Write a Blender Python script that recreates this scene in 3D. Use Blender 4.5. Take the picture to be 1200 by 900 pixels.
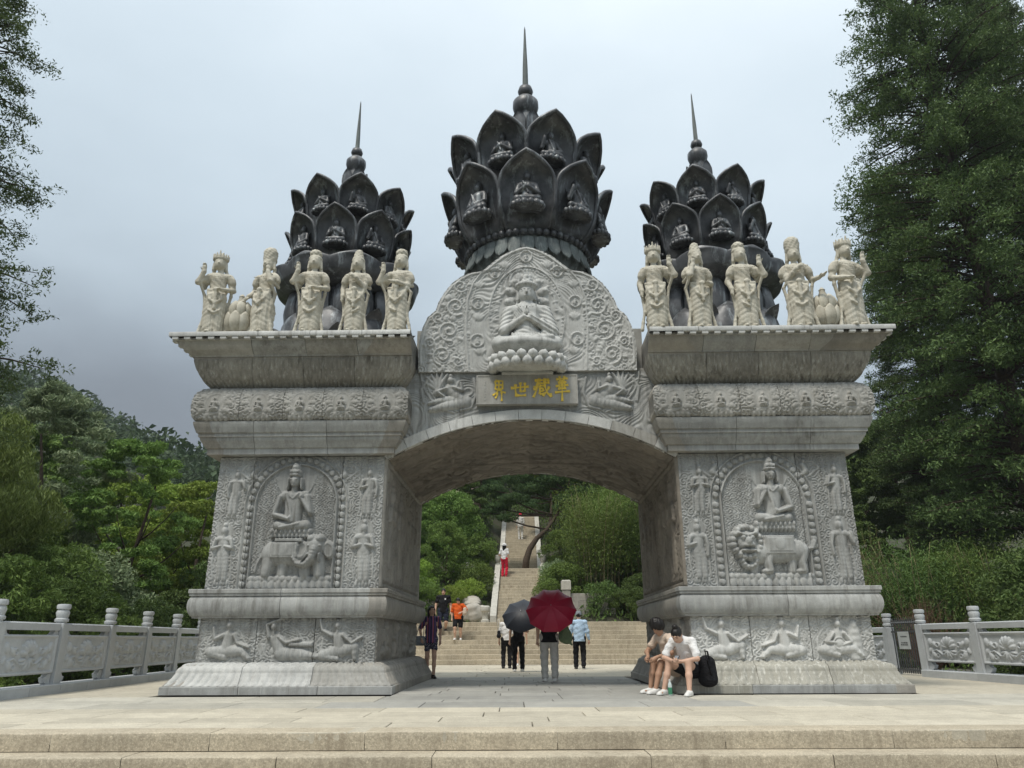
import bpy, math, random
import numpy as np
from mathutils import Vector
R = math.radians
random.seed(7); RS = np.random.RandomState(11)
for o in list(bpy.data.objects): bpy.data.objects.remove(o)
scene = bpy.context.scene
col = scene.collection

# ------------------------------------------------------------------ camera
cam_d = bpy.data.cameras.new('camera'); cam = bpy.data.objects.new('camera', cam_d); col.objects.link(cam)
EYE = 0.83
cam.location = (0, 0, EYE); cam.rotation_euler = (R(90+19.0), R(0), 0)
cam.rotation_euler = (cam.rotation_euler.to_matrix() @ __import__('mathutils').Matrix.Rotation(R(-.25), 3, 'Z')).to_euler()   # the phone was held a hair off level
cam_d.sensor_width = 36; cam_d.lens = 26.1; cam_d.clip_start = .1; cam_d.clip_end = 3000
scene.camera = cam

# ------------------------------------------------------------------ sky, sun, exposure
SUN_EL, SUN_AZ = 62.0, 212.0            # azimuth clockwise from +Y: behind the camera, a little to the left
world = bpy.data.worlds.new('World'); scene.world = world; world.use_nodes = True
nt = world.node_tree; N = nt.nodes; L = nt.links
N.clear()
out = N.new('ShaderNodeOutputWorld'); bg = N.new('ShaderNodeBackground')
sky = N.new('ShaderNodeTexSky'); sky.sky_type = 'NISHITA'; sky.sun_disc = False
sky.sun_elevation = R(SUN_EL); sky.sun_rotation = R(SUN_AZ)
sky.air_density = 1.0; sky.dust_density = 3.0
tc = N.new('ShaderNodeTexCoord'); sep = N.new('ShaderNodeSeparateXYZ'); L.new(tc.outputs['Generated'], sep.inputs[0])
# cloud deck: brightness grows from the horizon to the zenith, softly broken by large clouds
warp = N.new('ShaderNodeTexNoise'); warp.inputs['Scale'].default_value = 2.6; warp.inputs['Detail'].default_value = 5
warp.inputs['Roughness'].default_value = .48
mp = N.new('ShaderNodeMapping'); mp.inputs['Scale'].default_value = (1, 1, 2.0); L.new(tc.outputs['Generated'], mp.inputs[0]); L.new(mp.outputs[0], warp.inputs['Vector'])
cen = N.new('ShaderNodeMath'); cen.operation = 'MULTIPLY_ADD'; cen.inputs[1].default_value = .30; cen.inputs[2].default_value = -.145; L.new(warp.outputs['Fac'], cen.inputs[0])
# a lower, heavier bank of cloud over the mountain to the left
bank = N.new('ShaderNodeMath'); bank.operation = 'MULTIPLY_ADD'; bank.inputs[1].default_value = .14; L.new(sep.outputs['X'], bank.inputs[0]); L.new(sep.outputs['Z'], bank.inputs[2])
elev = N.new('ShaderNodeMath'); elev.operation = 'ADD'; L.new(bank.outputs[0], elev.inputs[0]); L.new(cen.outputs[0], elev.inputs[1])
ramp = N.new('ShaderNodeValToRGB'); L.new(elev.outputs[0], ramp.inputs[0])
cr = ramp.color_ramp; cr.interpolation = 'B_SPLINE'
pts = [(0.0, (.115,.128,.145)), (.18, (.115,.132,.153)), (.30, (.20,.235,.27)), (.43, (.325,.385,.432)), (.60, (.40,.465,.515)), (.80, (.53,.59,.63)), (1.0, (.74,.78,.81))]
while len(cr.elements) < len(pts): cr.elements.new(.5)
for e, (p, c) in zip(cr.elements, pts): e.position = p; e.color = (*c, 1)
skm = N.new('ShaderNodeVectorMath'); skm.operation = 'SCALE'; skm.inputs['Scale'].default_value = .10; L.new(sky.outputs[0], skm.inputs[0])
mix = N.new('ShaderNodeMix'); mix.data_type = 'RGBA'; mix.inputs['Factor'].default_value = .96
L.new(skm.outputs[0], mix.inputs['A']); L.new(ramp.outputs[0], mix.inputs['B'])
L.new(mix.outputs['Result'], bg.inputs[0]); bg.inputs[1].default_value = 1.0
L.new(bg.outputs[0], out.inputs[0])
sd = bpy.data.lights.new('sun', 'SUN'); sun = bpy.data.objects.new('sun', sd); col.objects.link(sun)
sd.energy = 1.5; sd.angle = R(11); sd.color = (1, .95, .86)
dv = Vector((math.sin(R(SUN_AZ))*math.cos(R(SUN_EL)), math.cos(R(SUN_AZ))*math.cos(R(SUN_EL)), math.sin(R(SUN_EL))))
sun.rotation_euler = dv.to_track_quat('Z', 'Y').to_euler(); sun.location = (0, 0, 60)
vs = scene.view_settings; vs.view_transform = 'Standard'; vs.look = 'None'; vs.exposure = 0.86; vs.gamma = 1.0
scene.cycles.max_bounces = 6; scene.cycles.diffuse_bounces = 4; scene.cycles.transparent_max_bounces = 8

# ------------------------------------------------------------------ object helpers
def mesh(name, verts, faces, smooth=True, sharp=None):
    me = bpy.data.meshes.new(name)
    v = np.asarray(verts, np.float32).reshape(-1, 3)
    if isinstance(faces, np.ndarray):
        n, k = faces.shape
        me.vertices.add(len(v)); me.vertices.foreach_set('co', v.ravel())
        me.loops.add(n*k); me.loops.foreach_set('vertex_index', faces.astype(np.int32).ravel())
        me.polygons.add(n); me.polygons.foreach_set('loop_start', np.arange(0, n*k, k, dtype=np.int32))
        me.update(calc_edges=True); me.validate()
    else:
        me.from_pydata([tuple(map(float, p)) for p in v], [], [tuple(map(int, f)) for f in faces]); me.update()
    me.polygons.foreach_set('use_smooth', np.full(len(me.polygons), smooth))
    if sharp is not None: me.set_sharp_from_angle(angle=R(sharp))
    return me
def obj(name, me, mat=None, parent=None, loc=(0,0,0), rot=(0,0,0), kind=None, scale=None):
    o = bpy.data.objects.new(name, me); col.objects.link(o)
    if mat is not None:
        if len(me.materials) == 0: me.materials.append(mat)
        elif me.materials[0] != mat:
            o.material_slots[0].link = 'OBJECT'; o.material_slots[0].material = mat
    o.location = loc; o.rotation_euler = rot
    if scale: o.scale = scale
    if parent is not None: o.parent = parent
    if kind: o['kind'] = kind
    return o
def tag(o, label, cat, group=None):
    o['label'] = label; o['category'] = cat
    if group: o['group'] = group
    return o
def thing(name, label, cat, loc=(0,0,0), rz=0, group=None):
    o = bpy.data.objects.new(name, None); col.objects.link(o); o.empty_display_size = .2
    o.location = loc; o.rotation_euler = (0, 0, rz)
    return tag(o, label, cat, group)
def copy_tree(o, parent=None):
    c = o.copy(); col.objects.link(c)
    if parent is not None: c.parent = parent
    for ch in list(o.children): copy_tree(ch, c)
    return c
class MB:
    "collects simple shapes into one mesh"
    def __init__(s): s.v = []; s.f = []
    def add(s, verts, faces):
        b = len(s.v); s.v += [tuple(map(float, p)) for p in verts]; s.f += [tuple(int(i)+b for i in f) for f in faces]; return s
    def box(s, x0, x1, y0, y1, z0, z1, ch=0):
        if ch <= 0:
            v = [(x,y,z) for z in (z0,z1) for y in (y0,y1) for x in (x0,x1)]
            return s.add(v, [(0,2,3,1),(4,5,7,6),(0,1,5,4),(2,6,7,3),(0,4,6,2),(1,3,7,5)])
        v = []                                      # chamfered top edges
        for (d, z) in ((0,z0),(0,z1-ch),(ch,z1)):
            v += [(x0+d,y0+d,z),(x1-d,y0+d,z),(x1-d,y1-d,z),(x0+d,y1-d,z)]
        f = [(3,2,1,0),(8,9,10,11)]
        for r in (0,4):
            for i in range(4): f.append((r+i, r+(i+1)%4, r+4+(i+1)%4, r+4+i))
        return s.add(v, f)
    def lathe(s, prof, n=16, c=(0,0,0), caps=True, rx=1, ry=1):
        v = []; f = []
        for r, z in prof:
            for i in range(n):
                a = 2*math.pi*i/n; v.append((c[0]+rx*r*math.cos(a), c[1]+ry*r*math.sin(a), c[2]+z))
        for j in range(len(prof)-1):
            for i in range(n): f.append((j*n+i, j*n+(i+1)%n, (j+1)*n+(i+1)%n, (j+1)*n+i))
        if caps: f.append(tuple(range(n-1,-1,-1))); f.append(tuple((len(prof)-1)*n+i for i in range(n)))
        return s.add(v, f)
    def tube(s, pts, rad, n=8):
        pts = [np.array(p, float) for p in pts]; rad = list(rad) if hasattr(rad, '__len__') else [rad]*len(pts)
        v = []; f = []; up0 = None
        for i, p in enumerate(pts):
            d = pts[min(i+1,len(pts)-1)]-pts[max(i-1,0)]; d = d/(np.linalg.norm(d)+1e-9)
            if up0 is None: up0 = np.array([0,0,1.]) if abs(d[2]) < .9 else np.array([1.,0,0])
            a = np.cross(d, up0); a /= np.linalg.norm(a)+1e-9; b = np.cross(d, a); up0 = -np.cross(d, a) if False else up0
            for k in range(n):
                t = 2*math.pi*k/n; v.append(p+rad[i]*(a*math.cos(t)+b*math.sin(t)))
        for j in range(len(pts)-1):
            for k in range(n): f.append((j*n+k, (j+1)*n+k, (j+1)*n+(k+1)%n, j*n+(k+1)%n))
        f.append(tuple(range(n))); f.append(tuple((len(pts)-1)*n+k for k in range(n-1,-1,-1)))
        return s.add(v, f)
    def mesh(s, name, smooth=False, sharp=None): return mesh(name, s.v, s.f, smooth, sharp)

# ------------------------------------------------------------------ materials
def newmat(name):
    m = bpy.data.materials.new(name); m.use_nodes = True; t = m.node_tree
    return m, t, t.nodes['Principled BSDF']
def nd(t, ty, **kw):
    n = t.nodes.new(ty)
    for k, v in kw.items():
        if k in n.inputs: n.inputs[k].default_value = v
        else: setattr(n, k, v)
    return n
def math_n(t, op, a, b=None, clamp=False):
    n = t.nodes.new('ShaderNodeMath'); n.operation = op; n.use_clamp = clamp
    for i, x in enumerate((a, b)):
        if x is None: continue
        if hasattr(x, 'links'): t.links.new(x, n.inputs[i])
        else: n.inputs[i].default_value = x
    return n.outputs[0]
def mixc(t, fac, a, b, bt='MIX'):
    n = t.nodes.new('ShaderNodeMix'); n.data_type = 'RGBA'; n.blend_type = bt
    for k, x in (('Factor', fac), ('A', a), ('B', b)):
        i = [q for q in n.inputs if q.name == k and (q.type == 'RGBA' or k == 'Factor' and q.type == 'VALUE')][0]
        if hasattr(x, 'links'): t.links.new(x, i)
        else: i.default_value = x if not isinstance(x, tuple) else (*x, 1)[:4]
    return [q for q in n.outputs if q.type == 'RGBA'][0]
def noise(t, vec, scale, detail=3, rough=.55, lo=None, hi=None):
    n = nd(t, 'ShaderNodeTexNoise', Scale=scale, Detail=detail, Roughness=rough)
    if vec is not None: t.links.new(vec, n.inputs['Vector'])
    o = n.outputs['Fac']
    if lo is not None:
        m = nd(t, 'ShaderNodeMapRange'); m.inputs['From Min'].default_value = lo; m.inputs['From Max'].default_value = hi; m.clamp = True
        t.links.new(o, m.inputs['Value']); o = m.outputs['Result']
    return o
def stone(name, c, c2, stain=(.16,.155,.14), streak=.35, speck=70, speck_amt=.25, mottle=.35, rough=.75, bump=.15, vary=.06, lime=0.0, obj_space=False):
    m, t, b = newmat(name)
    if obj_space: pos = nd(t, 'ShaderNodeTexCoord').outputs['Object']
    else: pos = nd(t, 'ShaderNodeNewGeometry').outputs['Position']
    base = mixc(t, noise(t, pos, 1.1, 4, .6, .35, .65), c, c2)
    sp = noise(t, pos, speck, 2, .7, .38, .62)
    base = mixc(t, math_n(t, 'MULTIPLY', sp, speck_amt), base, tuple(x*.45 for x in c))
    sp2 = noise(t, pos, speck*1.7, 1, .7, .56, .72)
    base = mixc(t, math_n(t, 'MULTIPLY', sp2, speck_amt*.8), base, tuple(min(1, x*1.6) for x in c))
    mt = noise(t, pos, 4.5, 5, .65, .42, .72)
    base = mixc(t, math_n(t, 'MULTIPLY', mt, mottle), base, stain)
    if streak:
        mpn = nd(t, 'ShaderNodeMapping'); mpn.inputs['Scale'].default_value = (7, 7, .45); t.links.new(pos, mpn.inputs[0])
        st = noise(t, mpn.outputs[0], 1.6, 4, .65, .46, .72)
        big = noise(t, pos, .7, 3, .6, .35, .6)
        base = mixc(t, math_n(t, 'MULTIPLY', math_n(t, 'MULTIPLY', st, big), streak), base, stain)
    if lime:
        mpn = nd(t, 'ShaderNodeMapping'); mpn.inputs['Scale'].default_value = (13, 13, .6); mpn.inputs['Location'].default_value = (3.3, 1.7, 0); t.links.new(pos, mpn.inputs[0])
        st = noise(t, mpn.outputs[0], 1.7, 3, .6, .54, .72)
        base = mixc(t, math_n(t, 'MULTIPLY', st, lime), base, (.58,.57,.52))
    if vary:
        oi = nd(t, 'ShaderNodeObjectInfo')
        hs = nd(t, 'ShaderNodeHueSaturation'); t.links.new(base, hs.inputs['Color'])
        mr = nd(t, 'ShaderNodeMapRange'); mr.inputs['To Min'].default_value = 1-vary; mr.inputs['To Max'].default_value = 1+vary
        t.links.new(oi.outputs['Random'], mr.inputs['Value']); t.links.new(mr.outputs['Result'], hs.inputs['Value']); base = hs.outputs[0]
    t.links.new(base, b.inputs['Base Color']); b.inputs['Roughness'].default_value = rough; b.inputs['Specular IOR Level'].default_value = .3
    if bump:
        bp = nd(t, 'ShaderNodeBump', Strength=bump, Distance=.01); t.links.new(noise(t, pos, speck*.6, 4, .7), bp.inputs['Height']); t.links.new(bp.outputs[0], b.inputs['Normal'])
    return m
def plain(name, c, rough=.7, var=.12, scale=9, metal=0, bump=0, spec=.3):
    m, t, b = newmat(name)
    pos = nd(t, 'ShaderNodeTexCoord').outputs['Object']
    n = noise(t, pos, scale, 4, .6, .3, .7)
    t.links.new(mixc(t, n, tuple(x*(1-var) for x in c), tuple(min(1, x*(1+var)) for x in c)), b.inputs['Base Color'])
    b.inputs['Roughness'].default_value = rough; b.inputs['Metallic'].default_value = metal; b.inputs['Specular IOR Level'].default_value = spec
    if bump:
        bp = nd(t, 'ShaderNodeBump', Strength=bump, Distance=.01); t.links.new(noise(t, pos, scale*2, 3, .6), bp.inputs['Height']); t.links.new(bp.outputs[0], b.inputs['Normal'])
    return m
M = {}
M['granite'] = stone('grey_granite', (.43,.435,.42), (.33,.335,.325), streak=.9, mottle=.5, lime=.3, vary=.15)
M['granite_side'] = stone('weathered_granite', (.40,.375,.33), (.31,.295,.265), streak=.7, mottle=.5, vary=.13)
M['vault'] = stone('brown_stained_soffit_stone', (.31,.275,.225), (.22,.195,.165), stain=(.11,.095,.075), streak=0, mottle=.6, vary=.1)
M['granite_pale'] = stone('pale_granite', (.62,.62,.595), (.51,.515,.495), streak=.6, mottle=.3, vary=.1)
M['granite_warm'] = stone('warm_stained_granite', (.43,.42,.39), (.35,.345,.32), stain=(.17,.16,.135), streak=.7, mottle=.45, lime=.25, vary=.12)
M['granite_limed'] = stone('lime_streaked_granite', (.42,.405,.35), (.34,.33,.29), stain=(.19,.18,.14), streak=.5, mottle=.35, lime=.9, vary=.12)
M['granite_row'] = stone('dark_streaked_granite', (.37,.35,.30), (.27,.255,.22), stain=(.085,.075,.058), streak=1.0, mottle=.4, lime=.5, vary=.12)
M['marble'] = stone('cream_marble', (.62,.59,.50), (.55,.52,.43), stain=(.27,.235,.17), streak=.7, mottle=.45, speck=30, speck_amt=.08, vary=.04, obj_space=True)
def carve_bump(m, scale, strength, dist=.012):
    t = m.node_tree; b = t.nodes['Principled BSDF']; pos = nd(t, 'ShaderNodeTexCoord').outputs['Object']
    w = nd(t, 'ShaderNodeTexNoise', Scale=6.0, Detail=2.0); t.links.new(pos, w.inputs['Vector'])
    v = nd(t, 'ShaderNodeTexVoronoi', Scale=scale); v.feature = 'SMOOTH_F1'; t.links.new(mixc(t, .12, pos, w.outputs['Color']), v.inputs['Vector'])
    bp = nd(t, 'ShaderNodeBump', Strength=strength, Distance=dist); t.links.new(v.outputs['Distance'], bp.inputs['Height']); t.links.new(bp.outputs[0], b.inputs['Normal'])
carve_bump(M['marble'], 42, .35, .012)
M['bronze'] = None
def bronze():
    m, t, b = newmat('dark_bronze')
    pos = nd(t, 'ShaderNodeNewGeometry').outputs['Position']
    mpn = nd(t, 'ShaderNodeMapping'); mpn.inputs['Scale'].default_value = (5, 5, 1.1); t.links.new(pos, mpn.inputs[0])
    c = mixc(t, noise(t, pos, 3, 4, .6, .35, .65), (.052,.054,.058), (.135,.138,.144))
    c = mixc(t, math_n(t, 'MULTIPLY', noise(t, mpn.outputs[0], 1.0, 6, .7, .53, .66), .8), c, (.33,.36,.375))
    t.links.new(c, b.inputs['Base Color']); b.inputs['Metallic'].default_value = .25
    r = nd(t, 'ShaderNodeMapRange'); r.inputs['To Min'].default_value = .3; r.inputs['To Max'].default_value = .6
    t.links.new(noise(t, pos, 5, 4, .6), r.inputs['Value']); t.links.new(r.outputs[0], b.inputs['Roughness'])
    return m
M['bronze'] = bronze()
M['bronze_green'] = stone('weathered_green_bronze', (.22,.25,.24), (.15,.17,.17), stain=(.06,.065,.065), streak=.8, mottle=.5, lime=.3)
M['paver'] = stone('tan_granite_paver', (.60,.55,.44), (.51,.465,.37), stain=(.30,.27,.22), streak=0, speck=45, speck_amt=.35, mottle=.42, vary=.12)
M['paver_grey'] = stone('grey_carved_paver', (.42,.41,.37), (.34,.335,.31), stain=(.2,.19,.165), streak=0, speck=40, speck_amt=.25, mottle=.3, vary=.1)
M['paver_mid'] = stone('worn_granite_paver', (.54,.51,.43), (.44,.42,.36), stain=(.24,.225,.19), streak=0, speck=45, speck_amt=.3, mottle=.35, vary=.12)
M['step'] = stone('rough_tan_step_stone', (.56,.49,.37), (.47,.415,.315), stain=(.22,.18,.13), streak=.65, speck=42, speck_amt=.6, mottle=.35, vary=.08, bump=.5)
M['fence'] = stone('blue_grey_carved_stone', (.52,.54,.55), (.45,.47,.48), stain=(.26,.27,.27), streak=.2, mottle=.2, speck_amt=.15)
M['wall_pale'] = stone('pale_stair_wall_stone', (.58,.56,.50), (.50,.48,.42), streak=.35, mottle=.3)
M['gold'] = plain('gold_leaf', (.80,.57,.08), .4, .2, 30, metal=.05)
M['joint'] = plain('dark_joint_mortar', (.13,.125,.11), .9)
# ------------------------------------------------------------------ solid sculpting on a voxel field
class Field:
    def __init__(s, lo, hi, h):
        s.lo = np.array(lo, float); s.h = h; s.n = [int(math.ceil((b-a)/h))+1 for a, b in zip(lo, hi)]
        s.D = np.full(s.n, 9.0, np.float32)
        s.ax = [s.lo[i]+h*np.arange(s.n[i]) for i in range(3)]
    def win(s, lo, hi):
        sl = []; g = []
        for i in range(3):
            a = max(0, int((lo[i]-s.lo[i])/s.h)); b = min(s.n[i], int((hi[i]-s.lo[i])/s.h)+2)
            if b <= a: return None
            sl.append(slice(a, b)); sh = [1,1,1]; sh[i] = b-a; g.append(s.ax[i][a:b].reshape(sh))
        return tuple(sl), g
    def put(s, sl, d, k, op):
        D = s.D[sl]
        if op == 'u':
            if k > 0:
                hh = np.clip(.5+.5*(D-d)/k, 0, 1); s.D[sl] = D*(1-hh)+d*hh-k*hh*(1-hh)
            else: s.D[sl] = np.minimum(D, d)
        elif op == 's':
            if k > 0:
                hh = np.clip(.5-.5*(D+d)/k, 0, 1); s.D[sl] = D*(1-hh)-d*hh+k*hh*(1-hh)
            else: s.D[sl] = np.maximum(D, -d)
    def ell(s, c, r, k=.02, op='u', rot=None, disp=None):
        r = np.array(r, float); mg = k+2.5*s.h; m = r.max() if rot is not None else r
        w = s.win(np.array(c)-m-mg, np.array(c)+m+mg)
        if w is None: return s
        sl, (X, Y, Z) = w; X = X-c[0]; Y = Y-c[1]; Z = Z-c[2]
        if rot is not None:
            P = rot; X, Y, Z = (P[0][0]*X+P[1][0]*Y+P[2][0]*Z, P[0][1]*X+P[1][1]*Y+P[2][1]*Z, P[0][2]*X+P[1][2]*Y+P[2][2]*Z)
        k0 = np.sqrt((X/r[0])**2+(Y/r[1])**2+(Z/r[2])**2); k1 = np.sqrt((X/r[0]**2)**2+(Y/r[1]**2)**2+(Z/r[2]**2)**2)+1e-9
        d = k0*(k0-1)/k1
        if disp is not None: d = d+disp(X, Y, Z)
        s.put(sl, d, k, op); return s
    def cone(s, a, b, ra, rb, k=.02, op='u', sq=(1,1,1), disp=None):
        a = np.array(a, float); b = np.array(b, float); q = np.array(sq, float); mg = k+2.5*s.h+max(ra, rb)/q.min()
        w = s.win(np.minimum(a, b)-mg, np.maximum(a, b)+mg)
        if w is None: return s
        sl, (X, Y, Z) = w; X0, Y0, Z0 = X, Y, Z
        aa = a*q; ba = (b-a)*q; X = X*q[0]-aa[0]; Y = Y*q[1]-aa[1]; Z = Z*q[2]-aa[2]
        t = np.clip((X*ba[0]+Y*ba[1]+Z*ba[2])/(ba@ba+1e-12), 0, 1)
        d = np.sqrt((X-ba[0]*t)**2+(Y-ba[1]*t)**2+(Z-ba[2]*t)**2)-(ra+(rb-ra)*t)
        if disp is not None: d = d+disp(X0, Y0, Z0)
        s.put(sl, d/q.max(), k, op); return s
    def chain(s, pts, rad, k=.02, **kw):
        for i in range(len(pts)-1): s.cone(pts[i], pts[i+1], rad[i], rad[i+1], k, **kw)
        return s
    def cut(s, axis, val, keep='above'):
        g = s.ax[axis]; sh = [1,1,1]; sh[axis] = len(g); d = (val-g if keep == 'above' else g-val).reshape(sh)
        s.D = np.maximum(s.D, d.astype(np.float32)); return s
    def mesh(s, name, smooth=True):
        D = np.pad(s.D, 1, constant_values=9.0); lo = s.lo-s.h
        S = D < 0
        c = [S[i:S.shape[0]-1+i, j:S.shape[1]-1+j, k:S.shape[2]-1+k] for i in (0,1) for j in (0,1) for k in (0,1)]
        tot = sum(x.astype(np.int8) for x in c); act = (tot > 0) & (tot < 8)
        idx = np.argwhere(act); ids = np.full(act.shape, -1, np.int32); ids[act] = np.arange(len(idx))
        I, J, K = idx.T
        cd = {(i,j,k): D[I+i, J+j, K+k] for i in (0,1) for j in (0,1) for k in (0,1)}
        acc = np.zeros((len(idx), 3)); cnt = np.zeros(len(idx))
        for ax in range(3):
            for p in (0,1):
                for q in (0,1):
                    o = [p,q]; o.insert(ax, 0); e = list(o); e[ax] = 1
                    d0 = cd[tuple(o)]; d1 = cd[tuple(e)]; m = (d0 < 0) != (d1 < 0)
                    t = np.where(m, d0/np.where(m, d0-d1, 1), 0); t = np.clip(t, 0, 1)
                    pp = np.tile(np.array(o, float), (len(idx), 1)); pp[:, ax] = t
                    acc += pp*m[:, None]; cnt += m
        V = lo+s.h*(idx+acc/np.maximum(cnt, 1)[:, None])
        F = []
        for ax in range(3):
            sl0 = [slice(None)]*3; sl1 = [slice(None)]*3; sl0[ax] = slice(0, -1); sl1[ax] = slice(1, None)
            a = S[tuple(sl0)]; b = S[tuple(sl1)]; e = np.argwhere(a != b); sg = a[tuple(e.T)]
            u, w = (ax+1)%3, (ax+2)%3
            ok = (e[:, u] > 0) & (e[:, w] > 0) & (e[:, u] < act.shape[u]) & (e[:, w] < act.shape[w]) & (e[:, ax] < act.shape[ax]); e = e[ok]; sg = sg[ok]
            def g(du, dw):
                q = e.copy(); q[:, u] += du; q[:, w] += dw; return ids[tuple(q.T)]
            f = np.stack([g(-1,-1), g(0,-1), g(0,0), g(-1,0)], 1)
            f[~sg] = f[~sg][:, ::-1]; F.append(f)
        F = np.concatenate(F); F = F[(F >= 0).all(1)]
        return mesh(name, V, F, smooth)

# ------------------------------------------------------------------ relief carving on a height canvas
class Relief:
    def __init__(s, w, h, r):
        s.w, s.hh = w, h; s.nx = max(3, int(round(w/r))+1); s.ny = max(3, int(round(h/r))+1)
        s.x = np.linspace(0, w, s.nx); s.y = np.linspace(0, h, s.ny); s.H = np.zeros((s.nx, s.ny)); s.r = r
    def w_(s, x0, x1, y0, y1):
        i0, i1 = np.searchsorted(s.x, [x0, x1]); j0, j1 = np.searchsorted(s.y, [y0, y1])
        if i1 <= i0 or j1 <= j0: return None
        return (slice(i0, i1), slice(j0, j1)), s.x[i0:i1, None], s.y[None, j0:j1]
    def mx(s, sl, v, m, add=False):
        cur = s.H[sl]
        s.H[sl] = np.where(m, cur+v if add else np.maximum(cur, v), cur)
    def dome(s, cx, cy, rx, ry, h, a=0, base=0, p=.5, add=False):
        q = max(rx, ry); w = s.w_(cx-q, cx+q, cy-q, cy+q)
        if w is None: return s
        sl, X, Y = w; X = X-cx; Y = Y-cy; c, n = math.cos(a), math.sin(a)
        d = 1-((X*c+Y*n)/rx)**2-((-X*n+Y*c)/ry)**2
        s.mx(sl, base+h*np.maximum(d, 0)**p, d > 0, add); return s
    def cap(s, pts, rad, h, base=0, fold=0, fk=60):
        rad = rad if hasattr(rad, '__len__') else [rad]*len(pts); h = h if hasattr(h, '__len__') else [h]*len(pts)
        for i in range(len(pts)-1):
            (ax, ay), (bx, by) = pts[i], pts[i+1]; q = max(rad[i], rad[i+1])
            w = s.w_(min(ax,bx)-q, max(ax,bx)+q, min(ay,by)-q, max(ay,by)+q)
            if w is None: continue
            sl, X, Y = w; X = X-ax; Y = Y-ay; dx, dy = bx-ax, by-ay; l2 = dx*dx+dy*dy+1e-9
            t = np.clip((X*dx+Y*dy)/l2, 0, 1); rr = rad[i]+(rad[i+1]-rad[i])*t
            d = 1-((X-dx*t)**2+(Y-dy*t)**2)/rr**2
            v = base+(h[i]+(h[i+1]-h[i])*t)*np.sqrt(np.maximum(d, 0))
            if fold: v = v+fold*np.sin(fk*(X*dx+Y*dy)/math.sqrt(l2))*np.maximum(d, 0)
            s.mx(sl, v, d > 0)
        return s
    def disc(s, cx, cy, rx, ry, h, bev=.15, add=False):
        w = s.w_(cx-rx, cx+rx, cy-ry, cy+ry)
        if w is None: return s
        sl, X, Y = w; d = 1-np.sqrt(((X-cx)/rx)**2+((Y-cy)/ry)**2)
        s.mx(sl, h*np.clip(d/bev, 0, 1), d > 0, add); return s
    def ring(s, cx, cy, r, wd, h, ry=None, base=0):
        ry = ry or r; w = s.w_(cx-r-wd, cx+r+wd, cy-ry-wd, cy+ry+wd)
        if w is None: return s
        sl, X, Y = w; k = np.sqrt(((X-cx)/r)**2+((Y-cy)/ry)**2); d = 1-((k-1)*min(r, ry)/wd)**2
        s.mx(sl, base+h*np.sqrt(np.maximum(d, 0)), d > 0); return s
    def rect(s, x0, x1, y0, y1, h, bev=.012, set_=False):
        w = s.w_(x0, x1, y0, y1)
        if w is None: return s
        sl, X, Y = w; d = np.minimum(np.minimum(X-x0, x1-X), np.minimum(Y-y0, y1-Y)); v = h*np.clip(d/bev, 0, 1)
        if set_: s.H[sl] = v
        else: s.mx(sl, v, d > 0)
        return s
    def scrolls(s, cell, amp, seed, mask=None, lam=None, x0=0, x1=None, y0=0, y1=None, lim=.004, flat=1.0):
        "interlocking cloud spirals wherever nothing else is carved yet"
        rs = np.random.RandomState(seed); x1 = x1 or s.w; y1 = y1 or s.hh; lam = lam or cell*.36
        best = np.full(s.H.shape, 9.); V = np.zeros(s.H.shape)
        for a in np.arange(x0-cell*.5, x1+cell, cell):
            for b in np.arange(y0-cell*.5, y1+cell, cell*flat):
                cx = a+rs.uniform(-.38,.38)*cell; cy = b+rs.uniform(-.38,.38)*cell*flat; sg = rs.choice([-1,1]); ph = rs.uniform(0, 6.28)
                w = s.w_(cx-1.5*cell, cx+1.5*cell, cy-1.5*cell, cy+1.5*cell)
                if w is None: continue
                sl, X, Y = w; dx = X-cx; dy = (Y-cy)/flat; r = np.sqrt(dx*dx+dy*dy); m = r < best[sl]
                v = .5+.5*np.cos(2*math.pi*r/lam+sg*np.arctan2(dy, dx)+ph)
                best[sl] = np.where(m, r, best[sl]); V[sl] = np.where(m, v**.7, V[sl])
        m = (s.H <= lim)
        if mask is not None: m &= mask(s.x[:, None], s.y[None, :])
        m[s.x < x0] = False; m[s.x > x1] = False; m[:, s.y < y0] = False; m[:, s.y > y1] = False
        s.H = np.where(m, np.maximum(s.H, 0)+amp*V, s.H); return s
    def flow(s, freq, amp, seed, mask=None, bend=1.0, x0=0, x1=None, y0=0, y1=None, lim=.004, cx=None, rad=0, groove=0):
        "carved bundles of flowing lines: cloud trails, flames and drapery"
        rs = np.random.RandomState(seed); x1 = x1 or s.w; y1 = y1 or s.hh; X = s.x[:, None]; Y = s.y[None, :]; ph = Y*(1-rad)+0*X
        if cx is not None: ph = ph+rad*np.hypot(X-cx[0], Y-cx[1])
        for k in range(7):
            a = rs.uniform(0, 6.28); f = rs.uniform(4, 13); ph = ph+bend*rs.uniform(.35, 1)/f*np.sin(f*(X*math.cos(a)+Y*math.sin(a))+rs.uniform(0, 6.28))
        v = np.cos(freq*ph); big = .5+.5*np.cos(freq*ph*.25+1); V = (.5+.5*v)**.8*(.55+.45*big)
        if groove: V = np.clip(np.abs(np.sin(freq*ph*.5))*groove, 0, 1)*(.75+.25*big)
        m = s.H <= lim
        if mask is not None: m &= mask(X, Y)
        m &= (X >= x0) & (X <= x1) & (Y >= y0) & (Y <= y1); s.H = np.where(m, amp*V, s.H); return s
    def petals(s, x0, x1, y, n, hgt, dep, base=0, up=True, tip=.35):
        wd = (x1-x0)/n
        for i in range(n):
            cx = x0+(i+.5)*wd; sg = 1 if up else -1
            s.dome(cx, y, wd*.53, hgt, dep, base=base); s.dome(cx, y, wd*.3, hgt*.72, dep*.35, base=base+dep*.8)
        return s
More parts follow.
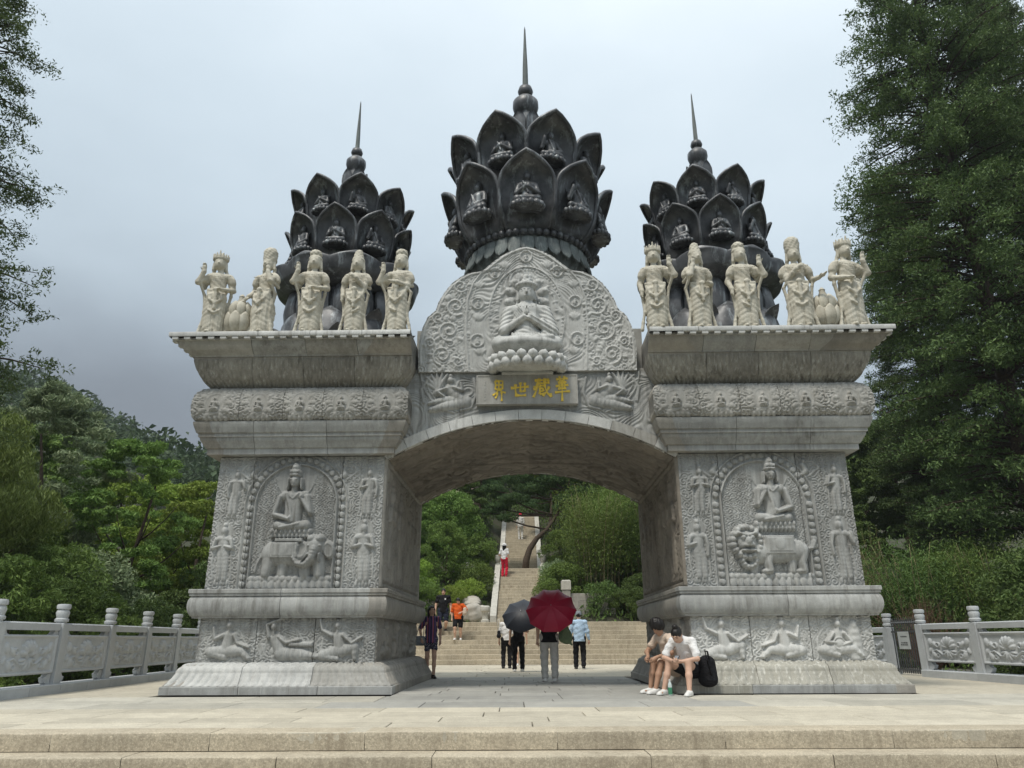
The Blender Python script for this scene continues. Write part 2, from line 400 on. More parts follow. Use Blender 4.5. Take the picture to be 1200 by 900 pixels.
    # --- figures
    def standing(s, cx, cy, S, kind=0, lean=0, dep=.05):
        s.disc(cx+lean, cy+.85*S, .15*S, .15*S, .014, .1); s.ring(cx+lean, cy+.85*S, .145*S, .012*S, .02)
        x = cx+lean
        s.petals(cx-.13*S, cx+.13*S, cy+.0*S, 5, .06*S, .03)
        s.cap([(cx-.05*S, cy+.06*S), (cx-.045*S, cy+.32*S), (x-.03*S, cy+.48*S)], [.05*S,.06*S,.075*S], dep*.9, fold=.002, fk=150/S*.7)
        s.cap([(cx+.05*S, cy+.06*S), (cx+.045*S, cy+.32*S), (x+.03*S, cy+.48*S)], [.05*S,.06*S,.075*S], dep*.9, fold=.002, fk=150/S*.7)
        s.cap([(x, cy+.5*S), (x, cy+.66*S)], [.085*S,.11*S], dep)
        s.cap([(x-.09*S, cy+.72*S), (x+.09*S, cy+.72*S)], .055*S, dep)
        s.cap([(x, cy+.7*S), (x, cy+.8*S)], .035*S, dep)
        s.dome(x, cy+.86*S, .06*S, .08*S, dep*1.35); s.dome(x, cy+.955*S, .04*S, .045*S, dep*1.1)
        for sg in (-1, 1):
            if kind == 0 or (kind == 1 and sg < 0):
                s.cap([(x+sg*.13*S, cy+.71*S), (x+sg*.17*S, cy+.57*S), (x+sg*.04*S, cy+.6*S)], [.04*S,.035*S,.028*S], dep*1.35)
            elif kind == 2 and sg > 0:
                s.cap([(x+sg*.13*S, cy+.71*S), (x+sg*.19*S, cy+.58*S), (x+sg*.17*S, cy+.74*S)], [.04*S,.035*S,.03*S], dep*1.3)
            else:
                s.cap([(x+sg*.13*S, cy+.71*S), (x+sg*.165*S, cy+.56*S), (x+sg*.15*S, cy+.4*S)], [.04*S,.035*S,.028*S], dep*1.2)
            s.cap([(x+sg*.15*S, cy+.55*S), (x+sg*.17*S, cy+.3*S), (cx+sg*.15*S, cy+.06*S)], .018*S, dep*.5)
        return s
    def seated(s, cx, cy, S, dep, lotus=True, halo=True, crown=True, pose=0):
        "S is the height of the figure from seat to crown"
        if halo: s.disc(cx, cy+.76*S, .29*S, .29*S, .012, .06); s.ring(cx, cy+.76*S, .285*S, .012, .022)
        if lotus:
            s.rect(cx-.31*S, cx+.31*S, cy-.12*S, cy, dep*.6)
            s.petals(cx-.31*S, cx+.31*S, cy-.095*S, 10, .06*S, dep*.7); s.petals(cx-.32*S, cx+.32*S, cy-.035*S, 9, .055*S, dep*.8)
        s.cap([(cx-.21*S, cy+.06*S), (cx, cy+.04*S), (cx+.21*S, cy+.06*S)], [.085*S,.07*S,.085*S], dep*1.05, fold=.004, fk=60)
        s.cap([(cx-.16*S, cy+.025*S), (cx+.12*S, cy+.08*S)], [.045*S,.04*S], dep*1.2)
        s.cap([(cx, cy+.13*S), (cx, cy+.3*S), (cx, cy+.42*S)], [.13*S,.135*S,.16*S], dep)
        s.cap([(cx-.14*S, cy+.50*S), (cx+.14*S, cy+.50*S)], .085*S, dep*1.0)
        s.cap([(cx, cy+.5*S), (cx, cy+.64*S)], .055*S, dep*.95)
        s.dome(cx, cy+.725*S, .088*S, .115*S, dep*1.35)
        s.dome(cx, cy+.705*S, .018*S, .045*S, dep*.14, base=dep*1.3)
        for sg in (-1, 1):
            s.cap([(cx+sg*.05*S, cy+.745*S), (cx+sg*.02*S, cy+.738*S)], .011*S, dep*.08, base=dep*1.24)
            s.cap([(cx+sg*.098*S, cy+.76*S), (cx+sg*.105*S, cy+.61*S)], .022*S, dep*1.0)
        s.cap([(cx-.022*S, cy+.655*S), (cx+.022*S, cy+.655*S)], .011*S, dep*.1, base=dep*1.2)
        if crown:
            s.cap([(cx-.06*S, cy+.81*S), (cx+.06*S, cy+.81*S)], .032*S, dep*1.4)
            s.cap([(cx, cy+.85*S), (cx, cy+.93*S)], [.088*S,.07*S], dep*1.32, fold=.008, fk=90)
            for q in (-.06, -.02, .02, .06): s.dome(cx+q*S, cy+.86*S, .018*S, .03*S, dep*.12, base=dep*1.25)
            s.dome(cx, cy+.97*S, .035*S, .035*S, dep*1.25)
        else:
            s.dome(cx, cy+.80*S, .09*S, .06*S, dep*1.35); s.dome(cx, cy+.87*S, .04*S, .045*S, dep*1.2)
        arms = {0: [((-.2,.48),(-.27,.22),(-.02,.14)), ((.2,.48),(.27,.25),(.13,.46))],
                1: [((-.2,.48),(-.24,.26),(-.11,.47)), ((.2,.48),(.27,.22),(.02,.14))],
                2: [((-.2,.48),(-.25,.22),(-.02,.33)), ((.2,.48),(.25,.22),(.02,.33))],
                3: [((-.2,.48),(-.25,.22),(-.02,.14)), ((.2,.48),(.25,.22),(.02,.14))]}[pose]
        for a, e, w in arms:
            P = [(cx+q[0]*S, cy+q[1]*S) for q in (a, e, w)]
            s.cap(P, [.058*S,.05*S,.036*S], [dep*1.05, dep*1.2, dep*1.4]); s.dome(P[2][0], P[2][1]+.02*S, .038*S, .055*S, dep*1.5)
        s.cap([(cx-.1*S, cy+.52*S), (cx-.02*S, cy+.3*S), (cx+.0*S, cy+.12*S)], .026*S, dep*.2, base=dep*.98)
        s.cap([(cx-.09*S, cy+.53*S), (cx, cy+.45*S), (cx+.09*S, cy+.53*S)], .014*S, dep*.12, base=dep*.98)
        return s
    def musician(s, cx, cy, S, kind=0, f=1, dep=.06):
        P = lambda *q: [(cx+f*a*S, cy+b*S) for a, b in q]
        # sash loops behind
        s.cap(P((-.55,.15),(-.5,.5),(-.3,.75),(0,.85),(.3,.7),(.5,.4),(.6,.2)), .035*S, dep*.35)
        s.cap(P((-.6,.05),(-.75,.3),(-.55,.55)), .03*S, dep*.3)
        if kind in (0, 2):
            s.cap(P((-.1,.2),(-.42,.18),(-.02,.06)), [.15*S,.12*S,.08*S], dep*1.1, fold=.005, fk=70)
            s.cap(P((.05,.2),(.4,.22),(.62,.03)), [.15*S,.12*S,.06*S], dep*1.2, fold=.004, fk=70)
            s.cap(P((.0,.22),(.03,.58)), [.15*S,.15*S], dep); head = (.05,.84)
        elif kind == 1:
            s.cap(P((-.05,.22),(-.5,.1),(-.1,.02)), [.16*S,.13*S,.08*S], dep*1.1, fold=.005, fk=70)
            s.cap(P((.0,.2),(.35,.32),(.38,.02)), [.15*S,.13*S,.06*S], dep*1.2, fold=.004, fk=70)
            s.cap(P((-.02,.2),(-.1,.56)), [.15*S,.15*S], dep); head = (-.12,.84)
        else:
            s.cap(P((-.1,.15),(.45,.12),(.85,.06)), [.18*S,.15*S,.06*S], dep*1.15, fold=.005, fk=70)
            s.cap(P((-.1,.18),(-.28,.5)), [.16*S,.15*S], dep); head = (-.32,.80)
        hx, hy = cx+f*head[0]*S, cy+head[1]*S
        s.cap([(hx, hy-.2*S), (hx, hy)], .05*S, dep); s.dome(hx, hy, .095*S, .12*S, dep*1.4); s.dome(hx, hy+.13*S, .06*S, .06*S, dep*1.2)
        s.dome(hx, hy-.01*S, .02*S, .05*S, dep*.2, base=dep*1.32)
        sh = head[0]
        if kind == 0:
            s.cap(P((sh-.15,.6),(sh-.36,.5),(sh-.42,.78)), [.06*S,.05*S,.04*S], dep*1.2); s.cap(P((sh+.15,.6),(sh+.25,.4),(sh+.55,.3)), [.06*S,.05*S,.04*S], dep*1.3)
        elif kind == 1:
            s.cap(P((sh-.15,.6),(sh-.4,.72),(sh-.48,1.0)), [.06*S,.05*S,.04*S], dep*1.2); s.cap(P((sh+.15,.6),(sh+.4,.4),(sh+.65,.55)), [.06*S,.05*S,.04*S], dep*1.3)
        elif kind == 2:
            s.cap(P((sh-.15,.6),(sh-.32,.38),(sh+.05,.35)), [.06*S,.055*S,.045*S], dep*1.3); s.cap(P((sh+.15,.6),(sh+.3,.38),(sh+.05,.3)), [.06*S,.055*S,.045*S], dep*1.3)
            s.dome(cx+f*.03*S, cy+.34*S, .17*S, .17*S, dep*1.3); s.ring(cx+f*.03*S, cy+.34*S, .15*S, .02*S, dep*.3, base=dep*.9)
        else:
            s.cap(P((sh-.12,.55),(sh-.2,.85),(sh+.18,1.0)), [.06*S,.05*S,.04*S], dep*1.2); s.cap(P((sh+.15,.55),(sh+.35,.4),(sh+.7,.48)), [.06*S,.05*S,.04*S], dep*1.3)
            s.rect(cx+min(f*.1,f*.75)*S, cx+max(f*.1,f*.75)*S, cy+.3*S, cy+.42*S, dep*1.1)
        return s
    def sample(s, u, w):
        "bilinear height at u, w (metres)"
        fi = np.clip(u/s.w, 0, 1)*(s.nx-1); fj = np.clip(w/s.hh, 0, 1)*(s.ny-1)
        i = np.minimum(fi.astype(int), s.nx-2); j = np.minimum(fj.astype(int), s.ny-2); a = fi-i; b = fj-j; H = s.H
        return H[i,j]*(1-a)*(1-b)+H[i+1,j]*a*(1-b)+H[i,j+1]*(1-a)*b+H[i+1,j+1]*a*b
    def panel(s, name, P, du, dw, dn, i0=0, i1=None, flip=False, rim=.05):
        "flat carved slab: P origin, du/dw/dn unit vectors, i0..i1 columns"
        i1 = s.nx if i1 is None else i1
        U, W = np.meshgrid(s.x[i0:i1], s.y, indexing='ij'); H = s.H[i0:i1]
        P, du, dw, dn = (np.array(q, float) for q in (P, du, dw, dn))
        V = P+U[..., None]*du+W[..., None]*dw+H[..., None]*dn
        return grid_mesh(name, V, -dn*rim, flip)
def grid_mesh(name, V, back=None, flip=False, smooth=True):
    n, m = V.shape[:2]; id_ = np.arange(n*m).reshape(n, m)
    F = np.stack([id_[:-1,:-1], id_[1:,:-1], id_[1:,1:], id_[:-1,1:]], -1).reshape(-1, 4)
    vv = V.reshape(-1, 3)
    if back is not None:
        loop = np.concatenate([id_[:,0], id_[-1,1:], id_[-2::-1,-1], id_[0,-2:0:-1]]); b0 = len(vv)
        vv = np.concatenate([vv, vv[loop]*1.0, vv[loop]+np.asarray(back)])
        k = len(loop); a = b0+np.arange(k); b = b0+k+np.arange(k); a2 = np.roll(a, -1); b2 = np.roll(b, -1)
        F = np.concatenate([F, np.stack([a, b, b2, a2], 1)])
    if flip: F = F[:, ::-1]
    me = mesh(name, vv, np.ascontiguousarray(F), smooth)
    return me
# ------------------------------------------------------------------ the stone gate
XG = .33; YF, YB = 12.9, 18.43; GROT = R(-1.0)
def on_gate(o):                                   # carry a thing that stands on the gate round with it
    x, y = o.location.x-XG, o.location.y-YF; c, s = math.cos(GROT), math.sin(GROT); o.location.x, o.location.y = XG+x*c-y*s, YF+x*s+y*c; o.rotation_euler.z += GROT
gate = thing('stone_gate', 'massive grey carved stone gateway with two piers joined by a wide low arch', 'gate', (XG, YF, 0))
def gp(o):                                        # parent keeping world coordinates
    return o
def part(name, me, mat, parent=None, kind=None):
    p = parent if parent is not None else gate
    o = obj(name, me, mat, p, kind=kind)
    # meshes are written in world metres: undo the parents' offset
    off = Vector((0,0,0)); q = p
    while q is not None: off += q.location; q = q.parent
    o.location = -off
    return o
def side_pts(rc, side, e, t):
    xl, xr, yf, yb = rc; e = e[None, :]; t = t[:, None]; one = np.ones_like(t)
    if side == 'F': return xl+e+(xr-xl-2*e)*t, (yf+e)*one
    if side == 'R': return (xr-e)*one, yf+e+(yb-yf-2*e)*t
    if side == 'B': return xr-e+(xl-xr+2*e)*t, (yb-e)*one
    return (xl+e)*one, yb-e+(yf-yb+2*e)*t
OUT = {'F': (0,-1), 'R': (1,0), 'B': (0,1), 'L': (-1,0)}
def resample(prof, res):
    p = np.array(prof, float); d = np.r_[0, np.cumsum(np.hypot(*np.diff(p, axis=0).T))]
    s = np.unique(np.r_[np.linspace(0, d[-1], max(2, int(d[-1]/res))), d])
    return np.stack([np.interp(s, d, p[:,0]), np.interp(s, d, p[:,1])], 1), s, d[-1]
def smooth_prof(prof, n=4):
    "round off a coarse curve with Catmull-Rom points"
    p = np.array(prof, float); o = []
    for i in range(len(p)-1):
        a, b, c, d = p[max(i-1,0)], p[i], p[i+1], p[min(i+2,len(p)-1)]
        for k in range(n):
            t = k/n; o.append(.5*((2*b)+(-a+c)*t+(2*a-5*b+4*c-d)*t*t+(-a+3*b-3*c+d)*t**3))
    o.append(p[-1]); return o
def course_mesh(name, rc, side, prof, t0, t1, rel=None, res=.015, clip=None, gap=.004, setb=0.0, ymax=None, nmin=2):
    p = np.array(prof, float)
    if rel is not None: p, s, tot = resample(prof, res)
    length = (rc[1]-rc[0]) if side in 'FB' else (rc[3]-rc[2])
    g = gap/length; ta, tb = t0+(g if t0 > 0 else 0), t1-(g if t1 < 1 else 0)
    n = max(nmin, int((tb-ta)*length/res)+1) if rel is not None else nmin
    t = np.linspace(ta, tb, n); e = p[:,0]+setb
    Xa, Ya = side_pts(rc, side, e if t0 <= 0 else 0*e+setb, np.array([ta])); Xb, Yb = side_pts(rc, side, e if t1 >= 1 else 0*e+setb, np.array([tb]))
    X, Y = side_pts(rc, side, e, t); Z = np.repeat(p[None,:,1], n, 0); q = ((t-ta)/(tb-ta))[:,None]
    if side in 'FB': X = Xa*(1-q)+Xb*q                      # joints stand upright, corners are mitred
    else: Y = Ya*(1-q)+Yb*q
    ox, oy = OUT[side]
    if rel is not None:
        de = np.gradient(p[:,0]); dz = np.gradient(p[:,1]); l = np.hypot(de, dz)+1e-9
        no, nz = dz/l, de/l                          # outward and up components of the profile normal
        H = rel(t[:,None]*length+0*s[None,:], s[None,:]+0*t[:,None])
        X = X+H*no*ox; Y = Y+H*no*oy; Z = Z+H*nz
    dpt = .3 if clip is None else .95
    Xi = X-dpt*ox; Yi = Y-dpt*oy
    X = np.concatenate([Xi[:1], X, Xi[-1:]]); Y = np.concatenate([Yi[:1], Y, Yi[-1:]]); Z = np.concatenate([Z[:1], Z, Z[-1:]])
    if clip: X = np.clip(X, *clip)
    if ymax is not None: Y = np.minimum(Y, ymax)
    me = grid_mesh(name, np.stack([X, Y, Z], -1))
    me.set_sharp_from_angle(angle=R(50 if rel is None else 65)); return me

P_PLINTH = [(.3,0),(0,0),(0,.115),(.012,.125),(.3,.125)]
P_LOTUS = [(.03,.127),(.045,.15),(.08,.19),(.13,.25),(.165,.31),(.17,.35),(.185,.385),(.225,.42),(.29,.45),(.40,.462)]
P_FRIEZE = [(.385,.464),(.385,1.168)]
P_MID = [(.40,1.17),(.27,1.172),(.262,1.20)]+smooth_prof([(.245,1.205),(.205,1.28),(.19,1.37),(.20,1.46),(.235,1.525)])+[(.205,1.53),(.205,1.57),(.188,1.575),(.188,1.63),(.2,1.64),(.40,1.65)]
P_LOW = [(.42,3.955),(.192,3.958),(.19,4.06),(.165,4.065)]+smooth_prof([(.16,4.07),(.125,4.13),(.085,4.19),(.075,4.245)])+[(.05,4.25),(.05,4.31),(.025,4.315)]+smooth_prof([(.02,4.32),(.0,4.37),(-.02,4.42),(-.035,4.47)])+[(-.035,4.51),(.1,4.515)]
P_BAND = smooth_prof([(.06,4.52),(-.03,4.56),(-.075,4.65),(-.085,4.78),(-.075,4.92),(-.03,5.04),(.05,5.12),(.16,5.16)])
P_ROWS = smooth_prof([(.16,5.165),(.11,5.21),(.045,5.27),(-.025,5.36),(-.075,5.46),(-.115,5.57),(-.145,5.685)])
P_COVE = [(.1,5.688),(-.165,5.69),(-.172,5.715)]+smooth_prof([(-.18,5.72),(-.215,5.745),(-.28,5.79),(-.345,5.85),(-.38,5.92)])+[(-.42,5.925),(-.42,5.965)]
P_SLAB = [(.2,5.967),(-.49,5.967),(-.495,5.98),(-.495,6.045),(-.485,6.055),(.3,6.056)]

rects = {'left': (-5.76, -1.96, YF, YB), 'right': (2.62, 6.42, YF, YB)}
# --- carving shared by both piers
fl = 3.8
def rel_lotus():
    C = Relief(3.8, .62, .012); s0 = 3.8/26
    for i in range(26):
        cx = (i+.5)*s0
        C.dome(cx, .20, s0*.53, .17, .03, p=.6); C.dome(cx, .22, s0*.30, .11, .012, base=.022)
        C.dome(cx+s0*.5, .27, s0*.4, .12, .018)
        C.cap([(cx-s0*.5, .40), (cx+s0*.2, .53)], .035, .022); C.cap([(cx-s0*.1, .02), (cx+s0*.1, .05)], .03, .012)
    return C
def rel_rows():
    C = Relief(3.8, .75, .012); rs = np.random.RandomState(3); n = 46
    for r, y in enumerate((.02, .20, .38)):
        for i in range(n+1):
            cx = (i+(r%2)*.5)*3.8/n; C.cap([(cx, y+.03), (cx, y+.17)], [3.8/n*.47, 3.8/n*.40], .019+.008*rs.rand()); 
    return C
def rel_band(L, n, res, seed):
    C = Relief(L, .85, res)
    for i in range(n):
        cx = (i+.5)*L/n; cy = .38
        C.ring(cx, cy, .155, .018, .022, ry=.19); C.dome(cx, cy, .15, .185, .012, p=.3)
        C.seated(cx, cy-.11, .25, .05, lotus=True, halo=False, crown=False)
        for k in range(11):
            a = R(-150+k*30)+math.pi/2
            C.dome(cx+.235*math.cos(a), cy+.27*math.sin(a), .075, .05, .032, a=a); C.dome(cx+.27*math.cos(a), cy+.31*math.sin(a), .03, .03, .016, base=.016)
        C.petals(cx-.22, cx+.22, .09, 5, .075, .04)
    C.scrolls(.12, .032, seed, lam=.05); return C
LOTUS = rel_lotus(); ROWS = rel_rows(); BANDF = rel_band(3.8, 5, .012, 5); BANDS = rel_band(5.53, 7, .022, 6)
def side_relief(seed):
    C = Relief(5.53-.77, 2.27, .02)
    for a in (.0, .0): pass
    w = C.w
    C.rect(0, .13, 0, 2.27, .05); C.rect(w-.13, w, 0, 2.27, .05); C.rect(0, w, 0, .1, .05); C.rect(0, w, 2.17, 2.27, .05)
    for i, x in enumerate((.75, 1.85, 2.95, 4.05)):
        C.standing(x, .2 if i%2 else .3, 1.75 if i%2 else 1.6, i%3, .04*(-1)**i, .07)
    C.flow(42, .05, seed, bend=1.6, groove=2.5, x0=.15, x1=w-.15, y0=.12, y1=2.15); return C
SIDER = side_relief(8)
def frieze_side(seed):
    C = Relief(5.53-.77, .704, .02)
    for i, x in enumerate((.7, 1.85, 3.0, 4.1)): C.musician(x, .06, .6, i%4, (-1)**i, .07)
    C.scrolls(.16, .03, seed, lam=.06); return C
FRS = frieze_side(9)
def frieze_front(right):
    C = Relief(3.03, .704, .012)
    if not right:
        C.musician(.50, .06, .64, 0, 1, .07); C.musician(1.5, .06, .64, 3, 1, .07); C.musician(2.46, .05, .64, 1, 1, .07)
    else:
        C.musician(.58, .05, .64, 1, 1, .07); C.musician(1.55, .05, .64, 0, -1, .07); C.musician(2.42, .06, .62, 2, 1, .07); C.dome(2.72, .56, .07, .09, .07); C.cap([(2.72,.1),(2.72,.48)], [.13,.1], .06, fold=.005)
    C.flow(85, .028, 21+right, bend=1.3, mask=lambda X, Y: np.sin(9*X+3*np.sin(7*Y)) > -.2)
    C.scrolls(.16, .028, 23+right, lam=.058, flat=.7); return C
def panel_front(right):
    W, Hh = 3.03, 2.29; C = Relief(W, Hh, .0118)
    cx = 1.475 if not right else 1.44; sp = 1.42; rin, rb = .735, .83
    # arched niche: beaded band between two fillets
    def arch_pts(r, y0=.0): return [(cx-r, y0)]+[(cx-r*math.cos(a), sp+(Hh-.07-.83-sp+r) *0+ r*math.sin(a)*(.82/.83)) for a in np.linspace(0, math.pi, 28)]+[(cx+r, y0)]
    C.cap(arch_pts(rin), .02, .075); C.cap(arch_pts(rin+.19), .015, .055)
    for k in range(12):
        y = .07+k*.118
        for sg in (-1, 1): C.disc(cx+sg*rb, y, .06, .06, .062, .3); C.dome(cx+sg*rb, y, .035, .035, .018, base=.05)
    for k in range(1, 21):
        a = math.pi*k/21; C.disc(cx-rb*math.cos(a), sp+rb*math.sin(a), .06, .06, .062, .3)
    # lotus plinth
    C.rect(cx-.72, cx+.72, 0, .2, .085)
    C.petals(cx-.72, cx+.72, .05, 12, .10, .05, base=.07); C.petals(cx-.72, cx+.72, .155, 13, .055, .04, base=.07)
    if not right:                                   # elephant facing right, trunk curled to the left
        bx = cx
        for x in (-.42, -.16): C.cap([(bx+x, .24), (bx+x+.02, .5)], [.085, .12], .09)
        for x in (.26, .50): C.cap([(bx+x, .23), (bx+x-.03, .52)], [.10, .13], .15)
        C.cap([(bx-.42, .24), (bx-.36, .55)], [.095, .15], .16)
        C.cap([(bx-.33, .58), (bx+.25, .58)], [.21, .19], .18)
        C.rect(bx-.36, bx+.14, .48, .78, .205, .02); C.rect(bx-.31, bx+.09, .53, .75, .215, .01); C.dome(bx-.11, .64, .09, .09, .02, base=.21)
        C.cap([(bx-.5, .62), (bx-.6, .4), (bx-.62, .28)], [.03,.022,.03], .06)
        hx, hy = bx+.42, .70
        for sg in (-1, 1):
            C.dome(hx+sg*.235, hy-.06, .11, .165, .17, a=sg*.25, p=.35); C.dome(hx+sg*.235, hy-.07, .07, .11, -.05, a=sg*.25, add=True)
        C.dome(hx, hy, .18, .20, .27); C.dome(hx-.06, hy+.12, .1, .09, .26); C.dome(hx+.07, hy+.12, .1, .09, .26)
        C.cap([(hx, hy-.05), (hx-.03, hy-.2), (hx-.14, hy-.31), (hx-.28, hy-.30), (hx-.36, hy-.20), (hx-.33, hy-.1)], [.11,.095,.075,.06,.05,.04], [.31,.30,.28,.26,.24,.2], fold=.006, fk=110)
        for sg in (-1, 1): C.cap([(hx+sg*.1, hy-.14), (hx+sg*.15-.05, hy-.27)], [.026,.012], .30); C.dome(hx+sg*.105, hy+.0, .022, .016, .02, base=.235)
        sx, sy, S = bx-.02, .99, 1.17; C.rect(bx-.3, bx+.2, .76, .84, .18)
        C.seated(sx-.02, sy, S, .17, True, True, True, 0)
    else:                                           # lion facing left with a curly mane
        bx = cx+.05
        for x, d in ((-.33,.10), (.33,.12)): C.cap([(bx+x, .24), (bx+x+.03, .5)], [.07, .11], d)
        for x, d in ((-.06,.19), (.52,.17)):
            C.cap([(bx+x, .25), (bx+x-.02, .38), (bx+x+.02, .58)], [.075,.08,.13], d); C.dome(bx+x-.05, .235, .1, .05, d)
        C.cap([(bx-.2, .56), (bx+.45, .57)], [.2, .19], .19)
        C.cap([(bx+.6, .6), (bx+.72, .62), (bx+.76, .72)], [.03,.035,.05], .12)
        C.rect(bx-.13, bx+.40, .5, .84, .21, .02); C.rect(bx-.08, bx+.35, .55, .80, .222, .01); C.dome(bx+.13, .68, .1, .1, .02, base=.22)
        hx, hy = bx-.42, .74
        for k in range(17):
            a = 2*math.pi*k/17; C.dome(hx+.23*math.cos(a), hy-.02+.25*math.sin(a), .068, .068, .20, p=.45); C.dome(hx+.23*math.cos(a), hy-.02+.25*math.sin(a), .03, .03, .02, base=.19)
        for k in range(12):
            a = 2*math.pi*k/12+.2; C.dome(hx+.12*math.cos(a)+.02, hy-.30+.13*math.sin(a), .055, .055, .17)
        C.dome(hx, hy, .19, .20, .25); C.dome(hx+.01, hy-.075, .15, .1, .29, p=.35); C.dome(hx+.01, hy-.01, .06, .07, .08, base=.25)
        for sg in (-1, 1):
            C.dome(hx+sg*.075, hy+.055, .045, .036, .045, base=.235); C.cap([(hx+sg*.03, hy+.09), (hx+sg*.13, hy+.125)], .024, .05, base=.225); C.dome(hx+sg*.16, hy+.13, .05, .055, .24)
        C.dome(hx+.01, hy-.115, .115, .022, -.10, add=True); C.cap([(hx-.1, hy-.165), (hx+.12, hy-.165)], .025, .27)
        C.seated(bx+.12, 1.07, 1.13, .165, True, True, True, 1)
    C.H *= .80
    # attendants outside the niche
    xl = cx-rb-.06; 
    for i, (x, y, S, k) in enumerate([(.33, 1.22, .86, 2 if not right else 0), (.27, .10, 1.02, 0 if not right else 1), (W-.28, 1.22, .88, 1), (W-.27, .08, 1.08, 0 if not right else 2)]):
        C.standing(x, y, S, k, .03*(-1)**i, .06)
    for sg in (-1, 1):
        x = cx+sg*.78; y = 2.02; C.dome(x+sg*.03, y+.12, .035, .045, .06); C.cap([(x, y+.06), (x+sg*.06, y-.06), (x-sg*.02, y-.12)], [.045,.06,.03], .05, fold=.004)
        C.cap([(x+sg*.2, y+.12), (x+sg*.3, y+.0), (x+sg*.12, y-.14)], .025, .03)
    hal = (sx if not right else bx+.12)
    # cloud scrolls: wide flat ones in the niche, tight ones outside
    C.scrolls(.17, .022, 31+right, lam=.05, flat=.55, mask=lambda X, Y: (abs(X-cx) < rin-.02) & (Y > .24) & (((X-hal)**2+(Y-(1.72))**2) > .33**2))
    C.scrolls(.13, .022, 41+right, lam=.045, mask=lambda X, Y: (abs(X-cx) > rin+.2) | (Y > sp+.4))
    return C

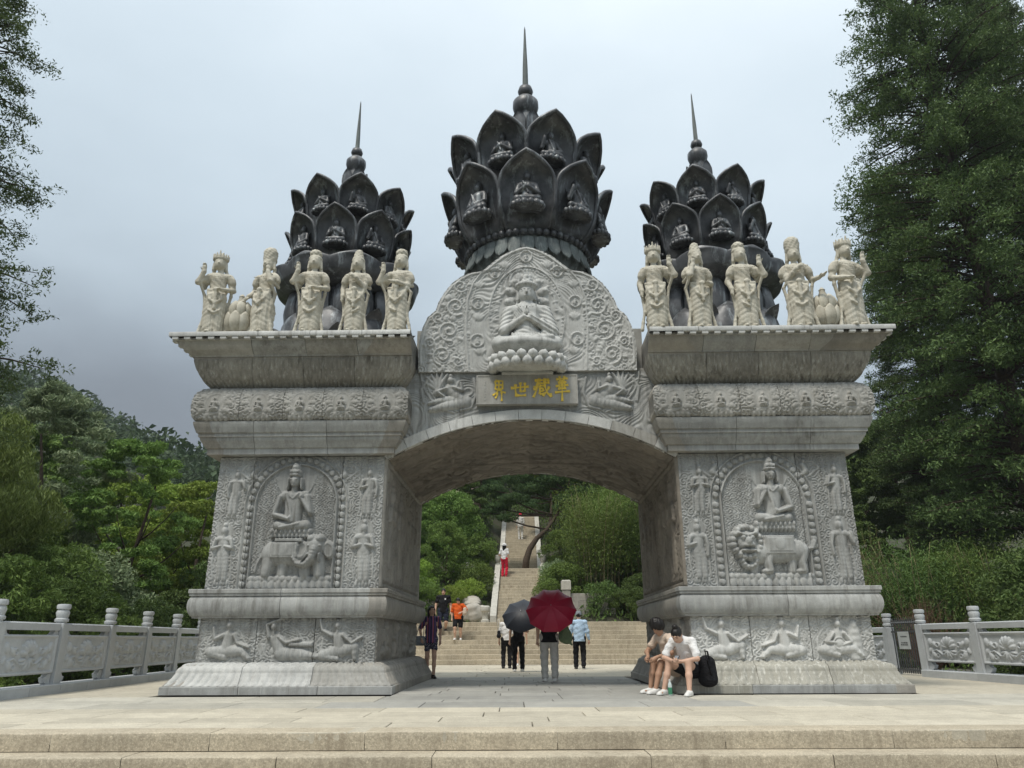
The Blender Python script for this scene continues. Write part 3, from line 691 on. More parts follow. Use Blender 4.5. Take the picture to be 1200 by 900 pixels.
CUTS = {'plinth_block': [.34,.68], 'lotus_base_block': [.335,.645], 'frieze_panel': [.30,.64], 'moulding_block': [.47], 'lower_cornice_block': [.28,.63], 'lotus_band_block': [.21,.42,.61,.80], 'petal_row_block': [.25,.5,.75], 'cove_block': [.26,.52,.77], 'cap_slab': [.3,.55,.8]}
def build_pier(key):
    rc = rects[key]; right = key == 'right'
    core = MB(); xl, xr = rc[0]+.43, rc[1]-.43
    core.box(xl, xr, YF+.43, YB-.43, .02, 4.6); core.box(rc[0]+.3, rc[1]-.3, YF+.3, YB-.3, 4.4, 6.0)
    pier = part('pier', core.mesh('pier'), M['granite_side'])
    pier['label'] = 'right pier carved with a lion bearing a seated figure' if right else 'left pier carved with an elephant bearing a seated figure'
    inner = 'L' if right else 'R'; outer = 'R' if right else 'L'
    clipx = (XG+2.17, 99) if right else (-99, XG-2.17)
    rng = np.random.RandomState(50+right)
    def run(name, prof, mats, rel=None, res=.0155, clip=None, reli=None, ymax=None, side_rel=True):
        cuts = CUTS[name]
        if right: cuts = [1-c for c in cuts][::-1]
        for sd in ('F', inner, outer, 'B'):
            cs = [0]+(cuts if sd == 'F' else [.34,.67])+[1]
            for a, b in zip(cs[:-1], cs[1:]):
                m = mats[0] if sd == 'F' else mats[-1]
                if isinstance(m, (list, tuple)): m = m[rng.randint(len(m))]
                r_ = rel if sd == 'F' else (reli if sd == inner else None)
                if rel is not None and r_ is None: r_ = None
                me = course_mesh(name, rc, sd, prof, a, b, r_, res if sd == 'F' else .026, clip, setb=rng.uniform(-.0025,.0025), ymax=(ymax if sd == inner else None))
                part(name, me, m, pier)
    off = .0
    run('plinth_block', P_PLINTH, ([M['granite'],M['granite'],M['granite_limed']], M['granite_side']))
    run('lotus_base_block', P_LOTUS, ([M['granite_limed']] if right else [M['granite_pale'],M['granite_pale'],M['granite_warm']], M['granite_side']), lambda u, s: LOTUS.sample(u, s), reli=lambda u, s: LOTUS.sample(np.mod(u, 3.65), s))
    run('moulding_block', P_MID, ([M['granite']], M['granite_side']))
    run('lower_cornice_block', P_LOW, ([M['granite']], M['granite_side']), ymax=YF+.5)
    run('lotus_band_block', P_BAND, ([M['granite_warm']], M['granite_side']), lambda u, s: BANDF.sample(u, s), reli=lambda u, s: BANDS.sample(u, s), clip=(XG+2.22, 99) if right else (-99, XG-2.22))
    run('petal_row_block', P_ROWS, ([M['granite_row']], M['granite_side']), lambda u, s: ROWS.sample(u, s), clip=clipx)
    run('cove_block', P_COVE, ([M['granite_warm'],M['granite']], M['granite_side']), clip=clipx)
    run('cap_slab', P_SLAB, ([M['granite_pale']], M['granite_side']), clip=clipx)
    # dentils under the cap slab
    dm = MB().box(-.055,.055,-.035,.035,-.022,.022).mesh('dentil'); 
    x = (clipx[0]+.12) if right else (rc[0]-.38); xe = rc[1]+.38 if right else clipx[1]-.12; n = int(round((xe-x)/.215))
    for i in range(n+1):
        o = part('dentil', dm, M['granite_pale'], pier); o.location = Vector(o.location)+Vector((x+(xe-x)*i/n, YF-.448, 5.944))
    for j in range(24):
        o = part('dentil', dm, M['granite_pale'], pier); o.rotation_euler = (0,0,R(90)); o.location = Vector(o.location)+Vector(((rc[1]+.448) if right else (rc[0]-.448), YF-.3+j*.235, 5.944))
    # flat carved faces
    fx0 = rc[0]+.385
    C = frieze_front(right); cuts = [0]+[int(c*C.nx) for c in ([.33,.66])]+[C.nx]
    for a, b in zip(cuts[:-1], cuts[1:]):
        part('frieze_panel', C.panel('frieze_panel', (fx0, YF+.385, .464), (1,0,0), (0,0,1), (0,-1,0), a, min(b+0, C.nx), rim=.1), M['granite'] if not right else M['granite_pale'], pier)
    C = panel_front(right); cuts = [0]+[int(c*C.nx) for c in ([.22,.755] if not right else [.24,.70])]+[C.nx]
    for a, b in zip(cuts[:-1], cuts[1:]):
        part('relief_panel', C.panel('relief_panel', (fx0, YF+.385, 1.652), (1,0,0), (0,0,1), (0,-1,0), a, b, rim=.1), M['granite'], pier)
    for C, z, nm in ((FRS, .464, 'frieze_panel'), (SIDER, 1.652, 'relief_panel')):
        h = C.nx//2
        for a, b in ((0, h), (h, C.nx)):
            if right: me = C.panel(nm, (rc[0]+.385, YB-.385, z), (0,-1,0), (0,0,1), (-1,0,0), a, b, rim=.1)
            else: me = C.panel(nm, (rc[1]-.385, YF+.385, z), (0,1,0), (0,0,1), (1,0,0), a, b, rim=.1)
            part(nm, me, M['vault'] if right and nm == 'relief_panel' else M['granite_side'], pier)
    for z0, z1, nm in ((.464,1.168,'frieze_panel'), (1.652,3.955,'relief_panel')):
        b = MB(); xo = rc[1]-.385 if right else rc[0]+.385; xi = xo-.06 if right else xo+.06
        b.box(min(xo,xi), max(xo,xi), YF+.42, YB-.42, z0, z1); part(nm, b.mesh(nm), M['granite_side'], pier)
        b = MB().box(rc[0]+.385, rc[1]-.385, YB-.44, YB-.385, z0, z1); part(nm, b.mesh(nm), M['granite_side'], pier)
    return pier
PIER = {k: build_pier(k) for k in rects}

# --- arch
HS, RISE, ZC = 2.665, .73, 0
AR = (HS**2+RISE**2)/(2*RISE); ZC = 4.65-AR; A0 = math.asin(HS/AR)
YA0, YA1 = YF+.385, YB-.385
def arc(r, a): return XG+r*np.sin(a), ZC+r*np.cos(a)
def vault():
    Ls, D = 2*A0*AR, YA1-YA0-.02; C = Relief(Ls, D, .024)
    m = Ls/2
    C.rect(0, .12, 0, D, .03); C.rect(Ls-.12, Ls, 0, D, .03); C.rect(0, Ls, 0, .1, .03); C.rect(0, Ls, D-.1, D, .03)
    for r in (.55, .95, 1.35): C.ring(m, D*.45, r*1.25, .05, .09, ry=r)
    for k in range(12):
        a = 2*math.pi*k/12; C.dome(m+.75*1.25*math.cos(a), D*.45+.78*math.sin(a), .15, .09, .035, a=a)
    for sg in (-1, 1):
        for y, k in ((.7,3), (2.3,1), (3.5,3)): C.musician(m+sg*1.95, y, .95, k, sg, .10)
    C.flow(20, .07, 77, bend=1.7, groove=3.2); return C
VC = vault()
def vault_block(j0, j1):
    u = VC.x[j0:j1]; a = (u/VC.w*2-1)*A0; r = AR-VC.H[j0:j1]
    X, Z = arc(r, a[:,None]); Y = YA0+.012+VC.y[None,:]+0*X
    return grid_mesh('vault_slab', np.stack([X, Y, Z], -1), None, flip=True)
js = np.linspace(0, VC.nx-1, 7).astype(int)
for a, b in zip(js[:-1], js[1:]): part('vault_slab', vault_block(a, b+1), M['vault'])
nv = 13
for k in range(nv):
    a0 = -A0+2*A0*k/nv+.0007; a1 = -A0+2*A0*(k+1)/nv-.0007
    for y0, y1 in ((YA0-.055, YA0+.09), (YA1-.1, YA1-.01)):
        V = []
        for a in np.linspace(a0, a1, 5):
            V += [(*arc(AR-.045, a), y0), (*arc(AR+.135, a), y0), (*arc(AR+.135, a), y1), (*arc(AR-.045, a), y1)]
        V = [(x, y, z) for x, z, y in V]; F = [(0,1,2,3), (16,19,18,17)]
        for i in range(4):
            for q in range(4): F.append((i*4+q, i*4+4+q, i*4+4+(q+1)%4, i*4+(q+1)%4))
        part('arch_stone', mesh('arch_stone', V, F, False), M['granite_pale'] if k not in (10,11) else M['granite_warm'])
# spandrel wall carved with winged musicians
def spandrel():
    C = Relief(2*HS, 1.7, .011); Z0 = 3.85; m = HS
    for sg in (-1, 1):
        P = lambda *q: [(m+sg*x, z-Z0) for x, z in q]
        C.cap(P((1.18,4.93),(1.36,5.06),(1.50,5.20)), [.10,.12,.12], .09, fold=.004)         # body leaning outward
        C.cap(P((1.20,4.95),(1.55,4.88),(1.86,4.80)), [.12,.10,.05], .10, fold=.006, fk=80)   # legs
        C.cap(P((1.34,4.98),(1.62,4.99),(1.90,4.92)), [.09,.08,.03], .085, fold=.006, fk=80)
        C.dome(m+sg*1.50, 5.36-Z0, .065, .08, .12); C.dome(m+sg*1.50, 5.45-Z0, .04, .05, .10)
        C.cap(P((1.44,5.22),(1.28,5.16),(1.30,5.30)), [.045,.04,.03], .13); C.cap(P((1.58,5.2),(1.74,5.14),(1.62,5.05)), [.045,.04,.03], .12)
        for k in range(6):
            a = R(38+k*15); C.cap(P((1.62+.03*k,5.12),(1.62+.40*math.cos(a)+.1,5.10+.42*math.sin(a))), [.06,.025], .05+.006*k)
        C.cap(P((1.06,5.4),(1.0,5.1),(1.1,4.84),(1.3,4.79)), .03, .05); C.cap(P((1.9,5.45),(2.05,5.2),(2.0,4.95)), .035, .05)
    for sg in (-1, 1):
        for d, w_ in ((0,.022),(.07,.012)): C.cap([(m+sg*(x-d), z-Z0+d*.3) for x, z in [(2.08,5.56),(2.05,5.35),(1.97,5.15),(1.84,4.97),(1.66,4.83),(1.42,4.74)]], w_, .045)
    C.flow(85, .03, 61, bend=1.2, mask=lambda X, Y: Y < 1.62); return C, Z0
SC, SZ0 = spandrel()
def spandrel_block(x0, x1):
    x = np.linspace(x0, x1, int((x1-x0)/.014)+1); zb = ZC+np.sqrt((AR+.13)**2-(x-XG)**2); w = np.linspace(0, 1, 100)
    Z = zb[:,None]+(5.52-zb[:,None])*w[None,:]; X = x[:,None]+0*Z
    H = SC.sample(X-XG+HS, Z-SZ0)
    return grid_mesh('spandrel_slab', np.stack([X, YA0+.0-H*.9, Z], -1))
for a, b in ((XG-HS, -1.0), (-.998, 1.6), (1.602, XG+HS)): part('spandrel_slab', spandrel_block(a, b), M['granite'])
w = MB(); 
xs = np.linspace(XG-HS, XG+HS, 25)
for a, b in zip(xs[:-1], xs[1:]):
    za, zb = (ZC+math.sqrt((AR+.1)**2-(q-XG)**2) for q in (a, b)); y0, y1 = YA0+.03, YA1-.0
    w.add([(a,y0,za),(b,y0,zb),(b,y0,5.6),(a,y0,5.6),(a,y1,za),(b,y1,zb),(b,y1,5.6),(a,y1,5.6)], [(0,1,2,3),(5,4,7,6),(0,4,5,1)])
w.box(XG-2.2, XG+2.2, YA0+.18, YA1-.1, 5.5, 6.46)
part('arch_wall', w.mesh('arch_wall'), M['granite_warm'])
# lobed backing slab behind the seated figure
MX = XG-.045; MZ0 = 5.525; MY = 13.225
half = np.array([(2.07,5.49),(2.075,5.70),(2.09,5.92),(2.075,6.168),(2.02,6.417),(1.93,6.629),(1.795,6.760),(1.775,6.775),(1.73,6.935),(1.62,7.147),(1.49,7.329),(1.31,7.481),(1.12,7.573),(.91,7.605),(.875,7.61),(.79,7.685),(.66,7.799),(.51,7.922),(.33,8.030),(.17,8.095),(.05,8.122),(.0,8.126)])
def hw(z): return np.interp(z, half[:,1], half[:,0])
def mandorla():
    C = Relief(4.2, 2.66, .0105); m = 2.1
    for sg in (-1, 1):
        P = [(m+sg*max(0, x-.045), z-MZ0-.03) for x, z in half if z > 5.5]; C.cap(P, .028, .035)
        P2 = [(m+sg*max(0, x-.11), z-MZ0-.08) for x, z in half if z > 5.5]; C.cap(P2, .012, .02)
        C.cap([(m+sg*x, z-MZ0) for x, z in [(.86,7.6),(1.04,7.35),(1.15,7.0),(1.18,6.4),(1.12,5.53)]], .022, .04)
        C.cap([(m+sg*x, z-MZ0) for x, z in [(.80,7.54),(.97,7.3),(1.075,6.98),(1.10,6.4),(1.04,5.53)]], .011, .025)
    el = [(m+.74*math.sin(a), 6.62-MZ0+1.06*math.cos(a)) for a in np.linspace(-2.5, 2.5, 50)]
    C.cap(el, .016, .04)
    for a in np.linspace(-2.5, 2.5, 62): C.dome(m+.70*math.sin(a), 6.62-MZ0+1.0*math.cos(a), .022, .022, .03)
    for a in np.linspace(-2.3, 2.3, 22): C.dome(m+.60*math.sin(a), 6.62-MZ0+.86*math.cos(a), .055, .035, .03, a=math.pi/2-a)
    for k in range(10):
        a = 2*math.pi*k/10+.3; C.dome(m+.34*math.cos(a), 7.05-MZ0+.34*math.sin(a), .12, .085, .05, a=a); C.dome(m+.38*math.cos(a), 7.05-MZ0+.38*math.sin(a), .05, .04, .02, base=.045)
    for x, z, r in [(0,7.91,.105),(-.62,7.55,.095),(.62,7.57,.095),(-.95,6.91,.10),(.95,6.93,.10),(-.95,6.14,.11),(.97,6.16,.11)]:
        C.disc(m+x, z-MZ0, r*1.25, r*1.25, .03, .08); C.dome(m+x, z-MZ0, r, r, -.022, p=.2, add=True); C.ring(m+x, z-MZ0, r*1.15, .014, .045)
        C.seated(m+x, z-MZ0-r*.55, r*1.35, .045, lotus=False, halo=False, crown=False); C.rect(m+x-r*.45, m+x+r*.45, z-MZ0-r*.8, z-MZ0-r*.5, .04)
    rs = np.random.RandomState(12)
    for sg in (-1, 1):                                      # large leaf scrolls climbing each side, and flames round the halo
        for (x, z, r) in ((1.62,5.85,.20),(1.50,6.35,.22),(1.72,6.62,.12),(1.38,6.85,.20),(1.30,7.28,.14),(1.86,6.1,.12),(1.32,5.72,.1)):
            sp = [(m+sg*(x+(r*(1-t*.85))*math.cos(9.5*t+x*3)), z-MZ0+(r*(1-t*.85))*math.sin(9.5*t+x*3)) for t in np.linspace(0, 1, 26)]; C.cap(sp, [.024*(1-.4*t) for t in np.linspace(0, 1, 26)], .046); C.dome(sp[-1][0], sp[-1][1], r*.2, r*.2, .05)
            for k in range(6): a = rs.uniform(0, 6.28); C.dome(m+sg*(x+1.25*r*math.cos(a)), z-MZ0+1.25*r*math.sin(a), r*.36, r*.2, .042, a=sg*a)
        for (x, z) in ((.93,6.52),(.9,5.82),(.93,7.2),(.42,7.62)):
            for k in range(5): a = R(50+20*k); C.dome(m+sg*(x+.10*math.cos(a)), z-MZ0+.12*math.sin(a), .09, .03, .036, a=sg*a if sg > 0 else math.pi-a)
    C.flow(95, .026, 91, mask=lambda X, Y: (abs(X-m) < 1.1) & (((X-m)/.55)**2+((Y+MZ0-6.62)/.8)**2 > 1), cx=(m, 1.1), rad=.8, bend=.55)
    C.flow(80, .028, 95, mask=lambda X, Y: (abs(X-m) >= 1.1) & (((X*7).astype(int)+(Y*5).astype(int))%3 > 0), bend=1.4)
    C.scrolls(.15, .032, 92, lam=.055, mask=lambda X, Y: abs(X-m) >= 1.1); return C
MC = mandorla()
def mandorla_mesh():
    zs = np.unique(np.r_[np.linspace(MZ0, 8.123, 165), np.linspace(7.95, 8.1245, 26)]); t = np.sin(np.linspace(-1, 1, 270)*math.pi/2)*.5+np.linspace(-1, 1, 270)*.5
    X = t[:,None]*hw(zs)[None,:]; Z = zs[None,:]+0*X; H = MC.sample(X+2.1, Z-MZ0)
    return grid_mesh('mandorla_slab', np.stack([X+MX, MY-H, Z], -1), back=(0,.32,0))
part('mandorla_slab', mandorla_mesh(), M['granite_pale'])
# plaque with four gilded characters
pq = MB().box(MX-.955, MX+.935, 13.15, 13.4, 4.865, 5.425)
plq = part('name_plaque', pq.mesh('name_plaque'), M['granite_warm'])
fr = MB()
for a in ((MX-.955,MX+.935,4.865,4.885),(MX-.955,MX+.935,5.405,5.425),(MX-.955,MX-.935,4.887,5.403),(MX+.915,MX+.935,4.887,5.403)): fr.box(a[0],a[1],13.14,13.16,a[2],a[3])
part('plaque_rim', fr.mesh('plaque_rim'), M['granite_warm'], plq)
GL = {
 'jie': [[(.24,.97),(.25,.52)],[(.24,.97),(.78,.96),(.74,.52)],[(.25,.53),(.74,.54)],[(.5,.96),(.49,.53)],[(.26,.74),(.74,.75)],[(.48,.52),(.34,.36),(.06,.2)],[(.5,.52),(.72,.4),(.97,.33)],[(.38,.36),(.36,.16),(.24,.06)],[(.68,.38),(.7,.15),(.69,-.1)]],
 'shi': [[(.0,.60),(.5,.64),(1.0,.69)],[(.26,.84),(.25,.5),(.3,.06)],[(.3,.14),(.6,.12),(.85,.15)],[(.53,.95),(.53,.36)],[(.78,.93),(.77,.36)],[(.53,.38),(.77,.40)]],
 'cang': [[(.12,.88),(.9,.93)],[(.36,1.0),(.38,.82)],[(.66,1.0),(.62,.84)],[(.22,.73),(.6,.74),(.92,.78)],[(.26,.72),(.22,.38),(.04,.0)],[(.12,.6),(.13,.36)],[(.04,.43),(.22,.47)],[(.38,.6),(.38,.17)],[(.38,.6),(.62,.61)],[(.38,.46),(.58,.47),(.57,.31)],[(.38,.31),(.57,.31)],[(.38,.17),(.64,.18)],[(.64,.92),(.68,.5),(.8,.2),(1.0,.02)],[(1.0,.02),(.97,.2)],[(.9,.56),(.76,.3),(.54,.06)],[(.8,.92),(.9,.83)]],
 'hua': [[(.14,.9),(.86,.94)],[(.36,1.04),(.39,.8)],[(.66,1.04),(.60,.82)],[(.24,.74),(.78,.77)],[(.10,.58),(.9,.63)],[(.34,.74),(.36,.45)],[(.66,.76),(.64,.46)],[(.24,.45),(.76,.47)],[(.04,.29),(.98,.34)],[(.5,.86),(.5,.4),(.49,-.12)]]}
def brush(strokes, x, z, w, h, y, th=.012):
    b = MB()
    for st in strokes:
        p = np.array(st)*[w, h]+[x, z]; P = []
        for i in range(len(p)-1):
            for k in range(5): P.append(p[i]+(p[i+1]-p[i])*k/5)
        P.append(p[-1]); P = np.array(P); d = np.gradient(P, axis=0); d /= np.linalg.norm(d, axis=1)[:,None]+1e-9; n = np.stack([-d[:,1], d[:,0]], 1)
        q = np.linspace(0, 1, len(P)); wd = w*(.052+.022*np.cos(q*6.28)+.012*(1-q))
        a = P+n*wd[:,None]; c = P-n*wd[:,None]; m = len(P)
        V = [(q_[0], y-th, q_[1]) for q_ in a]+[(q_[0], y-th, q_[1]) for q_ in c]+[(q_[0], y, q_[1]) for q_ in a]+[(q_[0], y, q_[1]) for q_ in c]
        F = []
        for i in range(m-1): F += [(i, i+1, m+i+1, m+i), (2*m+i, 2*m+i+1, i+1, i), (m+i, m+i+1, 3*m+i+1, 3*m+i)]
        F += [(0, m, 3*m, 2*m), (m-1, 3*m-1, 4*m-1, 2*m-1)]
        b.add(V, F); y -= .0006
    return b
zp = lambda px_y: 5.425-(px_y-70)/276*.56
for k, x0, x1, z0, z1 in (('jie',270,408,120,300), ('shi',455,632,135,285), ('cang',668,850,105,285), ('hua',878,1035,95,300)):
    xa, xb = (MX-.955+(q-118)/990*1.89 for q in (x0, x1))
    part('gilded_character', brush(GL[k], xa, zp(z1), xb-xa, zp(z0)-zp(z1), 13.15).mesh('gilded_character'), M['gold'], plq)
sm = MB(); rs = np.random.RandomState(4)
for r in range(7):
    z = 5.30-r*.058
    for k in range(4):
        x = MX-.79+rs.uniform(-.012,.012); a = rs.choice([0, 1.57, .6]); l = .016
        sm.tube([(x-l*math.cos(a), 13.147, z+rs.uniform(-.012,.012)-l*math.sin(a)), (x+l*math.cos(a), 13.147, z+l*math.sin(a))], .0035, 4)
part('small_inscription', sm.mesh('small_inscription'), M['granite_pale'], plq)
# seated figure with joined palms, carved in the round against the slab
def big_figure():
    F = Field((-.82,-.42,-.05), (.82,.36,2.06), .0125)
    fold = lambda X, Y, Z: .009*np.sin(60*(Z+.6*np.abs(X)))
    F.ell((0,0,.30), (.66,.40,.20), .03, disp=lambda X,Y,Z: .012*np.sin(38*(Z+.9*np.abs(X)))*0)            # crossed legs
    F.cone((-.52,-.06,.36), (.25,-.22,.30), .15, .11, .05); F.cone((.52,-.06,.36), (-.22,-.24,.27), .15, .11, .05)
    F.cone((.2,-.30,.37), (.46,-.22,.42), .055, .06, .03)                                       # upturned foot
    F.cone((0,.02,.45), (0,.02,.72), .27, .27, .06, sq=(1,1.25,1)); F.cone((-.14,-.12,.48), (.14,-.12,.48), .14, .14, .08, disp=lambda X,Y,Z: .010*np.sin(70*Z+14*X)); F.cone((0,-.13,.55), (0,-.15,.86), .17, .13, .08, disp=lambda X,Y,Z: .006*np.sin(60*(Z+.5*X))); F.cone((0,.02,.72), (0,.02,1.06), .28, .27, .08, sq=(1,1.3,1))
    F.cone((-.26,.02,1.12), (.26,.02,1.12), .13, .13, .08); F.cone((0,.0,1.1), (0,-.01,1.36), .12, .11, .05)
    F.cone((-.35,.02,1.1), (-.43,-.10,.60), .12, .115, .05, disp=fold); F.cone((.35,.02,1.1), (.46,-.08,.58), .13, .145, .05, disp=fold)
    F.cone((-.43,-.12,.60), (-.05,-.32,.83), .095, .055, .03); F.cone((.45,-.12,.60), (.06,-.32,.83), .115, .06, .03, disp=fold)
    F.cone((.46,-.05,.62), (.38,-.14,.40), .13, .08, .06, disp=fold); F.cone((.30,-.20,.80), (.36,-.20,.42), .05, .06, .05, disp=fold)
    for k in range(5): F.cone((-.16-.02*k,-.22+.01*k,1.12-.035*k), (.12-.02*k,-.255+.01*k,.72-.05*k), .016, .016, .02)
    for sg in (-1, 1):                                                                           # joined palms, fingers together
        F.ell((sg*.025,-.31,.96), (.028,.045,.075), .015)
        for k in range(4): F.cone((sg*.022,-.345+.022*k,1.0), (sg*.012,-.335+.02*k,1.125-.012*abs(k-1.5)), .014, .010, .004)
        F.cone((sg*.04,-.28,.95), (sg*.03,-.345,1.03), .015, .012, .006)
    F.ell((0,-.02,1.50), (.155,.165,.195), .03); F.ell((0,-.06,1.43), (.125,.125,.12), .04)
    F.cone((0,-.19,1.535), (0,-.22,1.462), .018, .03, .012); F.cone((-.04,-.178,1.412), (.04,-.178,1.412), .014, .014, .004); F.cone((-.034,-.178,1.392), (.034,-.178,1.392), .014, .014, .004)
    for sg in (-1, 1):
        F.ell((sg*.062,-.158,1.522), (.04,.022,.017), .004); F.cone((sg*.025,-.182,1.562), (sg*.11,-.14,1.568), .013, .010, .006)
        F.cone((sg*.158,0,1.56), (sg*.165,-.01,1.38), .026, .03, .015)
        F.cone((sg*.15,.04,1.4), (sg*.19,.06,1.22), .04, .03, .03)
    F.ell((0,0,1.66), (.185,.18,.10), .02); F.cone((0,0,1.70), (0,.02,1.90), .15, .09, .03, disp=lambda X,Y,Z: .012*np.sin(55*X)*np.sin(48*Z)); F.ell((0,-.04,1.9), (.06,.06,.07), .02)
    for k in range(-5, 6):
        a = k*.27; F.ell((.19*math.sin(a), -.18*math.cos(a)+.0, 1.70), (.032,.03,.045), .008)
    for k in range(-4, 5): F.ell((k*.06, -.26-.02*(4-abs(k))*.3, 1.17-.012*(16-k*k)*.5), (.018,.016,.018), .008)
    for k in range(-5, 6): F.cone((.055*k, -.26+.002*k*k, .50+.01*(k%2)), (.055*k+.02, -.30+.002*k*k, .42), .022, .03, .015)
    return F.mesh('seated_figure')
sf = part('seated_figure', big_figure(), M['granite_pale']); sf.scale = (1, 1, .885); sf.location = Vector(sf.location)+Vector((MX, 13.10, 5.70))
def lotus_seat():
    F = Field((-.9,-.6,-.02), (.9,.4,.36), .018)
    F.ell((0,0,.15), (.70,.44,.14), .02); F.cone((-.45,0,.16), (.45,0,.16), .14, .14, .05)
    for r, (z, n, ph) in enumerate(((.08,20,0),(.21,20,.5))):
        for k in range(n):
            a = 2*math.pi*(k+ph)/n; F.ell((.66*math.cos(a)*(1-.03*(r==2)), .43*math.sin(a), z), (.095,.095,.088), .004); F.cone((.72*math.cos(a), .48*math.sin(a), z+.02), (.735*math.cos(a), .495*math.sin(a), z+.07), .03, .012, .02)
    return F.mesh('lotus_seat')
ls = part('lotus_seat', lotus_seat(), M['granite_pale']); ls.location = Vector(ls.location)+Vector((MX, 13.10, 5.46))
sp_ = MB().box(MX-.48, MX+.48, 13.05, 13.3, 5.427, 5.462); part('seat_ledge', sp_.mesh('seat_ledge'), M['granite_pale'])

gate.scale = (1, 1, 1.0205); gate.rotation_euler = (0, 0, GROT)                  # the gate is turned a degree: its right side stands a little nearer
# ------------------------------------------------------------------ plaza, steps, stairs
YE = 7.80                                           # front edge of the plaza
b = MB().box(-13, 13, YE+.3, 27.69, -.6, -.03); plaza = obj('plaza', b.mesh('plaza'), M['joint'], kind='structure')
def slab(parent, name, x0, x1, y0, y1, z0, z1, mat, rng, jig=.002, tilt=True, ch=.006):
    g = .006; dz = rng.uniform(-jig, jig); me = MB().box(x0+g, x1-g, y0+g, y1-g, z0, z1+dz, ch).mesh(name)
    return obj(name, me, mat, parent)
rng = np.random.RandomState(77)
def paver_row(y0, y1, x0, x1, wmin, wmax, mat, hole=None):
    x = x0+rng.uniform(-.5, 0)
    while x < x1:
        w = rng.uniform(wmin, wmax); a, c = max(x, x0), min(x+w, x1); x += w
        if c-a < .12: continue
        if hole and any(a > h0-.05 and c < h1+.05 for h0, h1 in hole): continue
        slab(plaza, 'paver', a, c, y0, y1, -.1, -.003, mat, rng, .002)
piers_x = [(-5.76,-1.96),(2.62,6.42)]
XL, XR = -8.3, 9.75
y = YE
for d in (.42, .52, .55, .60, .62):                  # tan rows along the front edge
    if y == YE: x = -7.5
    paver_row(y, y+d, XL+.0, XR, .95, 1.7, M['paver']); y += d
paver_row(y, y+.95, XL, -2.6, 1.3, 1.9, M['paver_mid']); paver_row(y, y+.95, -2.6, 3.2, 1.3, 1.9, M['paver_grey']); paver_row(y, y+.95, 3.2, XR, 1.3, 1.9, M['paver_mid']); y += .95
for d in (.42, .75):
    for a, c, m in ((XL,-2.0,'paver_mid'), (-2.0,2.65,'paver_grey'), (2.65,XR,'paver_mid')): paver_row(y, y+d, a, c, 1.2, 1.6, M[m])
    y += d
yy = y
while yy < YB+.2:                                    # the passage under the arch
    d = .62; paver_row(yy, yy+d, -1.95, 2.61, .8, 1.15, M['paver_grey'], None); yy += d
while yy < 27.6:
    d = min(.75, 27.68-yy); 
    if d < .1: break
    paver_row(yy, yy+d, -3.2, 4.2, 1.0, 1.5, M['paver']); yy += d
pv = MB(); r2 = np.random.RandomState(5)             # the sides and the far corners, seen only at a grazing angle
def fill(x0, x1, y0, y1):
    yq = y0
    while yq < y1-.05:
        xq = x0
        while xq < x1-.05:
            w = min(r2.uniform(1.0,1.5), x1-xq); d = min(.75, y1-yq)
            pv.box(xq+.004, xq+w-.004, yq+.004, yq+d-.004, -.1, -.003+r2.uniform(-.002,.002), .005); xq += w
        yq += .75
fill(XL-.6, -5.77, y, 27.6); fill(6.43, XR+.2, y, 27.6); fill(-5.76, -3.2, YB+.1, 27.6); fill(4.2, 6.42, YB+.1, 27.6); fill(-12.9, XL-.01, YE, y)
o = obj('paver_field', pv.mesh('paver_field'), M['paver'], plaza, kind='stuff')
fsteps = obj('front_steps', MB().box(-13, 13, YE+.05, YE+.29, -1.2, -.24).mesh('front_steps'), M['joint'], kind='structure')
def worn_block(x0, x1, y0, y1, z0, z1, rng):
    "a rough sawn step stone: uneven front face, rounded and chipped front edge"
    n = max(8, int((x1-x0)/.035)); x = np.linspace(x0, x1, n); r = .009+.005*np.sin(x*3+y0)+np.abs(rng.normal(size=n))*.0022
    for q in range(rng.randint(2, 6)):
        c = rng.uniform(x0, x1); r = np.maximum(r, rng.uniform(.012,.026)*np.clip(1-np.abs(x-c)/rng.uniform(.03,.09), 0, 1)**.6)
    r[0] = r[-1] = .014; f = .003*np.sin(x*5+z0*9)+rng.normal(size=n)*.0012
    rows = [(y0+f, np.full(n, z0)), (y0+f-.001, np.full(n, z0+.05)), (y0+f+.001, np.full(n, z0+.10)), (y0+f, z1-r), (y0+f+r*.35, z1-r*.3), (y0+f+r, np.full(n, z1)), (np.full(n, y1), np.full(n, z1))]
    V = np.stack([np.stack([x, a, b], 1) for a, b in rows], 1); me = grid_mesh('step_block', V, back=(0, 0, -.004)); me.set_sharp_from_angle(angle=R(60)); return me
cuts0 = [-12.4,-9.2,-6.15,-4.42,-2.9,-1.42,0.42,2.02,3.62,5.4,8.3,12.5]
for k in range(5):
    yk = YE-.36*k; zt = -.165*k
    xs = cuts0 if k % 2 == 0 else [c+.78+.1*math.sin(c) for c in cuts0]
    for a, c in zip(xs[:-1], xs[1:]):
        me = worn_block(a+.003, c-.003, yk, yk+.5 if k else yk+.40, zt-.155, zt+rng.uniform(-.002,.002), rng)
        o = obj('step_block', me, M['step'], fsteps); o.location.y = rng.uniform(-.004,.004)
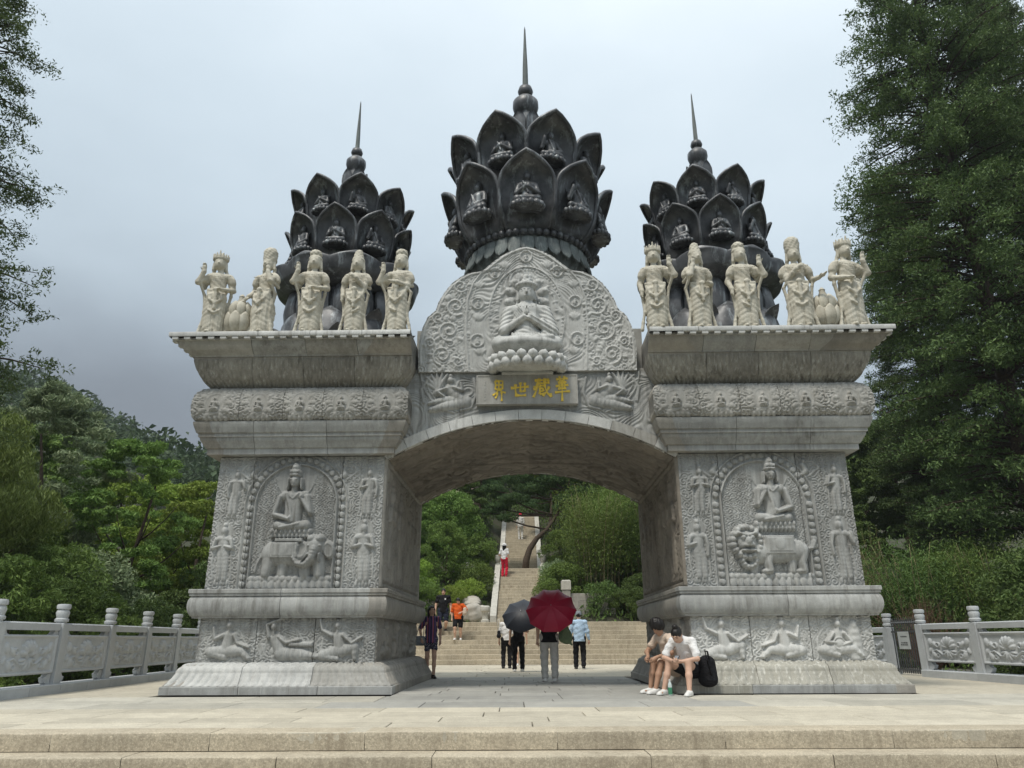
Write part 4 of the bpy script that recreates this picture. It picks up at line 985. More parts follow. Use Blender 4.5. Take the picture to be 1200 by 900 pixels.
# wide steps behind the gate
rsteps = obj('rear_steps', MB().box(-8.0, 9.0, 31.0, 33, -.3, 1.3).mesh('rear_steps'), M['joint'], kind='structure')
NR, RH, TD, RY = 9, .165, .35, 27.7
for k in range(NR):
    x = -7.5+rng.uniform(0,.8)
    while x < 8.5:
        w = rng.uniform(1.1, 1.7); me = MB().box(x+.003, x+w-.003, RY+TD*k, RY+TD*(k+1)+.16, RH*k-.01 if k == 0 else RH*k-.02, RH*(k+1)+rng.uniform(-.003,.003), .01).mesh('step_block')
        o = obj('step_block', me, M['step'], rsteps); o.location.y = rng.uniform(-.006,.006); x += w
TOPZ = NR*RH; TOPY = RY+TD*NR
for i in range(9):
    for j in range(2): slab(rsteps, 'paver', -6.5+1.5*i, -5+1.5*i, TOPY+.16+.75*j-.0, TOPY+.16+.75*(j+1), TOPZ-.1, TOPZ-.002, M['paver'], rng)
# long stair up the hill
hst = obj('hill_stairs', MB().box(-.5, 1.1, 33, 33.5, 1.0, 1.3).mesh('hill_stairs'), M['joint'], kind='structure')
def stair_x(y): return .30+.013*(y-31.5)
SW = 1.96
FL = []                                             # (y, z) of every tread, two flights with a landing
yk, zk = 31.9, TOPZ
def flight(n, run, rise, wd=SW, pieces=2):
    global yk, zk
    for i in range(n):
        cx = stair_x(yk); zk += rise; FL.append((yk, zk)); s = rng.uniform(.35,.65)
        for a, c in ((cx-wd/2, cx-wd/2+wd*s), (cx-wd/2+wd*s, cx+wd/2)):
            me = MB().box(a+.002, c-.002, yk, yk+run+.2, zk-rise-.1, zk+rng.uniform(-.004,.004), .008).mesh('stair_tread')
            o = obj('stair_tread', me, M['step'], hst); o.location.y = rng.uniform(-.008,.008)
        yk += run
flight(9, .345, .158); me = MB().box(stair_x(yk)-SW/2, stair_x(yk)+SW/2, yk-.3, yk+.42, zk-.2, zk-.003, .005).mesh('landing_slab'); obj('landing_slab', me, M['step'], hst); yk += .4
flight(8, .345, .158); LAND = (yk, zk)
me = MB().box(stair_x(yk)-SW/2-.3, stair_x(yk)+SW/2+.3, yk-.3, yk+1.5, zk-.2, zk-.003, .005).mesh('landing_slab'); obj('landing_slab', me, M['step'], hst); yk += 1.4
flight(25, .33, .165, 1.75)
TOPST = (yk, zk)
# low sloping side walls of the stair, each a line of blocks, with short posts
def wall_run(y0, z0, y1, z1, n, sg, wd, hgt):
    for i in range(n):
        a, c = i/n, (i+1)/n; ya, yb_ = y0+(y1-y0)*a+.006, y0+(y1-y0)*c-.006; za, zb = z0+(z1-z0)*a, z0+(z1-z0)*c
        xa = stair_x(ya)+sg*(wd/2+.01); xb = xa+sg*.26
        if sg < 0: xa, xb = xb, xa
        V = [(xa,ya,za-.4),(xb,ya,za-.4),(xb,yb_,zb-.4),(xa,yb_,zb-.4),(xa,ya,za+hgt),(xb,ya,za+hgt),(xb,yb_,zb+hgt),(xa,yb_,zb+hgt)]
        obj('side_wall_block', mesh('side_wall_block', V, [(3,2,1,0),(4,5,6,7),(0,1,5,4),(1,2,6,5),(2,3,7,6),(3,0,4,7)], False), M['wall_pale'], hst)
for sg in (-1, 1):
    wall_run(31.85, TOPZ+.05, LAND[0]-.1, LAND[1], 7, sg, SW, .22)
    wall_run(LAND[0]+1.3, LAND[1]+.05, TOPST[0], TOPST[1], 12, sg, 1.75, .1)
    p = MB().lathe([(.13,0),(.13,.28),(.09,.32),(.15,.42),(.165,.55),(.15,.68),(.09,.72)], 10)
    o = obj('stair_post', p.mesh('stair_post', True, 40), M['wall_pale'], hst); o.location = (stair_x(LAND[0])+sg*(SW/2+.16), LAND[0]+.25, LAND[1])
# short carved newel at the foot of the stair, beside the steps
def newel(x, y, z):
    t = thing('stone_newel', 'short pale stone newel with a round drum top beside the hill stair', 'newel post', (x, y, z))
    obj('shaft', MB().lathe([(.17,0),(.17,.08),(.12,.12),(.11,.36),(.14,.40)], 12).mesh('shaft', True, 40), M['wall_pale'], t)
    obj('drum_top', MB().lathe([(.14,.40),(.2,.44),(.215,.52),(.2,.60),(.15,.64)], 14).mesh('drum_top', True, 40), M['wall_pale'], t); return t
newel(-1.12, 31.2, TOPZ)

# ------------------------------------------------------------------ carved balustrades
def lotus_panel():
    C = Relief(1.40, .62, .011); m = .70
    C.rect(0, .05, 0, .62, .03); C.rect(1.35, 1.40, 0, .62, .03); C.rect(0, 1.40, 0, .05, .03); C.rect(0, 1.40, .57, .62, .03)
    for a, l in ((-70,.20),(-45,.24),(-22,.25),(0,.25),(22,.25),(45,.24),(70,.20)):
        x, z = m+l*.62*math.sin(R(a)), .29+l*.62*math.cos(R(a)); C.dome(x, z, .052, l*.42, .035+.006*(abs(a)<30), a=-R(a)); C.dome(x, z, .03, l*.3, .012, a=-R(a), base=.028)
    for a in (-100, -130, -160, 160, 130, 100):
        x, z = m+.12*math.sin(R(a)), .25+.1*math.cos(R(a)); C.dome(x, z, .03, .085, .03, a=-R(a))
    for sg in (-1, 1):
        C.cap([(m+sg*.05,.2),(m+sg*.2,.16),(m+sg*.35,.26),(m+sg*.5,.22)], .016, .025)
        C.dome(m+sg*.40, .37, .085, .05, .032, a=sg*.7); C.dome(m+sg*.53, .42, .06, .09, .03, a=-sg*.3); C.dome(m+sg*.45, .16, .06, .09, .034, a=-sg*.4); C.dome(m+sg*.56, .24, .04, .07, .026, a=sg*.4)
        C.ring(m+sg*.31, .36, .045, .014, .024); C.ring(m+sg*.33, .14, .04, .013, .022)
    C.H[5:-5, 5:-5] *= 1.45; return C
LPC = lotus_panel()
lp_me = LPC.panel('panel', (-.70, -.05, 0), (1,0,0), (0,0,1), (0,-1,0), rim=.1)
post_me = MB(); post_me.box(-.10,.10,-.10,.10,0,.98,.012); 
post_me.lathe([(.085,.98),(.085,1.0),(.112,1.01),(.116,1.05),(.09,1.07)], 14); post_me.lathe([(.09,1.07),(.10,1.10),(.112,1.16),(.095,1.20),(.082,1.21)], 14); post_me.lathe([(.082,1.21),(.112,1.225),(.117,1.27),(.105,1.30),(.07,1.305)], 14)
post_me = post_me.mesh('post', True, 35)
rail_me = MB().lathe([(.0,0),(.07,0),(.07,1),(.0,1)], 8).mesh('rail')
def bracket_mesh():
    b = MB(); P = [(0,0),(.10,0),(.16,.05),(.19,.12),(.13,.14),(.10,.19),(0,.19)]
    V = [(x,-.05,z) for x,z in P]+[(x,.05,z) for x,z in P]; n = len(P)
    F = [tuple(range(n-1,-1,-1))[::-1], tuple(range(n,2*n))[::-1]]+[(i, n+i, n+(i+1)%n, (i+1)%n) for i in range(n)]
    b.add(V, F); return b.mesh('bracket')
br_me = bracket_mesh()
def balustrade(label, pts, zbase, first_post=True, last_post=True):
    "pts: post positions along the run; panels face to the right of the walking direction"
    t = thing('stone_balustrade', label, 'balustrade', (pts[0][0], pts[0][1], 0), 0, 'carved balustrades beside the plaza'); ox, oy = pts[0]
    for i, (x, y) in enumerate(pts):
        if (i == 0 and not first_post) or (i == len(pts)-1 and not last_post): continue
        j = min(i, len(pts)-2); a = math.atan2(pts[j+1][1]-pts[j][1], pts[j+1][0]-pts[j][0]); o = obj('post', post_me, M['fence'], t, (x-ox, y-oy, zbase), (0,0,a))
    for (x0, y0), (x1, y1) in zip(pts[:-1], pts[1:]):
        l = math.hypot(x1-x0, y1-y0); a = math.atan2(y1-y0, x1-x0); c, s_ = math.cos(a), math.sin(a); mx, my = (x0+x1)/2-ox, (y0+y1)/2-oy
        k = (l-.24)/1.40; obj('panel', lp_me, M['fence'], t, (mx, my, zbase+.17), (0,0,a), scale=(k,1,1))
        o = obj('rail', MB().box(-l/2+.116, l/2-.116, -.075, .075, .86, .985, .02).mesh('rail'), M['fence'], t, (mx, my, zbase), (0,0,a))
        for e, (px, py) in ((0,(x0,y0)), (1,(x1,y1))):
            for z in (.67, 0.0):
                b = obj('bracket', br_me, M['fence'], t, (px-ox+(1-2*e)*.116*c, py-oy+(1-2*e)*.116*s_, zbase+z+(0 if z else .0)), (0,0,a+(math.pi if e else 0)), scale=(1,.9,1 if z else .85))
        n = max(1, int(round(l/1.1)))
        for q in range(n):
            w = l/n; cx = -l/2+w*(q+.5); me = MB().box(cx-w/2+.004, cx+w/2-.004, -.19, .19, -zbase-.05, 0, .012).mesh('kerb_stone')
            obj('kerb_stone', me, M['fence'], t, (mx, my, zbase), (0,0,a))
    return t
LP_ = [(-8.62,24.4),(-8.45,22.6),(-8.30,20.8),(-8.19,19.0),(-8.07,17.2),(-7.97,15.42),(-7.92,13.66),(-7.90,11.9),(-7.90,10.1),(-7.9,8.3)]
balustrade('long carved balustrade of lotus panels running along the left side of the plaza', LP_[::-1], .15)
balustrade('carved balustrade at the right edge of the plaza, nearer than the iron gate', [(9.40,18.0),(9.60,16.2),(9.72,14.42),(9.80,12.65),(9.85,10.85),(9.9,9.0)], .15)
balustrade('short carved balustrade at the right, just behind the iron gate and the lion pier', [(9.10,23.2),(9.20,21.3),(9.28,19.35)], .1)
# ------------------------------------------------------------------ bronze lotus towers
PW_T = [0,.12,.3,.5,.64,.75,.86,.94,1.0]; PW_W = [.64,.83,.96,1.0,.98,.89,.61,.30,.02]
def rim_r(Rb, Rm, Rt, t): return np.interp(t, [0,.12,.3,.5,.75,.9,1.0], [Rb, Rb+(Rm-Rb)*.55, Rm*.97, Rm, Rm+(Rt-Rm)*.35, Rm+(Rt-Rm)*.72, Rt])
def wrap(X, Rr): th = X/np.maximum(Rr, .3)*.72; return Rr*np.sin(th)*.5+X*.5, -Rr*np.cos(th)
def petal_mesh(Rb, Rm, Rt, h, w, recess, z0=0, n=23, m=24, thick=.05, name='petal'):
    "niche-like petal facing -Y: a hollow set back behind a raised rim, the ogee top leaning out like a hood"
    s = np.linspace(-1, 1, n); t = np.r_[np.linspace(0, .8, m-8), np.linspace(.8, 1, 9)[1:]]; S, T = np.meshgrid(s, t, indexing='ij')
    X = S*w/2*np.interp(T, PW_T, PW_W); edge = np.abs(S)**3; hollow = (1-edge)*np.clip(T*5, 0, 1)*np.clip((1-T)*7, 0, 1)**.7
    Rr = rim_r(Rb, Rm, Rt, T)-recess*hollow; Xo, Yo = wrap(X, Rr); O = np.stack([Xo, Yo, z0+h*T], -1); I = np.stack([Xo*.985, Yo+thick+.02*hollow, z0+h*T], -1)
    N_ = n*len(t); id_ = np.arange(N_).reshape(n, len(t)); F = [np.stack([id_[:-1,:-1], id_[1:,:-1], id_[1:,1:], id_[:-1,1:]], -1).reshape(-1,4)]; F.append(F[0][:, ::-1]+N_)
    loop = np.concatenate([id_[:,0], id_[-1,1:], id_[-2::-1,-1], id_[0,-2:0:-1]]); l2 = np.roll(loop, -1); F.append(np.stack([loop, loop+N_, l2+N_, l2], 1))
    return mesh(name, np.concatenate([O.reshape(-1,3), I.reshape(-1,3)]), np.concatenate(F), True, 50)
def petal_rim(Rb, Rm, Rt, h, w, r=.035):
    pts = []
    for sg, ts in ((-1, np.linspace(.04, 1, 22)), (1, np.linspace(1, .04, 22)[1:])):
        for t in ts: x, y = wrap(np.array(sg*w/2*np.interp(t, PW_T, PW_W)), rim_r(Rb, Rm, Rt, t)); pts.append((float(x), float(y)+.015, h*t))
    return MB().tube(pts, r, 6).mesh('petal_rim', True)
def small_buddha(kind):
    F = Field((-.36,-.30,-.16), (.36,.14,.82), .0165)
    F.ell((0,-.02,-.06), (.30,.20,.085), .02)
    for k in range(14):
        a = 2*math.pi*k/14; F.ell((.29*math.cos(a), -.02+.19*math.sin(a), -.06), (.06,.05,.07), .01)
    F.cone((-.20,-.07,.07), (.12,-.13,.05), .075, .055, .03); F.cone((.20,-.07,.07), (-.12,-.14,.05), .075, .055, .03)
    F.cone((0,0,.1), (0,0,.34), .13, .13, .04); F.cone((-.11,0,.40), (.11,0,.40), .075, .075, .04); F.cone((0,0,.4), (0,0,.5), .05, .05, .02)
    F.ell((0,-.02,.57), (.075,.08,.10), .02); F.ell((0,0,.64), (.08,.08,.05), .01); F.cone((0,0,.66), (0,0,.74), .05, .025, .01)
    A = {0: [((-.16,0,.40),(-.21,-.05,.20),(-.03,-.14,.30)), ((.16,0,.40),(.21,-.05,.20),(.03,-.14,.30))],
         1: [((-.16,0,.40),(-.23,-.05,.22),(-.20,-.14,.42)), ((.16,0,.40),(.22,-.05,.20),(.02,-.14,.12))],
         2: [((-.16,0,.40),(-.21,-.05,.20),(-.02,-.14,.13)), ((.16,0,.40),(.21,-.05,.20),(.02,-.14,.13))]}[kind]
    for p in A: F.chain(p, [.055,.05,.04], .02); F.ell((p[2][0], p[2][1]-.01, p[2][2]+.03), (.03,.03,.05), .01)
    F.cone((-.08,-.12,.42), (.02,-.15,.16), .02, .02, .02)
    return F.mesh('buddha_figure')
BUD = [small_buddha(k) for k in range(3)]
halo_me = MB(); 
for i in range(24):
    a, c = 2*math.pi*i/24, 2*math.pi*(i+1)/24
    r0, r1 = .20, .235; halo_me.add([(r0*math.cos(a),0,r0*math.sin(a)),(r1*math.cos(a),0,r1*math.sin(a)),(r1*math.cos(c),0,r1*math.sin(c)),(r0*math.cos(c),0,r0*math.sin(c)),
        (r0*math.cos(a),-.035,r0*math.sin(a)),(r1*math.cos(a),-.035,r1*math.sin(a)),(r1*math.cos(c),-.035,r1*math.sin(c)),(r0*math.cos(c),-.035,r0*math.sin(c))], [(4,5,6,7),(0,4,7,3),(1,2,6,5)])
halo_me = halo_me.mesh('halo')
def niche_petal(root, z, me, rim, az, rb, bs, kind, bz):
    o = obj('petal', me, M['bronze'], root, (0,0,z), (0,0,R(az)))
    obj('petal_rim', rim, M['bronze'], o)
    obj('buddha_figure', BUD[kind % 3], M['bronze'], o, (0, -rb, bz), scale=(bs, bs, bs))
    obj('halo', halo_me, M['bronze'], o, (0, -rb+.085*bs, bz+.56*bs), scale=(bs, bs, bs))
    return o
def tower(label, x, y, k, zr, base, n=9):
    "k: scale, zr: height where the niche petals start"
    t = thing('bronze_lotus_tower', label, 'lotus tower', (x, y, base))
    Z = zr-base
    P1 = petal_mesh(1.28*k, 1.76*k, 2.03*k, 1.62*k, 1.42*k, .21*k); R1 = petal_rim(1.28*k, 1.76*k, 2.03*k, 1.62*k, 1.42*k, .048*k)
    P2 = petal_mesh(1.22*k, 1.66*k, 1.97*k, 1.47*k, 1.36*k, .21*k); R2 = petal_rim(1.22*k, 1.66*k, 1.97*k, 1.47*k, 1.36*k, .048*k)
    for i in range(n): niche_petal(t, Z, P1, R1, 360*i/n, 1.67*k, 1.12*k, i, .50*k)
    for i in range(n): niche_petal(t, Z+1.27*k, P2, R2, 360*(i+.5)/n, 1.57*k, 1.0*k, i+1, .46*k)
    c = MB().lathe([(1.15*k,Z-.1),(1.30*k,Z+.5*k),(1.32*k,Z+1.7*k),(1.2*k,Z+2.6*k),(.9*k,Z+2.9*k),(.4*k,Z+3.3*k),(.3*k,Z+3.6*k)], 36)
    obj('core', c.mesh('core', True, 50), M['bronze'], t)
    bp = petal_mesh(.30*k, .42*k, .40*k, .75*k, .48*k, .04*k, n=9, m=14, thick=.03, name='bud_petal')
    for i in range(6): obj('bud_petal', bp, M['bronze'], t, (0,0,Z+3.22*k), (0,0,R(60*i+30)))
    for i in range(6): obj('bud_petal', bp, M['bronze'], t, (0,0,Z+3.40*k), (0,0,R(60*i)), scale=(.8,.8,.85))
    fz = Z+4.14*k
    obj('finial', MB().lathe([(.2*k,fz-.1),(.28*k,fz+.0),(.325*k,fz+.15*k),(.32*k,fz+.3*k),(.2*k,fz+.44*k),(.1*k,fz+.46*k),(.1*k,fz+.5*k),(.16*k,fz+.54*k),(.195*k,fz+.64*k),(.16*k,fz+.76*k),(.07*k,fz+.80*k)], 24).mesh('finial', True, 50), M['bronze'], t)
    obj('spire', MB().lathe([(.075*k,fz+.78*k),(.065*k,fz+1.4*k),(.02*k,fz+2.62*k),(.004,fz+2.72*k)], 10).mesh('spire', True, 50), M['bronze_green'], t)
    return t, Z
# centre tower: bead ring and a pale fluted skirt under the petals
t, Z = tower('tallest black bronze lotus tower, rising in the middle behind the carved arch slab', XG+.0, 15.45, 1.0, 8.98, 6.46)
rg = MB().lathe([(1.1,Z-.05),(1.36,Z-.06),(1.42,Z-.0),(1.36,Z+.06),(1.1,Z+.06)], 60); obj('ring', rg.mesh('ring', True, 60), M['bronze'], t)
bd = MB().lathe([(.0,-.085),(.06,-.06),(.085,0),(.06,.06),(.0,.085)], 8).mesh('bead', True)
for i in range(54): a = 2*math.pi*i/54; obj('bead', bd, M['bronze'], t, (1.40*math.cos(a), 1.40*math.sin(a), Z))
sk = petal_mesh(1.34, 1.42, 1.50, .50, .34, -.03, n=8, m=14, thick=.04, name='skirt_lobe')
for i in range(30): obj('skirt_lobe', MB().box(-.135,.135,-1.40,-1.30,-.34,0,.02).mesh('skirt_lobe') if False else sk, M['bronze_green'], t, (0,0,Z-.05), (R(180),0,2*math.pi*i/30))
obj('drum', MB().lathe([(1.75,0),(1.75,.1),(1.2,.25),(1.15,1.6),(1.36,Z-.45),(1.36,Z-.03)], 48).mesh('drum', True, 40), M['bronze_green'], t)
# side towers stand on big bulging petals ringed by drooping leaves
def side_tower(label, x, zr):
    t, Z = tower(label, x, 15.45, .74, zr, 6.05)
    obj('stem_drum', MB().lathe([(1.15,0),(1.2,.6),(1.12,1.5),(.98,2.0),(1.0,Z)], 40).mesh('stem_drum', True, 40), M['bronze'], t)
    def bulge(Rb, Rm, Rt, h, w, nm):
        return petal_mesh(Rb, Rm, Rt, h, w, -.12, thick=.05, name=nm)
    b1 = bulge(1.12, 1.36, 1.16, 1.35, 1.05, 'base_petal'); b2 = bulge(1.0, 1.22, 1.05, 1.3, 1.0, 'base_petal')
    for i in range(8): obj('base_petal', b1, M['bronze'], t, (0,0,.02), (0,0,R(45*i)))
    for i in range(8): obj('base_petal', b2, M['bronze'], t, (0,0,.85), (0,0,R(45*i+22.5)))
    lf = petal_mesh(.95, 1.50, 1.62, .62, 1.5, -.08, thick=.09, name='lotus_leaf')
    for i in range(9): obj('lotus_leaf', lf, M['bronze'], t, (0,0,1.85), (0,0,R(40*i+20)))
    sp = petal_mesh(1.1, 1.38, 1.62, .55, .5, .05, n=9, m=14, name='leaf_tip')
    for i in range(12): obj('leaf_tip', sp, M['bronze'], t, (0,0,.25+.45*(i%2)), (0,0,R(30*i+10)))
    return t
side_tower('shorter black bronze lotus tower above the left pier, behind the row of white figures', -3.86, 8.48)
side_tower('shorter black bronze lotus tower above the right pier, behind the row of white figures', 4.52, 8.56)

# ------------------------------------------------------------------ white standing figures on the piers
def ik(a, b, l1, l2, pole):
    a = np.array(a, float); b = np.array(b, float); d = b-a; L_ = min(np.linalg.norm(d), (l1+l2)*.995); u = d/(np.linalg.norm(d)+1e-9)
    x = (l1*l1-l2*l2+L_*L_)/(2*L_); h = math.sqrt(max(l1*l1-x*x, 0)); p = np.array(pole, float); p = p-(p@u)*u; p /= np.linalg.norm(p)+1e-9
    return a+u*x+p*h, a+u*L_
def hand(F, wrist, dr, pal, side, s=1.0, curl=.25, open_=True):
    "wrist, direction of the fingers, palm normal; five fingers"
    w = np.array(wrist, float); d = np.array(dr, float); d /= np.linalg.norm(d); n = np.array(pal, float); n = n-(n@d)*d; n /= np.linalg.norm(n)+1e-9
    x = np.cross(d, n)*side
    F.cone(w, w+d*.085*s, .026*s, .034*s, .012); F.cone(w+d*.03*s-x*.018*s, w+d*.085*s-x*.022*s, .02*s, .018*s, .01); F.cone(w+d*.03*s+x*.018*s, w+d*.085*s+x*.022*s, .02*s, .018*s, .01)
    for k, (off, l, c) in enumerate(((-.03,.062,0),(-.010,.075,.0),(.010,.070,.35),(.029,.055,.9))):
        b = w+d*.09*s+x*off*s; cc = curl+c*.8*(0 if open_ else 1); m1 = b+(d*math.cos(cc)+n*math.sin(cc))*l*.55*s; e = m1+(d*math.cos(cc*2.2)+n*math.sin(cc*2.2))*l*.5*s
        F.chain([b, m1, e], [.0115*s,.0105*s,.009*s], .004)
    b = w+d*.03*s-x*.028*s; m1 = b+(d*.6-x*.6+n*.3)*.04*s; e = m1+(d*.85-x*.15+n*.35)*.035*s; F.chain([b, m1, e], [.014*s,.012*s,.010*s], .006)
def statue_mesh(kind):
    cr, ra, la, sk_w, lean, seed = kind
    F = Field((-.52,-.32,-.03), (.52,.30,2.06), .0155); rs = np.random.RandomState(seed)
    nf = 9+rs.randint(5); ph = rs.rand()*6
    fold = lambda X, Y, Z: .013*np.sin(nf*2*np.arctan2(X, -Y)+ph+1.2*np.sin(4*Z))*np.clip((1.0-Z)*2, .2, 1)+.006*np.sin(44*(Z+.7*np.abs(X)))
    soft = lambda X, Y, Z: .0045*np.sin(60*(Z+.6*np.abs(X))+ph)
    F.cone((0,.01,.03), (0,.0,.55), .20*sk_w, .20*sk_w, .04, sq=(1,1.25,1), disp=fold); F.cone((0,0,.5), (lean*.02,0,.95), .20*sk_w, .165, .06, sq=(1,1.2,1), disp=fold)
    for sg in (-1, 1): F.cone((sg*.085+lean*.01,-.07,.12), (sg*.09,-.09,.85), .09, .105, .05, disp=soft); F.cone((sg*.08,-.12,.02), (sg*.085,-.22,.015), .045, .04, .02)
    F.cone((0,0,.95), (lean*.03,0,1.28), .145, .165, .06, sq=(1,1.15,1), disp=lambda X,Y,Z: .004*np.sin(50*(Z+X)))
    F.cone((-.145,0,1.36), (.145,0,1.36), .085, .085, .06); F.cone((0,0,1.36), (0,-.01,1.52), .062, .055, .03)
    for k in range(-5, 6): F.ell((k*.042, -.19+.018*abs(k)*.6, 1.35-.055*math.cos(k*.3)-.0), (.017,.014,.017), .006)
    for k in range(-3, 4): F.ell((k*.035, -.205, 1.18-.035*math.cos(k*.45)), (.015,.014,.016), .006)
    F.cone((-.17,-.1,1.0), (.17,-.1,.99), .035, .035, .03, disp=soft)
    F.cone((0,-.2,1.0), (0,-.215,.55+.1*rs.rand()), .04, .03, .03); F.ell((0,-.21,.98), (.06,.04,.045), .02)
    for sg in (-1, 1):                                     # swags of cloth across the thighs
        F.chain([(sg*.17,-.1,.95), (sg*.1,-.21,.74), (0,-.215,.66)], [.03,.024,.03], .02)
        if rs.rand() < .7: F.chain([(sg*.19,-.06,.72), (sg*.09,-.2,.50), (0,-.2,.45)], [.025,.02,.025], .02)
    hx = lean*.03; HB = np.array((hx, 0, 1.50)); HS_ = 1.24
    class HF:                                              # the head is built a little larger than life, as on the carvings
        def ell(q, c, r, k=.02, **kw): F.ell(HB+(np.array(c)-HB)*HS_, np.array(r)*HS_, k, **kw)
        def cone(q, a, b, ra, rb, k=.02, **kw): F.cone(HB+(np.array(a)-HB)*HS_, HB+(np.array(b)-HB)*HS_, ra*HS_, rb*HS_, k, **kw)
    Hd = HF()
    Hd.ell((hx,-.02,1.635), (.092,.10,.125), .02); Hd.ell((hx,-.045,1.59), (.075,.08,.075), .03)
    Hd.cone((hx,-.115,1.645), (hx,-.13,1.61), .012, .019, .012); Hd.cone((hx-.022,-.108,1.57), (hx+.022,-.108,1.57), .012, .012, .008)
    for sg in (-1, 1):
        Hd.ell((hx+sg*.038,-.100,1.648), (.024,.014,.011), .005); Hd.cone((hx+sg*.018,-.112,1.672), (hx+sg*.066,-.092,1.672), .008, .007, .008); Hd.cone((hx+sg*.095,0,1.66), (hx+sg*.10,0,1.53), .02, .025, .012)
        Hd.cone((hx+sg*.085,.03,1.56), (sg*.13,.02,1.36), .03, .025, .02)
    Hd.ell((hx,.01,1.71), (.11,.11,.06), .012)
    if cr == 0: Hd.cone((hx,0,1.72), (hx,.01,1.86), .098, .07, .02, disp=lambda X,Y,Z: .009*np.sin(80*X)*np.sin(70*Z))
    elif cr == 1:
        Hd.cone((hx,.01,1.74), (hx,.02,1.82), .085, .05, .02)
        for k in range(-4, 5): a = k*.42; Hd.cone((hx+.105*math.sin(a), -.1*math.cos(a), 1.72), (hx+.12*math.sin(a), -.115*math.cos(a), 1.80+.05*(k==0)+.012*(k%2)), .026, .012, .008)
    elif cr == 2: Hd.cone((hx,0,1.73), (hx,.0,1.85), .112, .118, .01, disp=lambda X,Y,Z: .008*np.sin(70*X+30*Z)*np.sin(70*Z)); 
    else: Hd.ell((hx,.01,1.80), (.10,.10,.085), .02, disp=lambda X,Y,Z: .008*np.sin(75*X)*np.sin(75*Z))
    POSE = {'up': ((.285,-.16,1.40),(0,-.1,1),(0,-1,0)), 'side': ((.30,-.12,.90),(.35,-.3,-.6),(0,-.8,.4)), 'down': ((.255,-.08,.86),(.05,-.1,-1),(-1,0,0)), 'chest': ((.03,-.22,1.24),(-.8,-.1,.6),(0,.8,0)),
            'belly': ((.02,-.24,1.08),(-1,-.1,.1),(0,.3,1)), 'chin': ((.15,-.19,1.40),(-.1,-.1,1),(0,-1,0)), 'hip': ((.19,-.2,.98),(-.7,-.5,-.2),(0,.3,1)), 'give': ((.36,-.2,1.02),(.7,-.5,.25),(0,-.2,1))}
    for sg, nm in ((-1, ra), (1, la)):
        w, d, n = POSE[nm]; w = np.array(w)*[sg,1,1]; d = np.array(d)*[sg,1,1]; n = np.array(n)*[sg,1,1]
        sh = np.array((sg*.195, .0, 1.355)); el, w = ik(sh, w, .29, .26, (sg*.35, .25, -1))
        F.cone(sh, el, .075, .062, .03, disp=soft); F.cone(el, w, .058, .042, .02); F.cone(w-(w-el)*.12, w, .05, .048, .01); hand(F, w, d, n, sg*(-1), 1.15, .18)
        F.cone(sh+np.array((sg*.03,0,-.06)), sh+np.array((sg*.05,0,-.12)), .083, .078, .02)
        # sash falling from the forearm to the ground
        m = (el*.8+w*.2); xr = .235+.03*rs.rand(); F.chain([m, (sg*(xr+.015),-.02,.92), (sg*(xr-.02),-.03,.66), (sg*(xr-.035),-.05,.40), (sg*(xr+.005),-.05,.18), (sg*(xr+.03),-.06,.02)], [.03,.028,.026,.024,.028,.036], .025, sq=(1,.7,1))
        F.chain([sh+np.array((sg*.0,.04,.0)), (sg*.27,.04,1.1), m], [.03,.03,.03], .02)
    F.cut(2, -.012, 'above')
    return F.mesh('figure')
ST = [ # x, rz, crown, right arm (camera left), left arm, label
 (-5.56, 12, (1,'up','hip',1.08,-1,1), 'cream stone robed figure with a pronged crown at the far left end of the gate'),
 (-4.66,-16, (2,'side','chin',1.14,1,2), 'cream stone figure in a tall square crown and wide robe, second from the left'),
 (-3.76, 4, (3,'up','hip',.95,0,3), 'cream stone figure with domed headdress, middle one of the five on the left'),
 (-2.93, 0, (0,'down','chest',.95,0,4), 'cream stone figure with one hand on its chest, fourth from the left'),
 (-2.13,-6, (3,'up','belly',.93,1,5), 'cream stone figure nearest the arch on the left pier'),
 (2.70,-8, (1,'down','up',.98,0,6), 'cream stone figure with a pointed crown nearest the arch on the right pier'),
 (3.50, 10, (0,'chin','hip',.93,0,7), 'cream stone figure touching its cheek, second from the arch on the right pier'),
 (4.36, 0, (3,'down','up',.98,-1,8), 'cream stone figure with rounded headdress, middle one of the five on the right'),
 (5.35, -8, (2,'chest','give',1.08,0,9), 'cream stone figure in a tall square crown holding one open hand out sideways'),
 (6.28, 10, (1,'hip','up',1.03,1,10), 'cream stone figure with a pronged crown at the far right end of the gate')]
HT = (1.74,1.81,1.78,1.77,1.77,1.80,1.83,1.83,1.90,1.88)
for i, (x, rz, kd, lab) in enumerate(ST):
    me = statue_mesh(kd); zt_ = max(v.co.z for v in me.vertices); t = obj('standing_figure', me, M['marble'], None, (x, 12.64, 6.182), (0,0,R(rz))); tag(t, lab, 'statue', 'white figures standing along the top of the gate')
    k = HT[i]/zt_; t.scale = (k*1.06, k*1.03, k); on_gate(t)
def jewel(x, lab):
    t = thing('stone_lotus_bud', lab, 'lotus finial', (x, 12.72, 6.182), 0, 'stone lotus buds among the white figures')
    obj('core', MB().lathe([(.17,0),(.2,.03),(.16,.08),(.24,.2),(.22,.4),(.15,.55),(.1,.68),(.05,.8),(.06,.83),(.02,.88)], 20).mesh('core', True, 50), M['marble'], t)
    p = petal_mesh(.15, .255, .235, .40, .25, -.02, n=9, m=14, thick=.03); q = petal_mesh(.20, .225, .15, .34, .21, -.02, n=9, m=14, thick=.03)
    for k in range(8): obj('petal', p, M['marble'], t, (0,0,.06), (0,0,R(45*k)))
    for k in range(8): obj('petal', q, M['marble'], t, (0,0,.36), (0,0,R(45*k+22.5)))
    on_gate(t); return t
